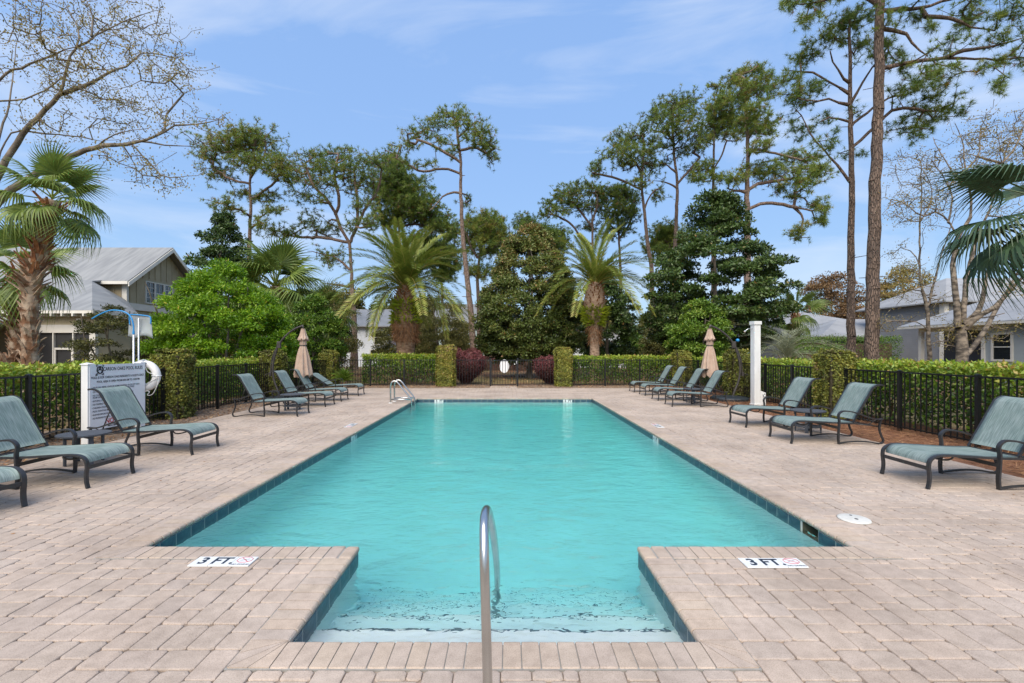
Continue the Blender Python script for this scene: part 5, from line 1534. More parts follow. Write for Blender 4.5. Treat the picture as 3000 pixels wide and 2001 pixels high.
M_CITRUS = leaf_mat('bright_leaf', [(0.035, 0.085, 0.006), (0.08, 0.18, 0.010), (0.145, 0.29, 0.014), (0.23, 0.40, 0.022), (0.36, 0.47, 0.045), (0.50, 0.36, 0.06)], rough=0.4, transl=0.3)
M_GREEN = leaf_mat('shrub_leaf', [(0.028, 0.062, 0.010), (0.058, 0.125, 0.016), (0.10, 0.195, 0.024), (0.165, 0.265, 0.036), (0.26, 0.34, 0.07), (0.36, 0.28, 0.07)], rough=0.4, transl=0.25)
M_OLIVE = leaf_mat('olive_leaf', [(0.045, 0.05, 0.018), (0.085, 0.095, 0.026), (0.135, 0.14, 0.04), (0.20, 0.185, 0.06), (0.27, 0.22, 0.08), (0.33, 0.21, 0.08)], rough=0.6, transl=0.25)
M_RUST = leaf_mat('rusty_leaf', [(0.07, 0.055, 0.025), (0.12, 0.08, 0.04), (0.17, 0.105, 0.055), (0.22, 0.14, 0.07), (0.12, 0.12, 0.045)], rough=0.7, transl=0.2)
M_TANLEAF = leaf_mat('budding_leaf', [(0.14, 0.12, 0.04), (0.23, 0.20, 0.065), (0.32, 0.28, 0.10), (0.30, 0.18, 0.08)], rough=0.7, transl=0.35)

def frusta(p0, p1, r0, r1, sides=5):
    """open tapered tubes between point pairs, as arrays"""
    d = nrmz(p1-p0)
    ref = np.where(np.abs(d[:, 2:3]) < 0.9, np.array([[0, 0, 1.0]]), np.array([[1.0, 0, 0]]))
    u = nrmz(np.cross(d, ref)); w = np.cross(d, u)
    a = np.arange(sides)*2*PI/sides
    ring = u[:, None, :]*np.cos(a)[None, :, None] + w[:, None, :]*np.sin(a)[None, :, None]
    A = p0[:, None, :] + ring*r0[:, None, None]
    B = p1[:, None, :] + ring*r1[:, None, None]
    V = np.concatenate([A, B], 1).reshape(-1, 3)
    k = np.arange(sides); kn = (k+1) % sides
    f = np.stack([k, kn, sides+kn, sides+k], 1)
    F = (f[None] + (np.arange(len(p0))*2*sides)[:, None, None]).reshape(-1, 4)
    return V, F

class Skeleton:
    """branch graph grown toward targets; thickness follows from what each branch carries"""
    def __init__(self):
        self.p, self.par, self.rmin, self.ex = [], [], [], []
    def node(self, p, par, r=0.0, ex=0.0):
        self.p.append(np.array(p, float)); self.par.append(par); self.rmin.append(r); self.ex.append(ex)
        return len(self.p)-1
    def limb(self, pts, r0, r1, step=0.35, wob=0.0, root=False, src=None):
        q = np.array(smooth_path(pts, 8))
        d = np.concatenate([[0], np.cumsum(np.linalg.norm(np.diff(q, axis=0), axis=1))])
        n = max(2, int(d[-1]/step)+1)
        t = np.linspace(0, d[-1], n)
        q = np.stack([np.interp(t, d, q[:, k]) for k in range(3)], 1)
        if wob: q[1:] += np.cumsum(rng.normal(size=(n-1, 3))*wob, 0)*0.3 + rng.normal(size=(n-1, 3))*wob
        par = -1
        if not root:
            a = np.array(self.p)
            par = int(np.argmin(((a-q[0])**2).sum(1)))
        ids = []
        for k in range(n):
            if not root and k == 0 and np.linalg.norm(self.p[par]-q[0]) < 0.12:
                continue
            par = self.node(q[k], par, r0+(r1-r0)*k/(n-1)); ids.append(par)
        return ids
    def grow(self, targets, step=0.4, wob=0.05, sag=0.0, lo=0, reach=1.0):
        if len(targets) == 0: return []
        T = np.array(targets, float)
        base = np.array(self.p[lo:])
        dm = np.min(((T[:, None, :]-base[None])**2).sum(2), 1)
        tips = []
        for i in np.argsort(dm):
            a = np.array(self.p[lo:])
            t = T[i]
            dv = t-a
            ds = np.sqrt((dv**2).sum(1))
            cost = ds*(1+0.45*np.clip(-dv[:, 2]/np.maximum(ds, .01), 0, 1))
            j = lo+int(np.argmin(cost))
            p0 = self.p[j]; L = np.linalg.norm(t-p0)
            n = max(1, int(L/step))
            pd = p0-self.p[self.par[j]] if self.par[j] >= 0 else np.array([0, 0, 1.0])
            pd = pd/max(np.linalg.norm(pd), 1e-6)
            c = p0 + (t-p0)*0.5 + pd*L*0.18 + np.array([0, 0, -sag*L]) + rng.normal(size=3)*wob*L
            par = j
            for k in range(1, n+1):
                s = k/n
                q = (1-s)**2*p0 + 2*s*(1-s)*c + s*s*t
                if k < n: q = q + rng.normal(size=3)*wob*0.5
                par = self.node(q, par)
            tips.append(par)
        return tips
    def radii(self, rtip, ex=2.3):
        n = len(self.p); acc = np.zeros(n)
        R = np.zeros(n); has = np.zeros(n, bool)
        for i in range(n-1, -1, -1):
            r = max((acc[i]**(1/ex)) if has[i] else rtip, rtip)
            R[i] = max(r, self.rmin[i])
            p = self.par[i]
            if p >= 0:
                acc[p] += r**ex; has[p] = True
        return R
    def mesh(self, name, rtip, sides=5, ex=2.3, cap=None):
        R = self.radii(rtip, ex)
        if cap: R = np.minimum(R, np.maximum(cap, np.array(self.rmin)))
        par = np.array(self.par); i = np.where(par >= 0)[0]
        P = np.array(self.p)
        thick = R[i] > 0.05
        big, small = i[thick], i[~thick]
        V1, F1 = frusta(P[par[big]], P[big], R[par[big]] if len(big) else R[:0], R[big], 10) if len(big) else (np.zeros((0, 3)), np.zeros((0, 4), int))
        r0 = np.minimum(R[par[small]], R[small]*1.6)
        V2, F2 = frusta(P[par[small]], P[small], r0, R[small], sides)
        V = np.concatenate([V1, V2]); F = np.concatenate([F1, F2+len(V1)])
        return np_mesh(name, V, F, smooth=True)
    def dirs(self, ids):
        P = np.array(self.p)
        return nrmz(np.array([P[i]-P[self.par[i]] for i in ids]))

def needles(P, D, nb, L, W, tint, spread=0.9):
    """bushy needle tufts: nb blades round each point, swept along D"""
    n = len(P)
    dirs = nrmz(D[:, None, :]*0.55 + unit(n*nb).reshape(n, nb, 3)*spread + np.array([0, 0, 0.12]))
    dirs = dirs.reshape(-1, 3); Q = np.repeat(P, nb, 0)
    m_ = len(Q)
    l = rng.uniform(0.65, 1.1, m_)*L
    s = nrmz(np.cross(dirs, unit(m_)))
    V = np.empty((m_, 3, 3))
    V[:, 0] = Q - s*W*0.5; V[:, 1] = Q + s*W*0.5; V[:, 2] = Q + dirs*l[:, None] + np.array([0, 0, -0.04])*l[:, None]
    t = np.clip(np.repeat(tint, nb) + rng.normal(size=m_)*0.07, 0, 1)
    return V.reshape(-1, 3), np.arange(m_*3).reshape(-1, 3), np.repeat(t, 3)

GROWTH = 1.18
def cl_pts(clumps, T, Y, dens, dscale=1.0, jitter=True, yspread=None):
    """sample branch tips in ellipsoid clumps given as survey sightings (x, y, rx, ry[, dy])"""
    out, tone = [], []
    ox, oy, s = T
    for k, c in enumerate(clumps):
        px, py = ox+c[0]/s, oy+c[1]/s
        dy = c[4] if len(c) > 4 else (rng.uniform(-1, 1)*(yspread or 1.5))
        yy = Y+dy
        rx, rz = c[2]*GROWTH/s/F0*yy, c[3]*GROWTH/s/F0*yy
        ctr = W_(px, py, yy)
        ry = (rx+rz)/2*dscale
        n = max(4, int(rx*rz*PI*dens*(0.6+0.4*ry)))
        d = np.clip(rng.normal(size=(n, 3))*0.52, -1.35, 1.35)
        out.append(ctr+d*np.array([rx, ry, rz])); tone += [rng.normal()*0.5]*n
    return np.concatenate(out), np.array(tone)

def pine(label, Y, T, trunk, r0, clumps, limbs=(), base=None, dens=7.0, nb=11, L=0.30, W=0.022, tone=0.42, pale=False, tufts=4, r1=0.05, rtip=0.009, yspread=1.8, stubs=True, dens2=False):
    if Y > 25:
        dens, tufts, L, W, rtip, nb, tone = dens*3.8, max(3, tufts-1), L*1.0, W*1.25, 0.019, nb+4, tone+0.07
    else:
        dens, L, W, rtip, nb = dens*3.2, L*0.98, W*1.35, 0.011, nb+4
    ox, oy, s = T
    def pt(c, yy=Y): return W_(ox+c[0]/s, oy+c[1]/s, yy)
    tp = [pt(c) for c in trunk]
    b = np.array(tp[0]); 
    if base is not None: b = np.array([base, Y, GZ])
    b = np.array([b[0], Y, GZ-0.1])
    pts = [b] + [p for p in tp if p[2] > 0.4]
    sk = Skeleton()
    sk.limb(pts, r0, r1, 0.45, 0.015, root=True)
    ntr = len(sk.p)
    lo = int(ntr*0.28)
    for lb in limbs:
        dyy = rng.uniform(-0.8, 0.8)
        q = [pt(c, Y+dyy*k/len(lb)) for k, c in enumerate(lb)]
        sk.limb(q, max(0.03, r0*0.33), 0.022, 0.4, 0.02)
    P, tn = cl_pts(clumps, T, Y, dens, yspread=yspread)
    tips = sk.grow(P, 0.36, 0.10, 0.08, lo=lo)
    # dead stubs on the bole
    if stubs:
        for k in range(10):
            j = rng.integers(int(ntr*0.2), ntr-1)
            a = rng.random()*2*PI
            q = sk.p[j]; sk.node(q+np.array([math.cos(a), math.sin(a), 0.1])*rng.uniform(.25, .6), j)
    root = empty('pine_tree', tuple(b+np.array([0, 0, 0.1]))); tag(root, label, 'pine', 'tall pines round the pool garden')
    off = np.array(root.location)
    for i in range(len(sk.p)): sk.p[i] = sk.p[i]-off
    link('trunk', sk.mesh('trunk', rtip, 4, ex=2.15, cap=max(0.045, r0*0.36)), M_PINEBARK_PALE if pale else M_PINEBARK, root)
    if dens2:
        pass
    D = sk.dirs(tips); PP = np.array([sk.p[i] for i in tips])
    order = np.argsort(((P[:, None, :]-off)[:, 0]**2).sum(1)) if False else None
    tone_t = rng.normal(size=len(tips))*0.13
    Q, DD, tt = [], [], []
    for k in range(tufts):
        f = rng.random(len(tips))[:, None]*0.30*(k > 0)
        Q.append(PP - D*f + (rng.normal(size=PP.shape)*L*0.42 if k else 0)); DD.append(nrmz(D+unit(len(D))*0.5*(k > 0)))
        tt.append(np.clip(tone+tone_t+rng.normal(size=len(D))*0.09, 0, 0.82))
    Q, DD, tt = np.concatenate(Q), np.concatenate(DD), np.concatenate(tt)
    tt = np.where(rng.random(len(tt)) < 0.012, 0.97, tt)
    V, F, t = needles(Q, DD, nb, L, W, tt)
    link('crown', np_mesh('crown', V, F, attrs={'tint': t}), M_NEEDLE, root)
    return root

T3, T4, T5, T6 = (550, 250, 2.091), (1350, 450, 2.4125), (1700, 100, 2.24), (2200, 0, 2.24)
pine('pine behind the bright green shrub, its trunk rising beside a fan palm', 38, T3, [(370, 1450), (375, 1000), (385, 760), (380, 600), (400, 430), (420, 300)], 0.26,
     [(250, 370, 150, 75), (430, 340, 105, 70), (560, 490, 100, 80), (180, 540, 80, 45), (480, 680, 85, 35), (220, 740, 90, 35), (520, 760, 75, 28), (450, 850, 60, 40), (330, 660, 60, 28), (380, 470, 90, 50), (330, 300, 80, 40), (620, 560, 50, 50), (120, 420, 60, 40)],
     limbs=[[(380, 600), (310, 590), (230, 560)], [(400, 690), (470, 650), (540, 590)], [(390, 560), (470, 430), (480, 350)]], tone=0.46, pale=True, dens=7.5)
pine('forked pine with twin crooked limbs and sparse crown behind the thick feathery palm', 40, T3, [(1020, 1460), (1010, 1250), (1000, 1100), (990, 960)], 0.36,
     [(780, 440, 90, 42), (920, 430, 90, 45), (1060, 450, 80, 45), (1160, 470, 60, 45), (740, 560, 70, 60), (860, 590, 80, 40), (1000, 590, 60, 60), (560, 900, 80, 36), (740, 830, 70, 45), (850, 880, 80, 40), (770, 690, 90, 36), (1060, 720, 60, 50), (1120, 830, 60, 60), (880, 1060, 80, 55), (1110, 590, 60, 50), (640, 660, 50, 22), (830, 500, 100, 40), (960, 500, 100, 40), (1080, 530, 70, 40), (1000, 850, 50, 40), (650, 900, 60, 30)],
     limbs=[[(990, 960), (940, 880), (905, 790), (850, 700), (760, 600), (720, 480)], [(905, 790), (930, 700), (900, 560), (920, 450)], [(1000, 960), (1040, 860), (1100, 730), (1160, 660), (1190, 520)], [(1040, 860), (1040, 700), (1020, 560)], [(985, 965), (850, 935), (650, 925), (540, 890)], [(992, 1130), (930, 1070), (840, 1035), (735, 1015)], [(985, 1235), (900, 1220), (825, 1212)]],
     tone=0.36, pale=True, dens=6.0, tufts=3, nb=9)
pine('dark dense pine standing behind the forked pine', 50, T3, [(1300, 1450), (1300, 950), (1290, 800), (1300, 600)], 0.30,
     [(1260, 540, 90, 70), (1340, 640, 120, 75), (1250, 680, 100, 60), (1420, 730, 110, 70), (1300, 780, 130, 50), (1180, 620, 60, 45), (1480, 820, 100, 50), (1560, 860, 80, 45), (1230, 830, 80, 40), (1250, 470, 60, 40)],
     limbs=[[(1300, 900), (1220, 870), (1150, 790)], [(1300, 870), (1400, 850), (1500, 900)]], tone=0.30, dens=6.5, tufts=5, W=0.028, L=0.34)
pine('tallest slender pine with a reddish bole beside the gate, open flat crown', 33, T3, [(1750, 1660), (1735, 1400), (1690, 1000), (1672, 700), (1668, 450), (1650, 300), (1640, 160)], 0.27,
     [(1630, 190, 70, 45), (1510, 240, 80, 45), (1400, 290, 60, 40), (1350, 370, 70, 30), (1240, 420, 60, 22), (1700, 220, 70, 50), (1790, 280, 60, 55), (1840, 350, 50, 60), (1860, 430, 40, 50), (1750, 330, 60, 40), (1560, 340, 60, 35), (1450, 480, 70, 22), (1330, 460, 60, 25), (1700, 700, 40, 30), (1620, 400, 50, 30), (1560, 170, 40, 30)],
     limbs=[[(1668, 540), (1560, 510), (1440, 530), (1370, 500), (1280, 450)], [(1668, 470), (1560, 400), (1460, 350), (1380, 320)], [(1668, 400), (1760, 380), (1830, 420)], [(1672, 660), (1590, 665), (1530, 720), (1480, 770)]], tone=0.42, pale=True, dens=6.5)
pine('shorter fresh green pine beside the tallest slender pine', 36, T4, [(135, 1440), (128, 1100), (118, 900), (128, 740), (150, 600)], 0.27,
     [(180, 480, 110, 55), (250, 560, 95, 65), (110, 560, 70, 55), (280, 640, 60, 50), (70, 470, 50, 40), (170, 690, 90, 40), (60, 640, 50, 50), (230, 470, 60, 40), (190, 600, 80, 50), (90, 820, 60, 40), (190, 840, 60, 40)],
     limbs=[[(120, 740), (60, 630), (40, 560)], [(130, 730), (200, 690), (260, 650)]], tone=0.50, tufts=6, dens=7, L=0.36)
pine('pine with a long low limb, beside the big magnolia', 43, T5, [(470, 1560), (445, 1400), (425, 1200), (405, 1000), (415, 800), (412, 660)], 0.30,
     [(230, 680, 60, 45), (420, 610, 45, 40), (350, 680, 75, 45), (470, 700, 45, 45), (200, 780, 60, 36), (380, 780, 95, 45), (110, 850, 40, 45), (100, 910, 40, 35), (280, 850, 75, 45), (450, 860, 65, 55), (390, 960, 70, 35), (510, 1050, 45, 45), (300, 740, 70, 40), (460, 770, 50, 40)],
     limbs=[[(402, 1020), (320, 980), (220, 940), (120, 920)], [(408, 930), (360, 840), (260, 760)], [(420, 1150), (460, 1060), (500, 1020)]], tone=0.36, tufts=4, dens=6.5)
pine('straight pine whose flat top stands above the big magnolia', 45, T5, [(620, 1500), (625, 1320), (635, 1000), (620, 850), (605, 640), (612, 460)], 0.32,
     [(560, 470, 70, 45), (680, 440, 90, 45), (500, 530, 70, 45), (600, 560, 100, 45), (720, 540, 60, 45), (620, 640, 120, 36), (760, 620, 50, 40), (560, 730, 60, 28), (700, 750, 80, 45), (780, 700, 60, 45), (550, 840, 45, 30), (740, 900, 60, 36), (640, 500, 80, 40)],
     limbs=[[(640, 980), (720, 890), (790, 810)], [(610, 700), (560, 650), (490, 640)], [(620, 900), (570, 860), (520, 850)], [(632, 1010), (560, 970), (480, 960)]], tone=0.34, tufts=4, dens=6.5)
pine('thin pine tucked behind the broad pale-trunked pine', 41, T5, [(870, 1500), (872, 1060), (880, 800), (885, 600), (910, 400)], 0.24,
     [(940, 450, 100, 45), (860, 480, 70, 45), (1000, 520, 100, 55), (880, 570, 80, 45), (960, 600, 70, 55), (860, 640, 60, 45), (1000, 650, 80, 36), (820, 700, 40, 36), (900, 350, 50, 35), (940, 395, 50, 35), (820, 870, 60, 45), (780, 950, 60, 36), (910, 930, 70, 28)],
     limbs=[[(880, 880), (930, 790), (960, 700)], [(876, 920), (830, 880), (790, 900)]], tone=0.44, tufts=5, dens=6.5)
pine('broad pine with a pale trunk and a long drooping limb above the magnolia', 35, T5, [(1100, 1560), (1095, 1300), (1092, 1000), (1100, 750), (1078, 400), (1080, 290)], 0.36,
     [(1040, 260, 70, 40), (1150, 240, 80, 36), (1230, 280, 50, 45), (1010, 310, 50, 36), (1110, 340, 80, 45), (1060, 420, 60, 36), (1180, 380, 70, 45), (1140, 500, 80, 40), (1120, 570, 90, 50), (1180, 610, 80, 45), (1240, 600, 40, 55), (1200, 730, 80, 40), (1000, 960, 90, 30), (1150, 900, 120, 45), (1290, 880, 80, 40), (1430, 930, 80, 40), (1560, 900, 80, 50), (1480, 1000, 60, 40), (1500, 830, 80, 40), (1400, 790, 60, 36), (1540, 1110, 45, 36), (1600, 1150, 45, 55), (1460, 1270, 55, 26), (1410, 1320, 45, 36), (1590, 1220, 40, 30), (1330, 1010, 60, 30), (1400, 1060, 60, 25)],
     limbs=[[(1105, 1020), (1180, 980), (1300, 960), (1420, 940)], [(1110, 1145), (1170, 1120), (1260, 1110), (1400, 1135), (1520, 1160)], [(1400, 1135), (1460, 1200), (1450, 1290)], [(1090, 1030), (1000, 1030), (930, 1060)], [(1100, 760), (1200, 760), (1330, 800), (1450, 830)]], tone=0.46, pale=True, tufts=5, dens=6.5, L=0.33)
pine('rounded pine crown left of centre in the far group behind the slender palm', 47, T4, [(935, 1400), (930, 700), (930, 520), (920, 380)], 0.30,
     [(860, 240, 80, 45), (720, 310, 80, 55), (640, 350, 60, 45), (960, 260, 70, 45), (820, 350, 80, 55), (960, 380, 70, 50), (600, 420, 50, 36), (920, 520, 70, 36), (780, 270, 60, 40), (700, 400, 60, 35)],
     limbs=[[(930, 640), (860, 600), (780, 500), (680, 440), (610, 430)], [(930, 520), (860, 430), (800, 350)], [(930, 480), (960, 380), (960, 300)]], tone=0.32, tufts=4, dens=6, W=0.028)
pine('darker pine crown beside the rounded one in the far group', 49, T4, [(1122, 1400), (1128, 900), (1118, 640), (1105, 420)], 0.30,
     [(1050, 300, 80, 55), (1150, 280, 70, 55), (1200, 330, 60, 50), (1100, 400, 80, 55), (1190, 440, 70, 45), (1060, 480, 60, 40), (1200, 380, 50, 40), (1110, 250, 60, 40), (1040, 570, 70, 30), (1160, 530, 60, 35)],
     limbs=[[(1120, 600), (1180, 520), (1210, 440)], [(1118, 560), (1050, 500), (1010, 430)]], tone=0.27, tufts=5, dens=6, W=0.028)
pine('low rounded pine showing between the slender palm and the magnolia', 52, T4, [(1480, 1400), (1480, 900), (1470, 650)], 0.28,
     [(1470, 540, 90, 50), (1400, 600, 80, 50), (1540, 590, 80, 50), (1470, 640, 110, 50), (1380, 690, 70, 40), (1560, 680, 60, 40)], tone=0.40, tufts=6, dens=6, W=0.03, L=0.36)
pine('hazy grey-green pine behind the pyramid magnolia', 60, T4, [(500, 1400), (500, 800), (490, 560)], 0.28,
     [(450, 490, 70, 45), (520, 520, 80, 50), (600, 570, 80, 50), (690, 570, 70, 45), (660, 650, 80, 50), (560, 620, 70, 40), (720, 640, 50, 40)], tone=0.26, tufts=5, dens=5, W=0.035, L=0.4)
pine('bushy pine behind the tallest slender pine, over the mint house', 56, T3, [(1560, 1450), (1555, 1200), (1550, 1000)], 0.28,
     [(1450, 960, 80, 50), (1540, 1000, 90, 55), (1600, 1080, 70, 60), (1480, 1070, 70, 50), (1420, 1020, 60, 40), (1560, 1160, 70, 40), (1620, 900, 60, 40)], tone=0.38, tufts=6, dens=5.5, W=0.035, L=0.4)
# near pines on the right
pine('slim near pine with forking limbs left of the thick pine', 19.3, T6, [(655, 2300), (655, 1900), (657, 1560), (662, 1200), (655, 800), (650, 600), (655, 400), (650, 200), (655, 110)], 0.185,
     [(640, 130, 100, 50), (500, 230, 90, 55), (720, 100, 80, 45), (600, 200, 100, 60), (400, 330, 110, 50), (320, 380, 70, 36), (700, 300, 80, 45), (840, 300, 90, 55), (900, 360, 90, 45), (220, 520, 70, 55), (330, 600, 120, 55), (160, 570, 60, 55), (400, 560, 70, 36), (280, 680, 80, 36), (470, 770, 55, 36), (950, 600, 80, 36), (1120, 500, 80, 45), (1100, 590, 120, 45), (1240, 620, 60, 36), (1180, 700, 130, 36), (1300, 720, 90, 36), (1385, 730, 40, 28), (1050, 790, 90, 28), (1100, 840, 80, 36), (950, 850, 60, 36), (1030, 910, 50, 22), (1200, 770, 80, 36), (560, 890, 40, 36), (450, 960, 60, 36), (620, 1010, 40, 26), (730, 1000, 45, 22), (690, 720, 30, 20), (250, 820, 60, 40), (340, 880, 60, 40), (480, 1010, 40, 30)],
     limbs=[[(645, 1190), (520, 1020), (420, 910), (350, 770), (300, 700)], [(672, 960), (800, 850), (930, 720), (1090, 720), (1280, 740)], [(645, 610), (480, 520), (390, 470), (260, 460)], [(665, 660), (770, 480), (850, 380)], [(645, 690), (500, 655), (400, 660), (300, 640)], [(670, 810), (780, 730), (900, 640), (1080, 600)], [(650, 800), (540, 765), (450, 800)], [(655, 560), (560, 440), (520, 340)]],
     tone=0.42, dens=9.0, tufts=4, nb=22, L=0.25, W=0.010, rtip=0.007, yspread=1.1)
pine('thick near pine that rises out of the top of the picture', 17.6, T6, [(790, 2400), (800, 2000), (808, 1568), (815, 1200), (825, 800), (835, 500), (840, 100), (848, -250), (850, -600)], 0.255,
     [(1230, 300, 80, 40), (1370, 280, 60, 26), (1490, 130, 120, 50), (1600, 100, 80, 55), (1420, 170, 70, 36), (1680, 220, 80, 36), (1580, 300, 60, 26), (1780, 60, 80, 55), (1750, 370, 80, 36), (1600, 430, 80, 36), (1500, 450, 70, 36), (1650, 530, 70, 36), (1700, 600, 55, 26), (1320, 430, 90, 36), (1200, 470, 80, 36), (1240, 540, 80, 36), (1150, 200, 60, 36), (480, 20, 150, 34), (330, 20, 100, 26), (240, 20, 50, 26), (400, 120, 80, 36), (340, 170, 50, 26), (1080, 110, 80, 36), (1000, 420, 70, 45), (900, 90, 80, 45), (1900, 180, 110, 60), (1950, 400, 100, 50), (700, -200, 150, 70), (950, -260, 160, 80), (1250, -150, 150, 60), (520, -90, 120, 50), (1500, -80, 140, 60), (850, -450, 200, 90), (1100, -400, 150, 80), (600, -380, 140, 80)],
     limbs=[[(845, 450), (1050, 410), (1300, 380), (1600, 390), (1900, 370)], [(870, 190), (1000, 220), (1100, 330), (1160, 375)], [(850, 70), (960, 60), (1150, 45), (1280, 0), (1450, -40)], [(1150, 110), (1300, 120), (1450, 180), (1600, 200)], [(840, 30), (700, -40), (540, -10), (380, 30), (260, 30)], [(1300, 370), (1420, 330), (1600, 300), (1780, 250)]],
     tone=0.42, dens=8.5, tufts=4, nb=22, L=0.25, W=0.010, rtip=0.007, yspread=1.2, r1=0.12)

# ------------------------------------------------------------------ bare and budding trees
def bare_tree(name, label, Y, T, limbs, clumps, leaf_n, bark, leafm, base, r0=0.16, dens=5.0, rtip=0.005, L=0.07, cat='tree', group=None, yspread=1.2, thin=0.02, leafspread=0.22, lw=0.5):
    ox, oy, s = T
    def pt(c, yy): return W_(ox+c[0]/s, oy+c[1]/s, yy)
    sk = Skeleton()
    for k, lb in enumerate(limbs):
        dy = lb[0]; rr = lb[1]; pts = lb[2:]
        q = [pt(c, Y+dy*j/max(1, len(pts)-1)) for j, c in enumerate(pts)]
        if k == 0:
            q = [np.array([base, Y, GZ-0.1])] + q
            sk.limb(q, rr[0], rr[1], 0.3, 0.012, root=True)
        else:
            sk.limb(q, rr[0], rr[1], 0.3, 0.012)
    P, _ = cl_pts(clumps, T, Y, dens, yspread=yspread, dscale=1.2)
    tips = sk.grow(P, 0.22, 0.10, 0.02, lo=6)
    root = empty(name, (base, Y, GZ)); tag(root, label, cat, group)
    off = np.array(root.location)
    sk.p = [p-off for p in sk.p]
    link('trunk', sk.mesh('trunk', rtip, 4, ex=2.5), bark, root)
    if leaf_n:
        idx = rng.choice(len(tips), leaf_n)
        PP = np.array([sk.p[i] for i in tips]); D = sk.dirs(tips)
        Q = PP[idx] - D[idx]*rng.random((leaf_n, 1))*0.5 + rng.normal(size=(leaf_n, 3))*leafspread*0.4
        A = nrmz(unit(leaf_n)+np.array([0, 0, -0.6])); LL = rng.uniform(0.6, 1.2, leaf_n)*L
        link('crown', leaf_mesh('crown', Q, A, unit(leaf_n), LL, LL*lw, np.clip(rng.normal(size=leaf_n)*0.25+0.45, 0, 1)), leafm, root)
    return root
T2 = (0, 0, 2.24)
bare_tree('birch_tree', 'wide-spreading nearly leafless tree whose limbs arch over the fan palm and beige house', 13.0, T2,
    [(0.3, (0.16, 0.006), (-130, 1500), (-60, 1260), (0, 1130), (130, 900), (270, 740), (390, 620), (430, 480), (470, 350), (600, 250), (750, 170), (900, 100), (1080, 60)),
     (1.0, (0.06, 0.006), (420, 610), (560, 560), (700, 480), (850, 420), (950, 340), (1150, 380)),
     (-0.6, (0.12, 0.006), (-130, 1500), (0, 1310), (200, 1160), (330, 1070), (480, 1010), (640, 955), (800, 940), (950, 910), (1060, 860), (1150, 810), (1300, 800), (1480, 760)),
     (1.5, (0.05, 0.006), (-60, 1260), (-40, 700), (120, 660), (300, 590), (440, 480), (600, 420)),
     (-0.8, (0.06, 0.006), (-60, 1260), (-30, 580), (200, 430), (400, 340), (560, 280), (700, 160)),
     (0.5, (0.03, 0.006), (500, 310), (510, 180), (410, 0)), (0.8, (0.03, 0.006), (600, 240), (600, 90), (550, -20)),
     (0.2, (0.02, 0.006), (800, 945), (880, 1070), (890, 1180)), (-0.6, (0.025, 0.006), (850, 935), (1000, 1080), (1100, 1160), (1300, 1150)),
     (0.5, (0.03, 0.006), (-60, 1260), (60, 880), (300, 880), (500, 890), (680, 930)), (0.4, (0.02, 0.006), (1080, 850), (1090, 750), (1180, 650)),
     (1.2, (0.05, 0.006), (-60, 1260), (0, 870), (50, 720), (80, 560), (100, 380), (130, 150)),
     (-0.4, (0.03, 0.006), (640, 960), (760, 880), (950, 850)), (0.4, (0.03, 0.006), (900, 925), (1100, 955), (1280, 960), (1330, 970))],
    [(250, 250, 260, 240), (600, 130, 240, 130), (900, 130, 230, 120), (1020, 380, 260, 120), (1180, 550, 110, 80), (700, 640, 380, 110), (350, 800, 330, 70), (1100, 800, 280, 70), (1400, 800, 120, 40), (950, 1050, 280, 90), (1100, 1230, 140, 90), (700, 400, 290, 90), (100, 100, 120, 110), (350, 500, 250, 80), (1180, 440, 90, 120), (820, 700, 200, 60)],
    11000, M_GREYBARK, M_TANLEAF, -15.4, dens=22, L=0.068, cat='tree', yspread=1.6, rtip=0.007)
T7 = (2650, 300, 1.96)
bare_tree('birch_tree', 'slender leafless birch with a forked pale trunk beside the thick pine', 17.0, T7,
    [(0.1, (0.085, 0.012), (147, 1560), (140, 1350), (135, 1200), (112, 1100), (88, 960), (85, 800), (95, 640), (100, 480), (95, 330)),
     (0.5, (0.05, 0.010), (135, 1190), (150, 1110), (180, 1000), (200, 900), (250, 760), (300, 600)),
     (-0.4, (0.02, 0.008), (140, 1310), (60, 1260), (-60, 1255), (-150, 1240)), (0.4, (0.025, 0.01), (90, 930), (40, 860), (-20, 830)),
     (0.3, (0.02, 0.01), (95, 680), (160, 540), (130, 420))],
    [(80, 350, 110, 80), (-30, 330, 70, 60), (150, 430, 80, 90), (40, 500, 90, 80), (20, 650, 100, 80), (160, 620, 90, 80), (-40, 880, 80, 70), (-110, 1250, 100, 60), (60, 1000, 90, 70), (210, 1150, 70, 80), (230, 1330, 70, 80), (-40, 1100, 90, 60)],
    4500, M_BIRCHBARK, M_TANLEAF, 15.55, dens=30, rtip=0.0065, L=0.06, yspread=0.9)
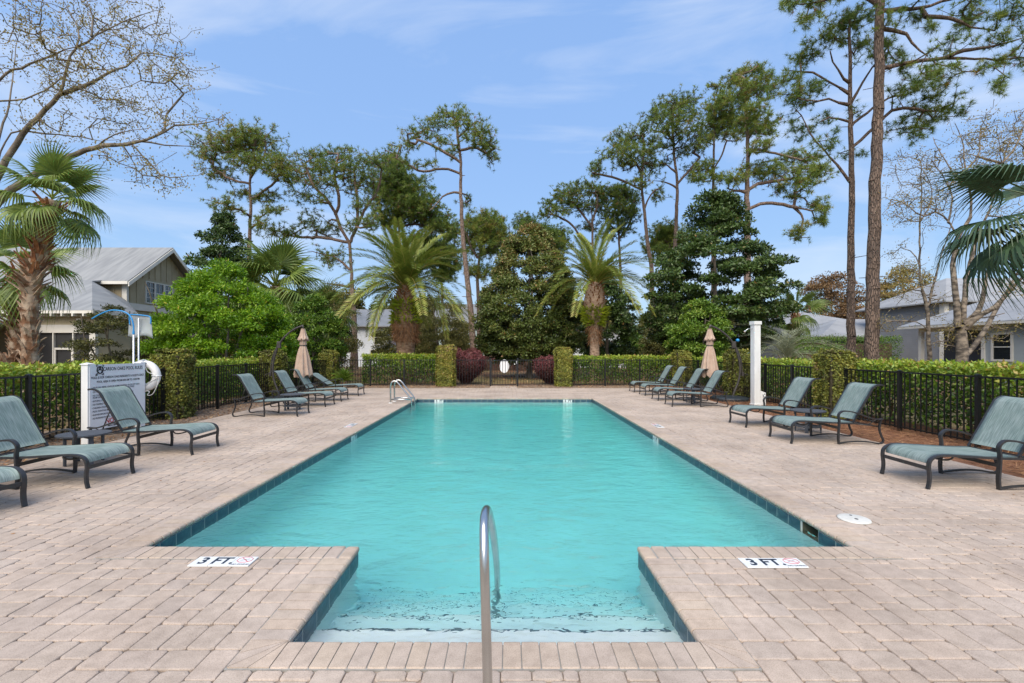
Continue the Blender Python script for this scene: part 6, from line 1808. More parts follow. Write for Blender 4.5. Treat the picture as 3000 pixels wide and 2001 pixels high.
bare_tree('birch_tree', 'old many-stemmed leafless birch leaning over the grey house', 15.6, T7,
    [(0.1, (0.19, 0.15), (330, 1560), (330, 1400), (318, 1290)),
     (0.3, (0.10, 0.012), (305, 1290), (295, 1150), (278, 1000), (282, 900), (310, 780), (380, 640), (375, 480), (345, 380), (335, 250), (290, 120)),
     (0.8, (0.085, 0.012), (335, 1270), (340, 1170), (355, 1030), (380, 900), (420, 760), (480, 620), (520, 500), (560, 350), (600, 200)),
     (-0.6, (0.09, 0.012), (340, 1280), (400, 1230), (450, 1130), (470, 990), (520, 890), (600, 840), (720, 780)),
     (-1.0, (0.10, 0.015), (345, 1300), (420, 1230), (500, 1190), (600, 1090), (680, 1000), (800, 900)),
     (0.8, (0.085, 0.015), (350, 1440), (400, 1400), (470, 1300), (550, 1160), (640, 1000), (720, 860), (800, 650)),
     (0.3, (0.04, 0.015), (310, 790), (250, 680), (180, 630), (100, 655), (0, 580), (-80, 560)),
     (0.5, (0.035, 0.012), (375, 480), (280, 410), (190, 260), (160, 200)), (0.6, (0.03, 0.01), (350, 390), (420, 300), (430, 150)),
     (-0.3, (0.03, 0.012), (340, 1260), (370, 1220), (460, 1235), (575, 1210)), (0.3, (0.04, 0.015), (250, 690), (270, 560), (230, 450), (150, 330)), (0.4, (0.05, 0.02), (560, 350), (640, 260), (686, 120))],
    [(560, 130, 130, 100), (640, 220, 100, 130), (450, 190, 110, 90), (330, 180, 80, 70), (240, 330, 90, 80), (400, 380, 100, 80), (540, 330, 110, 80), (640, 420, 80, 80), (200, 500, 90, 70), (100, 560, 100, 60), (760, 250, 100, 130), (760, 560, 90, 100), (640, 600, 70, 60), (280, 480, 60, 60), (600, 1300, 90, 80), (480, 1330, 80, 80), (640, 1050, 80, 70), (800, 800, 80, 80), (240, 1300, 70, 90), (0, 560, 90, 60)],
    7000, M_BIRCHBARK, M_TANLEAF, 15.4, dens=30, rtip=0.0065, L=0.065, yspread=1.2)
# ================================================================== broadleaf trees, shrubs, palms
def leafy(name, label, x, y, prof, n_blob, leaves, L, material, bark, blob=(0.35, 0.6), tone=0.4, trunk_h=0.8, trunk_r=0.12, asp=(1, 1), cat='tree', group=None, lw=0.5, up=0.35, topshift=0.0, stem_n=1, inner=0.35, flat=0.75, seed=None, toptone=0.0):
    """prof: list of (height, radius) - outline of the crown; blobs of leaves hung on a grown skeleton"""
    zs, rs = np.array([p[0] for p in prof]), np.array([p[1] for p in prof])
    z = np.linspace(zs[0], zs[-1], 200); r = np.interp(z, zs, rs)
    w = r+0.15; w = w/w.sum()
    zc = rng.choice(z, n_blob, p=w) + rng.normal(size=n_blob)*0.05
    rc = np.interp(zc, zs, rs)
    a = rng.random(n_blob)*2*PI
    q = 1-inner*rng.random(n_blob)**1.3
    br = rng.uniform(blob[0], blob[1], n_blob)
    rr = np.maximum(rc*q - br*0.35, 0)
    C = np.stack([np.cos(a)*rr*asp[0], np.sin(a)*rr*asp[1], zc], 1)
    root = empty(name, (x, y, GZ)); tag(root, label, cat, group)
    sk = Skeleton()
    top = zs[-1]*0.86
    for s in range(stem_n):
        dx, dy = (0, 0) if stem_n == 1 else (rng.normal()*rs.max()*0.35, rng.normal()*rs.max()*0.3)
        pts = [(dx*0.15, dy*0.15, -0.1), (dx*0.3, dy*0.3, top*0.3), (dx*0.8, dy*0.8, top*0.65), (dx, dy, top)]
        sk.limb(pts, trunk_r, 0.02, 0.3, 0.02, root=True)
    sk.grow(C, 0.35, 0.08, 0.03, lo=2)
    link('trunk', sk.mesh('trunk', 0.008, 4), bark, root)
    n = n_blob*leaves
    d = unit(n)
    d[:, 2] = np.where(d[:, 2] < -0.2, d[:, 2]*-0.5, d[:, 2])
    k = np.repeat(np.arange(n_blob), leaves)
    rad = br[k]*(1-0.55*rng.random(n)**2.0)
    P = C[k] + d*rad[:, None]*np.array([1, 1, flat]) + rng.normal(size=(n, 3))*0.03
    P[:, 2] = np.maximum(P[:, 2], 0.05)
    A = nrmz(d*0.7 + unit(n)*0.75 + np.array([0, 0, -0.05]))
    N = nrmz(d*0.55 + unit(n)*0.55 + np.array([0, 0, up]))
    bt = rng.normal(size=n_blob)*0.07
    t = np.clip(tone + bt[k] + rng.normal(size=n)*0.13 + toptone*np.clip((P[:, 2]-zs[0])/(zs[-1]-zs[0]), 0, 1)**2 + (rng.random(n) < 0.012)*0.5, 0, 1)
    LL = rng.uniform(0.7, 1.25, n)*L
    link('crown', leaf_mesh('crown', P, A, N, LL, LL*lw, t), material, root)
    return root

leafy('magnolia_tree', 'conical magnolia with brownish top standing between the gate and the slender palm', 1.35, 27.0,
      [(0.9, 1.9), (1.6, 2.9), (2.8, 3.2), (4.2, 2.95), (5.6, 2.4), (6.8, 1.9), (7.8, 1.3), (8.6, 0.6)], 430, 300, 0.14, M_MAGNO_BROWN, M_GREYBARK, blob=(0.3, 0.5), tone=0.38, trunk_h=1.4, trunk_r=0.19, inner=0.22, toptone=0.26, flat=0.95)
leafy('magnolia_tree', 'big dark magnolia with tiered boughs behind the parasol near the shower', 11.3, 25.0,
      [(1.6, 2.0), (2.6, 3.5), (4.0, 3.9), (5.5, 3.7), (6.5, 3.1), (7.4, 1.9), (8.8, 1.5), (9.8, 0.7)], 260, 300, 0.17, M_MAGNOLIA, M_GREYBARK, blob=(0.35, 0.75), tone=0.40, trunk_r=0.22, inner=0.4, flat=0.55)
leafy('magnolia_tree', 'dark magnolia rising behind the beige house gable', -18.6, 30.0,
      [(2.5, 2.2), (4.5, 2.5), (6.5, 2.3), (8.5, 1.5), (10.4, 0.4)], 130, 260, 0.19, M_MAGNOLIA, M_GREYBARK, tone=0.36, trunk_r=0.2, blob=(0.4, 0.7), inner=0.45)
leafy('magnolia_tree', 'dark low magnolia directly behind the slender palm trunk', 6.5, 30.0,
      [(0.9, 1.2), (2.5, 2.0), (4.5, 1.9), (6.0, 1.0), (6.8, 0.3)], 100, 260, 0.18, M_MAGNOLIA, M_GREYBARK, tone=0.30, trunk_r=0.15)
leafy('flowering_shrub', 'huge bright green shrub between the beige house and the pool fence', -10.55, 17.3,
      [(0.3, 1.6), (1.0, 2.1), (2.2, 2.3), (3.3, 1.75), (4.1, 1.1), (4.6, 0.4)], 230, 340, 0.115, M_CITRUS, M_GREYBARK, blob=(0.28, 0.5), tone=0.44, trunk_r=0.07, stem_n=4, cat='shrub', inner=0.25, lw=0.42, asp=(0.95, 1.25))
leafy('round_shrub', 'rounded glossy green shrub beyond the sago corner', -9.55, 22.6,
      [(0.3, 0.9), (1.2, 1.5), (2.4, 1.65), (3.4, 1.1), (4.15, 0.35)], 110, 330, 0.115, M_GREEN, M_GREYBARK, blob=(0.25, 0.45), tone=0.42, trunk_r=0.06, stem_n=4, cat='shrub', inner=0.25)
leafy('round_shrub', 'rounded glossy green shrub behind the parasol near the shower', 9.25, 22.2,
      [(0.5, 0.7), (1.3, 1.35), (2.4, 1.5), (3.2, 1.0), (3.85, 0.35)], 100, 330, 0.115, M_GREEN, M_GREYBARK, blob=(0.25, 0.45), tone=0.40, trunk_r=0.06, stem_n=4, cat='shrub', inner=0.28)
leafy('understory_tree', 'small dark olive tree in front of the screened porch', -13.3, 15.8,
      [(0.6, 0.8), (1.4, 1.25), (2.3, 1.2), (2.9, 0.6), (3.1, 0.2)], 60, 240, 0.075, M_OLIVE, M_GREYBARK, blob=(0.22, 0.42), tone=0.16, trunk_r=0.05, stem_n=3, inner=0.5, flat=0.45)
leafy('understory_tree', 'loose tan-green small tree beside the forked pine, in front of the white house', -10.7, 29.0,
      [(0.4, 0.9), (2.0, 1.5), (3.6, 1.5), (5.0, 0.9), (5.6, 0.3)], 70, 150, 0.10, M_OLIVE, M_GREYBARK, blob=(0.3, 0.6), tone=0.48, trunk_r=0.08, stem_n=3, inner=0.7, asp=(1.0, 1.0))
leafy('understory_tree', 'loose olive small tree between the thick palm and the tallest pine', -4.1, 29.0,
      [(0.6, 0.9), (1.8, 1.9), (3.2, 2.0), (4.4, 1.2), (5.0, 0.4)], 100, 220, 0.10, M_OLIVE, M_GREYBARK, blob=(0.3, 0.55), tone=0.36, trunk_r=0.08, stem_n=2, inner=0.6)
leafy('understory_tree', 'dark olive small tree just behind the thick palm trunk', -7.4, 31.0,
      [(0.2, 1.2), (1.6, 1.7), (2.8, 1.5), (3.8, 0.6)], 70, 240, 0.11, M_OLIVE, M_GREYBARK, blob=(0.3, 0.55), tone=0.22, trunk_r=0.08, stem_n=2, inner=0.6)
leafy('understory_tree', 'brownish small tree far behind the low end of the back hedge', 10.5, 44.0,
      [(0.5, 1.2), (2.5, 2.2), (4.5, 2.0), (6.2, 0.8)], 70, 150, 0.17, M_OLIVE, M_GREYBARK, blob=(0.4, 0.8), tone=0.55, trunk_r=0.1, stem_n=2, inner=0.7)
leafy('rusty_cypress', 'rust-brown rounded tree beyond the low grey roofs', 42.3, 60.0,
      [(1.0, 3.0), (4.0, 4.2), (7.0, 4.4), (9.5, 3.4), (11.3, 1.0)], 130, 200, 0.28, M_RUST, M_GREYBARK, blob=(0.7, 1.3), tone=0.48, trunk_r=0.3, inner=0.5)
leafy('rusty_cypress', 'ochre tree beyond the two-storey grey roof', 53.5, 62.0,
      [(1.0, 3.0), (6.0, 4.5), (9.0, 4.0), (11.0, 2.5), (12.6, 0.8)], 120, 180, 0.28, M_OLIVE, M_GREYBARK, blob=(0.7, 1.3), tone=0.72, trunk_r=0.3, inner=0.5)
for k, (px, py, yy, rw, mtl, tn, lab) in enumerate((
        (1950, 985, 62, 3.2, M_OLIVE, 0.42, 'far grey-green tree beyond the small pavilion'),
        (1890, 960, 75, 4.0, M_OLIVE, 0.55, 'far tan tree behind the pavilion roof'),
        (1560, 940, 70, 4.5, M_OLIVE, 0.25, 'far dark tree behind the conical magnolia'),
        (1270, 930, 72, 4.5, M_OLIVE, 0.40, 'far olive tree between palm and tallest pine'),
        (1150, 900, 75, 5.0, M_OLIVE, 0.30, 'far dark olive tree behind the white house'),
        (980, 905, 70, 4.5, M_OLIVE, 0.45, 'far olive tree beside the forked pine trunk'),
        (860, 880, 66, 4.5, M_MAGNOLIA, 0.30, 'far dark green tree behind the back fan palm'),
        (640, 880, 60, 5.0, M_OLIVE, 0.32, 'far olive tree behind the bright green shrub'),
        (1780, 920, 66, 4.0, M_MAGNOLIA, 0.30, 'far dark green tree behind the slender palm crown'),
        (2120, 930, 70, 4.5, M_OLIVE, 0.35, 'far olive tree behind the big magnolia'),
        (2900, 900, 75, 6.0, M_OLIVE, 0.45, 'far olive tree behind the two-storey grey house'),
        (3050, 880, 60, 6.0, M_OLIVE, 0.40, 'far olive tree past the end of the grey house'))):
    h = 1.6+(1026-py)*yy/1350
    leafy('background_tree', lab, (px-1485)/1350*yy, yy, [(0.3, rw*0.6), (h*0.35, rw), (h*0.7, rw*0.8), (h, rw*0.2)], 110, 150, 0.36, mtl, M_GREYBARK, blob=(0.7, 1.3), tone=tn, trunk_r=0.2, inner=0.6, group='far trees beyond the houses')
rb = np.random.default_rng(77)
for k in range(26):
    px = 330+k*78+rb.normal()*20; yy = 52+rb.random()*26
    py = 905+rb.normal()*22 - (25 if px < 1300 else 0)
    if 1850 < px < 1905: py = 975
    h = 1.6+(1026-py)*yy/1350
    rw = rb.uniform(2.6, 4.0)
    leafy('background_tree', ('far olive tree in the dense belt beyond the houses', 'far dark green tree in the dense belt beyond the houses', 'far dull olive tree in the dense belt beyond the houses')[k % 3], (px-1485)/1350*yy, yy, [(0.2, rw*0.8), (h*0.3, rw), (h*0.65, rw*0.85), (h, rw*0.25)], 70, 130, 0.36, (M_OLIVE, M_MAGNOLIA, M_OLIVE)[k % 3], M_GREYBARK, blob=(0.7, 1.3), tone=(0.38, 0.36, 0.24)[k % 3]+rb.normal()*.05, trunk_r=0.2, inner=0.6, group='far tree belt')
for k, (px, yy, h, rw, mtl, tn, lab) in enumerate((
        (1235, 33, 4.6, 1.7, M_OLIVE, 0.30, 'dark olive tree to the gate side of the stout date palm'),
        (1345, 36, 3.9, 1.4, M_OLIVE, 0.42, 'small olive tree at the foot of the tallest pine'),
        (985, 36, 5.4, 1.6, M_OLIVE, 0.40, 'olive tree in front of the white house, next to the forked pine'),
        (940, 33, 5.0, 1.8, M_GREEN, 0.26, 'mid-green tree behind the rounded sago-corner shrub'),
        (1735, 36, 3.4, 1.1, M_MAGNOLIA, 0.34, 'dark shrubby tree beside the white cottage'),
        (1850, 37, 3.0, 1.3, M_GREEN, 0.30, 'small green tree before the pavilion'),
        (1925, 34, 3.4, 1.3, M_OLIVE, 0.34, 'olive shrub tree between pavilion and big magnolia'),
        (2290, 31, 3.4, 1.5, M_GREEN, 0.24, 'green shrub tree behind the pindo palm'),
        (1450, 40, 3.4, 1.6, M_OLIVE, 0.26, 'dark olive shrub tree beyond the gate'))):
    leafy('understory_tree', lab, (px-1485)/1350*yy, yy, [(0.2, rw*.7), (h*.35, rw), (h*.7, rw*.85), (h, rw*.25)], 80, 200, 0.13, mtl, M_GREYBARK, blob=(0.3, 0.6), tone=tn, trunk_r=0.08, stem_n=2, inner=0.6)
def low_hedge(label, x0, x1, y0, y1, h, dens, tone, leaf=0.07, name='clipped_hedge', m=None):
    root = empty(name, ((x0+x1)/2, (y0+y1)/2, GZ)); tag(root, label, 'hedge')
    sx, sy = (x1-x0)/2, (y1-y0)/2
    n = int(((2*sx+2*sy)*2*h+4*sx*sy)*dens)
    P, N = box_shell(-sx, sx, -sy, sy, 0.03, h, n)
    P = P - N*(rng.random(n)**1.5*0.22)[:, None] + N*(vnoise(P, 3.0, 8)[:, None]-.5)*0.18 + rng.normal(size=(n, 3))*0.03
    t = np.clip(tone+0.22*(P[:, 2]/h)**3+rng.normal(size=n)*0.13, 0, 1)
    L = rng.uniform(.7, 1.3, n)*leaf
    link('foliage', leaf_mesh('foliage', P, nrmz(N*.4+unit(n)), nrmz(N*.7+unit(n)*.6+np.array([0, 0, .3])), L, L*.5, t), m or M_GREEN, root)
    MB().bbox(-sx+.3, sx-.3, -sy+.3, sy-.3, 0, h-.3).build('branchwork', M_TWIG, root)
low_hedge('low dark clipped hedge beside the pindo palm', 11.6, 13.4, 18.3, 19.2, 1.78, 420, 0.16)
low_hedge('tall clipped hedge standing behind the two near pines', 13.9, 18.6, 21.6, 22.8, 2.25, 380, 0.22)
low_hedge('low maroon hedge along the screened porch', -15.9, -13.9, 15.9, 16.6, 0.95, 420, 0.12, 0.05, 'maroon_hedge', M_LORO)
low_hedge('dark low shrubs along the far wooden fence behind the gate', -3.2, 4.2, 36.2, 37.4, 1.0, 130, 0.25, 0.12, 'far_shrub_row', M_LORO)

# ------------------------------------------------------------------ palms
M_FAN = leaf_mat('fan_palm_leaf', [(0.065, 0.105, 0.030), (0.105, 0.165, 0.040), (0.165, 0.235, 0.055), (0.24, 0.30, 0.075), (0.34, 0.35, 0.12)], rough=0.42, transl=0.25)
M_DATE = leaf_mat('date_palm_leaf', [(0.060, 0.098, 0.022), (0.100, 0.150, 0.030), (0.150, 0.205, 0.038), (0.225, 0.265, 0.05), (0.33, 0.295, 0.085), (0.42, 0.325, 0.19)], rough=0.42, transl=0.25)
M_PINDO = leaf_mat('pindo_leaf', [(0.12, 0.15, 0.10), (0.20, 0.23, 0.16), (0.30, 0.32, 0.23)], rough=0.5, transl=0.2)
M_BOOT = mat('palm_boots', (0.20, 0.10, 0.05), (0.40, 0.31, 0.22), rough=0.95, scale=6, bump=0.9, bscale=20, lo=0.4, hi=0.6)
M_BOOT_RUST = mat('rusty_palm_fibre', (0.20, 0.075, 0.03), (0.42, 0.19, 0.08), rough=0.95, scale=7, bump=0.9, bscale=25)
M_DATETRUNK = mat('date_palm_trunk', (0.12, 0.065, 0.035), (0.30, 0.20, 0.13), rough=0.95, scale=5, bump=1.0, bscale=14, stretch=(1, 1, 2.2))
M_FERN = leaf_mat('trunk_fern', [(0.14, 0.20, 0.02), (0.24, 0.31, 0.02), (0.36, 0.42, 0.03)], rough=0.5, transl=0.3)

def strip(P0, ctrl, widths, side, tint):
    """ribbon through ctrl points; side = sideways unit vector"""
    V, F = [], []
    for p, w in zip(ctrl, widths):
        V.append(p - side*w/2); V.append(p + side*w/2)
    for k in range(len(ctrl)-1):
        F.append((2*k, 2*k+1, 2*k+3, 2*k+2))
    return V, F
def fan_frond(seed, R=1.0, pet=0.9, droop=0.55, nseg=34, material=None, wf=0.068):
    """costapalmate leaf: petiole along +x that arches over, pleated fan, hanging tips"""
    r = np.random.default_rng(seed)
    V, F, T = [], [], []
    def add(v, f, t):
        o = len(V); V.extend(v); F.extend([tuple(i+o for i in q) for q in f]); T.extend([t]*len(v))
    # petiole
    n = 7; pts = [np.array([pet*k/(n-1), 0, -0.10*pet*(k/(n-1))**2]) for k in range(n)]
    for sd in (np.array([0, 1.0, 0]), np.array([0, 0, 1.0])):
        v, f = strip(None, pts, [0.05-0.02*k/(n-1) for k in range(n)], sd, 0); add(v, f, 0.75)
    tip = pts[-1]
    for k in range(nseg):
        u = -1+2*k/(nseg-1)
        a = u*math.radians(112)
        l = R*(1.0-0.28*abs(u)**2)*r.uniform(0.93, 1.04)
        fold = 0.30*(1-abs(u))
        start = tip + np.array([0.16*R*(1-abs(u)), 0, -0.03*(1-abs(u))])
        d = np.array([math.cos(a), math.sin(a), 0.16-fold*0.4])
        cs, zd = [], 0
        m_ = 6
        for j in range(m_):
            s = j/(m_-1)
            q = start + d*l*s*(1-0.10*s*s*droop)
            q = q + np.array([0, 0, -droop*l*(s**3.2)*0.75*r.uniform(0.8, 1.2) + 0.10*abs(math.sin(a))*l*s*(1-s)])
            cs.append(q)
        sd = np.array([-math.sin(a), math.cos(a), (0.5 if k % 2 else -0.5)]); sd /= np.linalg.norm(sd)
        wid = R*wf
        ws = [wid*0.15, wid*0.8, wid, wid*0.75, wid*0.4, wid*0.05]
        v, f = strip(None, cs, ws, sd, 0)
        add(v, f, float(np.clip(0.40+r.normal()*0.12, 0, 1)))
    me = np_mesh('frond', np.array(V), np.array(F), attrs={'tint': np.array(T)})
    me.materials.append(material or M_FAN)
    return me
def feather_frond(seed, L=2.6, pairs=46, ll=0.42, droop=0.5, material=None, arch=0.28, tone=0.42, w=0.028, tipdry=0.0):
    """pinnate leaf: rachis arching along +x, leaflets in a shallow V"""
    r = np.random.default_rng(seed)
    V, F, T = [], [], []
    def add(v, f, t):
        o = len(V); V.extend(v); F.extend([tuple(i+o for i in q) for q in f]); T.extend([t]*len(v))
    def rp(s): return np.array([L*s*(1-0.13*droop*s*s), 0.05*L*math.sin(s*2.0)*r0, L*(arch*s - (arch+droop*0.62)*s**2.4)])
    r0 = r.uniform(-1, 1)
    n = 14; pts = [rp(k/(n-1)) for k in range(n)]
    for sd in (np.array([0, 1.0, 0]), np.array([0, 0, 1.0])):
        v, f = strip(None, pts, [0.045*(1-0.85*k/(n-1)) for k in range(n)], sd, 0); add(v, f, 0.80)
    for k in range(pairs):
        s = 0.10+0.90*k/(pairs-1)
        p = rp(s); t = rp(min(1, s+.02))-rp(s-.02); t /= np.linalg.norm(t)
        up = np.cross(t, np.array([0, 1.0, 0])); up = -up if up[2] < 0 else up
        le = ll*(0.35+0.65*math.sin(PI*min(1, 0.12+0.86*s))**0.7)
        for sg_ in (-1, 1):
            d = t*0.62 + np.array([0, sg_, 0])*0.74 + up*r.uniform(0.12, 0.42)
            d /= np.linalg.norm(d)
            q1 = p + d*le*0.5; q2 = p + d*le + np.array([0, 0, -0.16*le*r.uniform(.4, 1.4)])
            sd = np.cross(d, up); sd /= np.linalg.norm(sd)
            v = [p, q1-sd*w/2, q2, q1+sd*w/2]
            tt = tone+r.normal()*0.09 + (tipdry*max(0, s-0.6)*2.2)
            add(v, [(0, 1, 2, 3)], float(np.clip(tt, 0, 1)))
    me = np_mesh('frond', np.array(V), np.array(F), attrs={'tint': np.array(T)})
    me.materials.append(material or M_DATE)
    return me
def set_frond(root, me, c, az, el, roll=0.0, sc=1.0):
    o = link('frond', me, None, root)
    o.matrix_local = Matrix.Translation(c) @ Matrix.Rotation(az, 4, 'Z') @ Matrix.Rotation(-el, 4, 'Y') @ Matrix.Rotation(roll, 4, 'X') @ Matrix.Scale(sc, 4)
    return o

FANS = [fan_frond(k, 1.0, 0.85, d) for k, d in enumerate((0.6, 0.85, 1.15, 1.45))]
M_FAN_SHADED = leaf_mat('shaded_fan_palm_leaf', [(0.025, 0.055, 0.030), (0.045, 0.085, 0.045), (0.070, 0.120, 0.058), (0.11, 0.16, 0.075)], rough=0.4, transl=0.15)  # same fan palm leaf, its colour darkened to stand for shade
FANS_SHADED = [fan_frond(40+k, 1.0, 0.85, d, 46, M_FAN_SHADED, 0.05) for k, d in enumerate((0.6, 0.85, 1.15, 1.45))]
def boots(root, path, rfun, z0, z1, n, L, material, w=0.10, out=0.55, name='leaf_bases'):
    """old leaf bases: woody splayed wedges round a trunk"""
    mb = MB()
    P = np.array(path); zz = P[:, 2]
    for k in range(n):
        z = z0+(z1-z0)*(k+random.random())/n
        c = np.array([np.interp(z, zz, P[:, j]) for j in range(3)])
        a = k*2.399+random.gauss(0, .15)
        rad = rfun(z)
        o = np.array([math.cos(a), math.sin(a), 0]); sd = np.array([-math.sin(a), math.cos(a), 0])
        ln = L*random.uniform(0.6, 1.25); tl = random.gauss(0, .35)
        d = o*out*random.uniform(.6, 1.3) + np.array([0, 0, 1.0]) + sd*tl; d /= np.linalg.norm(d)
        b0 = c+o*rad*0.86
        t = 0.03
        ww = w*random.uniform(.8, 1.2)
        pts = []
        for s, wf in ((0, 1.0), (0.55, 0.62), (1.0, 0.42)):
            m_ = b0+d*ln*s+o*0.05*s*s
            for sx, so in ((-1, -1), (1, -1), (1, 1), (-1, 1)):
                pts.append(m_+sd*sx*ww*wf/2+o*so*t/2*(1-.5*s))
        F = []
        for i in range(2):
            for q in range(4): F.append((i*4+q, i*4+(q+1) % 4, (i+1)*4+(q+1) % 4, (i+1)*4+q))
        F += [(8, 9, 10, 11), (3, 2, 1, 0)]
        mb.add(pts, F)
    return tag(mb.build(name, material, root), kind='stuff')
def fan_palm(label, base, path, r, nf, R, ellist=(75, -55), booty=True, seed=0, rust=True, fans=None):
    rr = np.random.default_rng(seed)
    root = empty('fan_palm', base); tag(root, label, 'palm tree', 'fan palms round the pool')
    p = smooth_path(path, 6)
    n = len(p)
    MB().tube(p, [r*(1.12 if k == 0 else 1.0)*(1+0.05*math.sin(k*2.1)) for k in range(n)], 16).build('trunk', M_BOOT, root)
    zt = path[-1][2]
    if booty:
        boots(root, p, lambda z: r, zt*0.20, zt*0.62, 80, 0.22, M_BOOT, 0.10, 0.14)
        boots(root, p, lambda z: r*1.1, zt*0.58, zt*0.72, 40, 0.30, M_BOOT, 0.09, 0.95)
        boots(root, p, lambda z: r*1.0, zt*0.66, zt*0.98, 60, 0.28, M_BOOT_RUST if rust else M_BOOT, 0.10, 0.45)
    c = Vector(path[-1])
    for k in range(nf):
        u = (k+0.5)/nf
        el = math.radians(ellist[0]+(ellist[1]-ellist[0])*u + rr.normal()*8)
        az = k*2.399+rr.normal()*0.25
        v = 0 if u < .25 else (1 if u < .5 else (2 if u < .8 else 3))
        set_frond(root, (fans or FANS)[v], c+Vector((0, 0, 0.12-0.25*u)), az, el, rr.normal()*0.35, R*rr.uniform(.88, 1.08))
    return root
fan_palm('leaning fan palm with shaggy rust-brown trunk beside the beige house', (-9.93, 9.6, GZ), [(0, 0, -0.05), (0.0, 0, 0.9), (0.0, 0, 1.8), (0.0, 0, 2.6), (0.10, 0, 3.3), (0.30, 0, 4.0), (0.46, 0, 4.75)], 0.13, 22, 0.58, (75, -48), seed=3)
fan_palm('shorter fan palm at the picture edge, half hidden behind the leaning one', (-12.1, 11.4, GZ), [(0, 0, -0.05), (0, 0, 1.5), (0.05, 0, 2.6), (0.08, 0, 3.6)], 0.16, 16, 0.75, (75, -50), seed=5)
fan_palm('stocky young fan palm trunk base beside the leaning fan palm', (-10.72, 9.9, GZ), [(0, 0, -0.05), (0.03, 0, 0.5), (0.05, 0, 1.05), (0.05, 0, 1.45)], 0.14, 0, 0.8, seed=6, rust=False)
fan_palm('fan palm rising behind the huge bright green shrub', (-12.3, 24.5, GZ), [(0, 0, -0.05), (0, 0, 2.0), (0.02, 0, 3.4), (0.03, 0, 5.0)], 0.26, 36, 1.45, (85, -45), seed=8)
fan_palm('fan palm at the picture edge with fronds coloured dark for shade over the grey house', (11.15, 9.4, GZ), [(0, 0, -0.05), (0.0, 0, 1.5), (-0.02, 0, 3.0), (-0.05, 0, 4.55)], 0.20, 15, 1.22, (50, -45), seed=11, fans=FANS_SHADED)
fan_palm('small fan palm half hidden behind the big magnolia edge', (16.3, 26.0, GZ), [(0, 0, -0.05), (0, 0, 2.0), (0, 0, 3.7)], 0.2, 12, 0.9, (80, -50), seed=13)
fan_palm('dusky fan palm behind the rounded shrub at the sago corner', (-11.6, 29.0, GZ), [(0, 0, -0.05), (0, 0, 2.0), (0, 0, 3.6)], 0.2, 22, 1.25, (80, -50), seed=14)

DATE = [feather_frond(20+k, 3.0, 66, 0.54, d, arch=ar, tone=tn, tipdry=td, w=0.046) for k, (d, ar, tn, td) in enumerate(((0.30, 0.10, 0.52, 0), (0.55, 0.20, 0.44, 0), (0.85, 0.28, 0.38, 0), (1.15, 0.30, 0.42, 0.25)))]
def date_palm(label, base, zt, prof, nf, sc, els, seed, fern=(0, 0), bark=None, fibre=1500):
    bark = bark or M_DATETRUNK
    rr = np.random.default_rng(seed)
    root = empty('date_palm', base); tag(root, label, 'palm tree', 'feathery date palms behind the back fence')
    MB().lathe([(r, z) for z, r in prof], (0, 0, 0), 28).build('trunk', bark, root)
    pth = [(0, 0, z) for z, r in prof]
    rf = lambda z: np.interp(z, [q[0] for q in prof], [q[1] for q in prof])
    low = [q for q in prof if q[0] < fern[0]]
    # diamond leaf scars up the bole
    boots(root, pth, rf, 0.2, fern[0], int(150*fern[0]/3), 0.07, bark, 0.11, 0.12, 'leaf_scars')
    boots(root, pth, rf, fern[1]-0.1, zt-0.05, 110, 0.20, M_BOOT_RUST, 0.10, 1.0)
    n = 900
    a = rr.random(n)*2*PI; z = fern[0]+(fern[1]-fern[0])*rr.random(n)
    rad = np.array([rf(q) for q in z])
    o = np.stack([np.cos(a), np.sin(a), np.zeros(n)], 1)
    P = o*rad[:, None]*0.95+np.stack([np.zeros(n)]*2+[z], 1)
    A = nrmz(o*0.9+np.array([0, 0, 0.35])+rr.normal(size=(n, 3))*0.4)
    L = rr.uniform(.18, .42, n)
    link('ferns', leaf_mesh('ferns', P, A, nrmz(rr.normal(size=(n, 3))), L, L*0.18, rr.random(n)), M_FERN, root)
    # hanging dry fibre under the ferns
    n = fibre
    a = rr.random(n)*2*PI; z = fern[0]-0.75+0.95*rr.random(n)
    rad = np.array([rf(q) for q in z]); o = np.stack([np.cos(a), np.sin(a), np.zeros(n)], 1)
    P = o*(rad*1.0)[:, None]+np.stack([np.zeros(n)]*2+[z], 1)
    A = nrmz(o*0.35+np.array([0, 0, -0.9])+rr.normal(size=(n, 3))*0.3)
    link('dry_fibre', leaf_mesh('dry_fibre', P, A, nrmz(rr.normal(size=(n, 3))), rr.uniform(.2, .5, n), 0.016, rr.random(n)*0.6), M_LITTER, root)
    for k in range(nf):
        u = (k+0.5)/nf
        el = math.radians(els[0]+(els[1]-els[0])*u**0.9+rr.normal()*5)
        az = k*2.399+rr.normal()*0.15
        v = min(3, int(u*4))
        set_frond(root, DATE[v], Vector((0.10*math.cos(az), 0.10*math.sin(az), zt+0.1-0.25*u)), az, el, rr.normal()*0.25, sc*rr.uniform(.9, 1.06))
    return root
date_palm('stout feathery date palm with ferny shaggy trunk behind the back hedge', (-5.05, 23.0, GZ), 4.75,
          [(-0.1, 0.46), (0.6, 0.43), (1.5, 0.44), (2.4, 0.50), (3.0, 0.58), (3.5, 0.58), (4.1, 0.50), (4.5, 0.44), (4.8, 0.34), (4.9, 0.1)], 50, 1.10, (80, 2), 31, (2.9, 4.1))
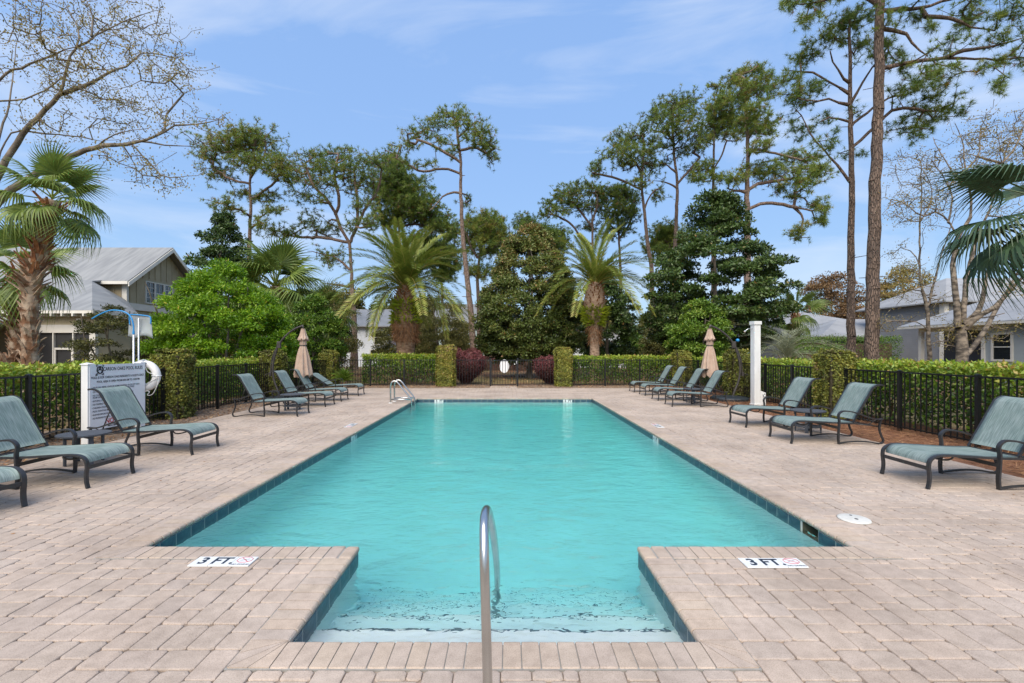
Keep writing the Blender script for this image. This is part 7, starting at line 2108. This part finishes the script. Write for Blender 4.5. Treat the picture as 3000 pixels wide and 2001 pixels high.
date_palm('slender feathery date palm with pineapple-like top behind the back hedge', (4.42, 23.2, GZ), 5.0,
          [(-0.1, 0.31), (0.6, 0.25), (2.0, 0.225), (2.75, 0.225), (3.0, 0.34), (3.5, 0.50), (4.1, 0.54), (4.6, 0.44), (4.95, 0.34), (5.05, 0.1)], 32, 1.0, (78, -6), 33, (2.85, 3.75), mat('tan_palm_trunk', (0.26, 0.165, 0.105), (0.42, 0.29, 0.20), rough=0.95, scale=5, bump=1.0, bscale=14, stretch=(1, 1, 2.2)), 500)
# pindo palm and sago
PIN = [feather_frond(60+k, 1.9, 36, 0.42, 1.1, M_PINDO, 0.45, 0.5, 0.02) for k in range(2)]
pd = empty('pindo_palm', (10.45, 17.2, GZ)); tag(pd, 'low blue-grey pindo palm with arching fronds beside the clipped hedge', 'palm tree')
MB().lathe([(0.24, 0), (0.22, 0.5), (0.20, 1.0), (0.12, 1.3)], sides=14).build('trunk', M_BOOT, pd)
boots(pd, [(0, 0, 0), (0, 0, 1.3)], lambda z: 0.22, 0.1, 1.25, 40, 0.3, M_BOOT, 0.07, 0.6)
for k in range(20):
    set_frond(pd, PIN[k % 2], Vector((0, 0, 1.25)), k*2.399, math.radians(80-72*k/20), random.gauss(0, .3), random.uniform(.85, 1.05))
SAG = feather_frond(70, 0.62, 40, 0.15, 0.35, M_GREEN, 0.20, 0.42, 0.011)
sgp = empty('sago_palm', (-7.05, 19.95, GZ)); tag(sgp, 'spiky rounded sago by the fence corner', 'sago palm')
MB().lathe([(0.13, -0.02), (0.14, 0.15), (0.10, 0.28), (0.02, 0.32)], sides=12).build('trunk', M_BOOT, sgp)
for k in range(46):
    set_frond(sgp, SAG, Vector((0, 0, 0.26)), k*2.399, math.radians(85-75*k/46), random.gauss(0, .3), random.uniform(.85, 1.1))
# two blue glass balls hung in the magnolia beside the parasol
for k, (px, py, yy) in enumerate(((2161, 997, 20.6), (2193, 1037, 19.6))):
    p = W_(px, py, yy)
    o = MB().lathe([(0.0, 0.078)]+[(0.078*math.sin(PI*q/10), 0.078*math.cos(PI*q/10)) for q in range(1, 10)]+[(0.0, -0.078)], sides=18).build('glass_ball', M_BLUE, None, tuple(p))
    MB().tube([(0, 0, 0.07), (0, 0, 0.9+0.7*k)], 0.0015, 4).build('wire', M_BLACK, o)
    tag(o, ('blue glass ball hanging above the creeper pillar by the parasol', 'blue glass ball hanging lower, beside the white shower post')[k], 'ornament')
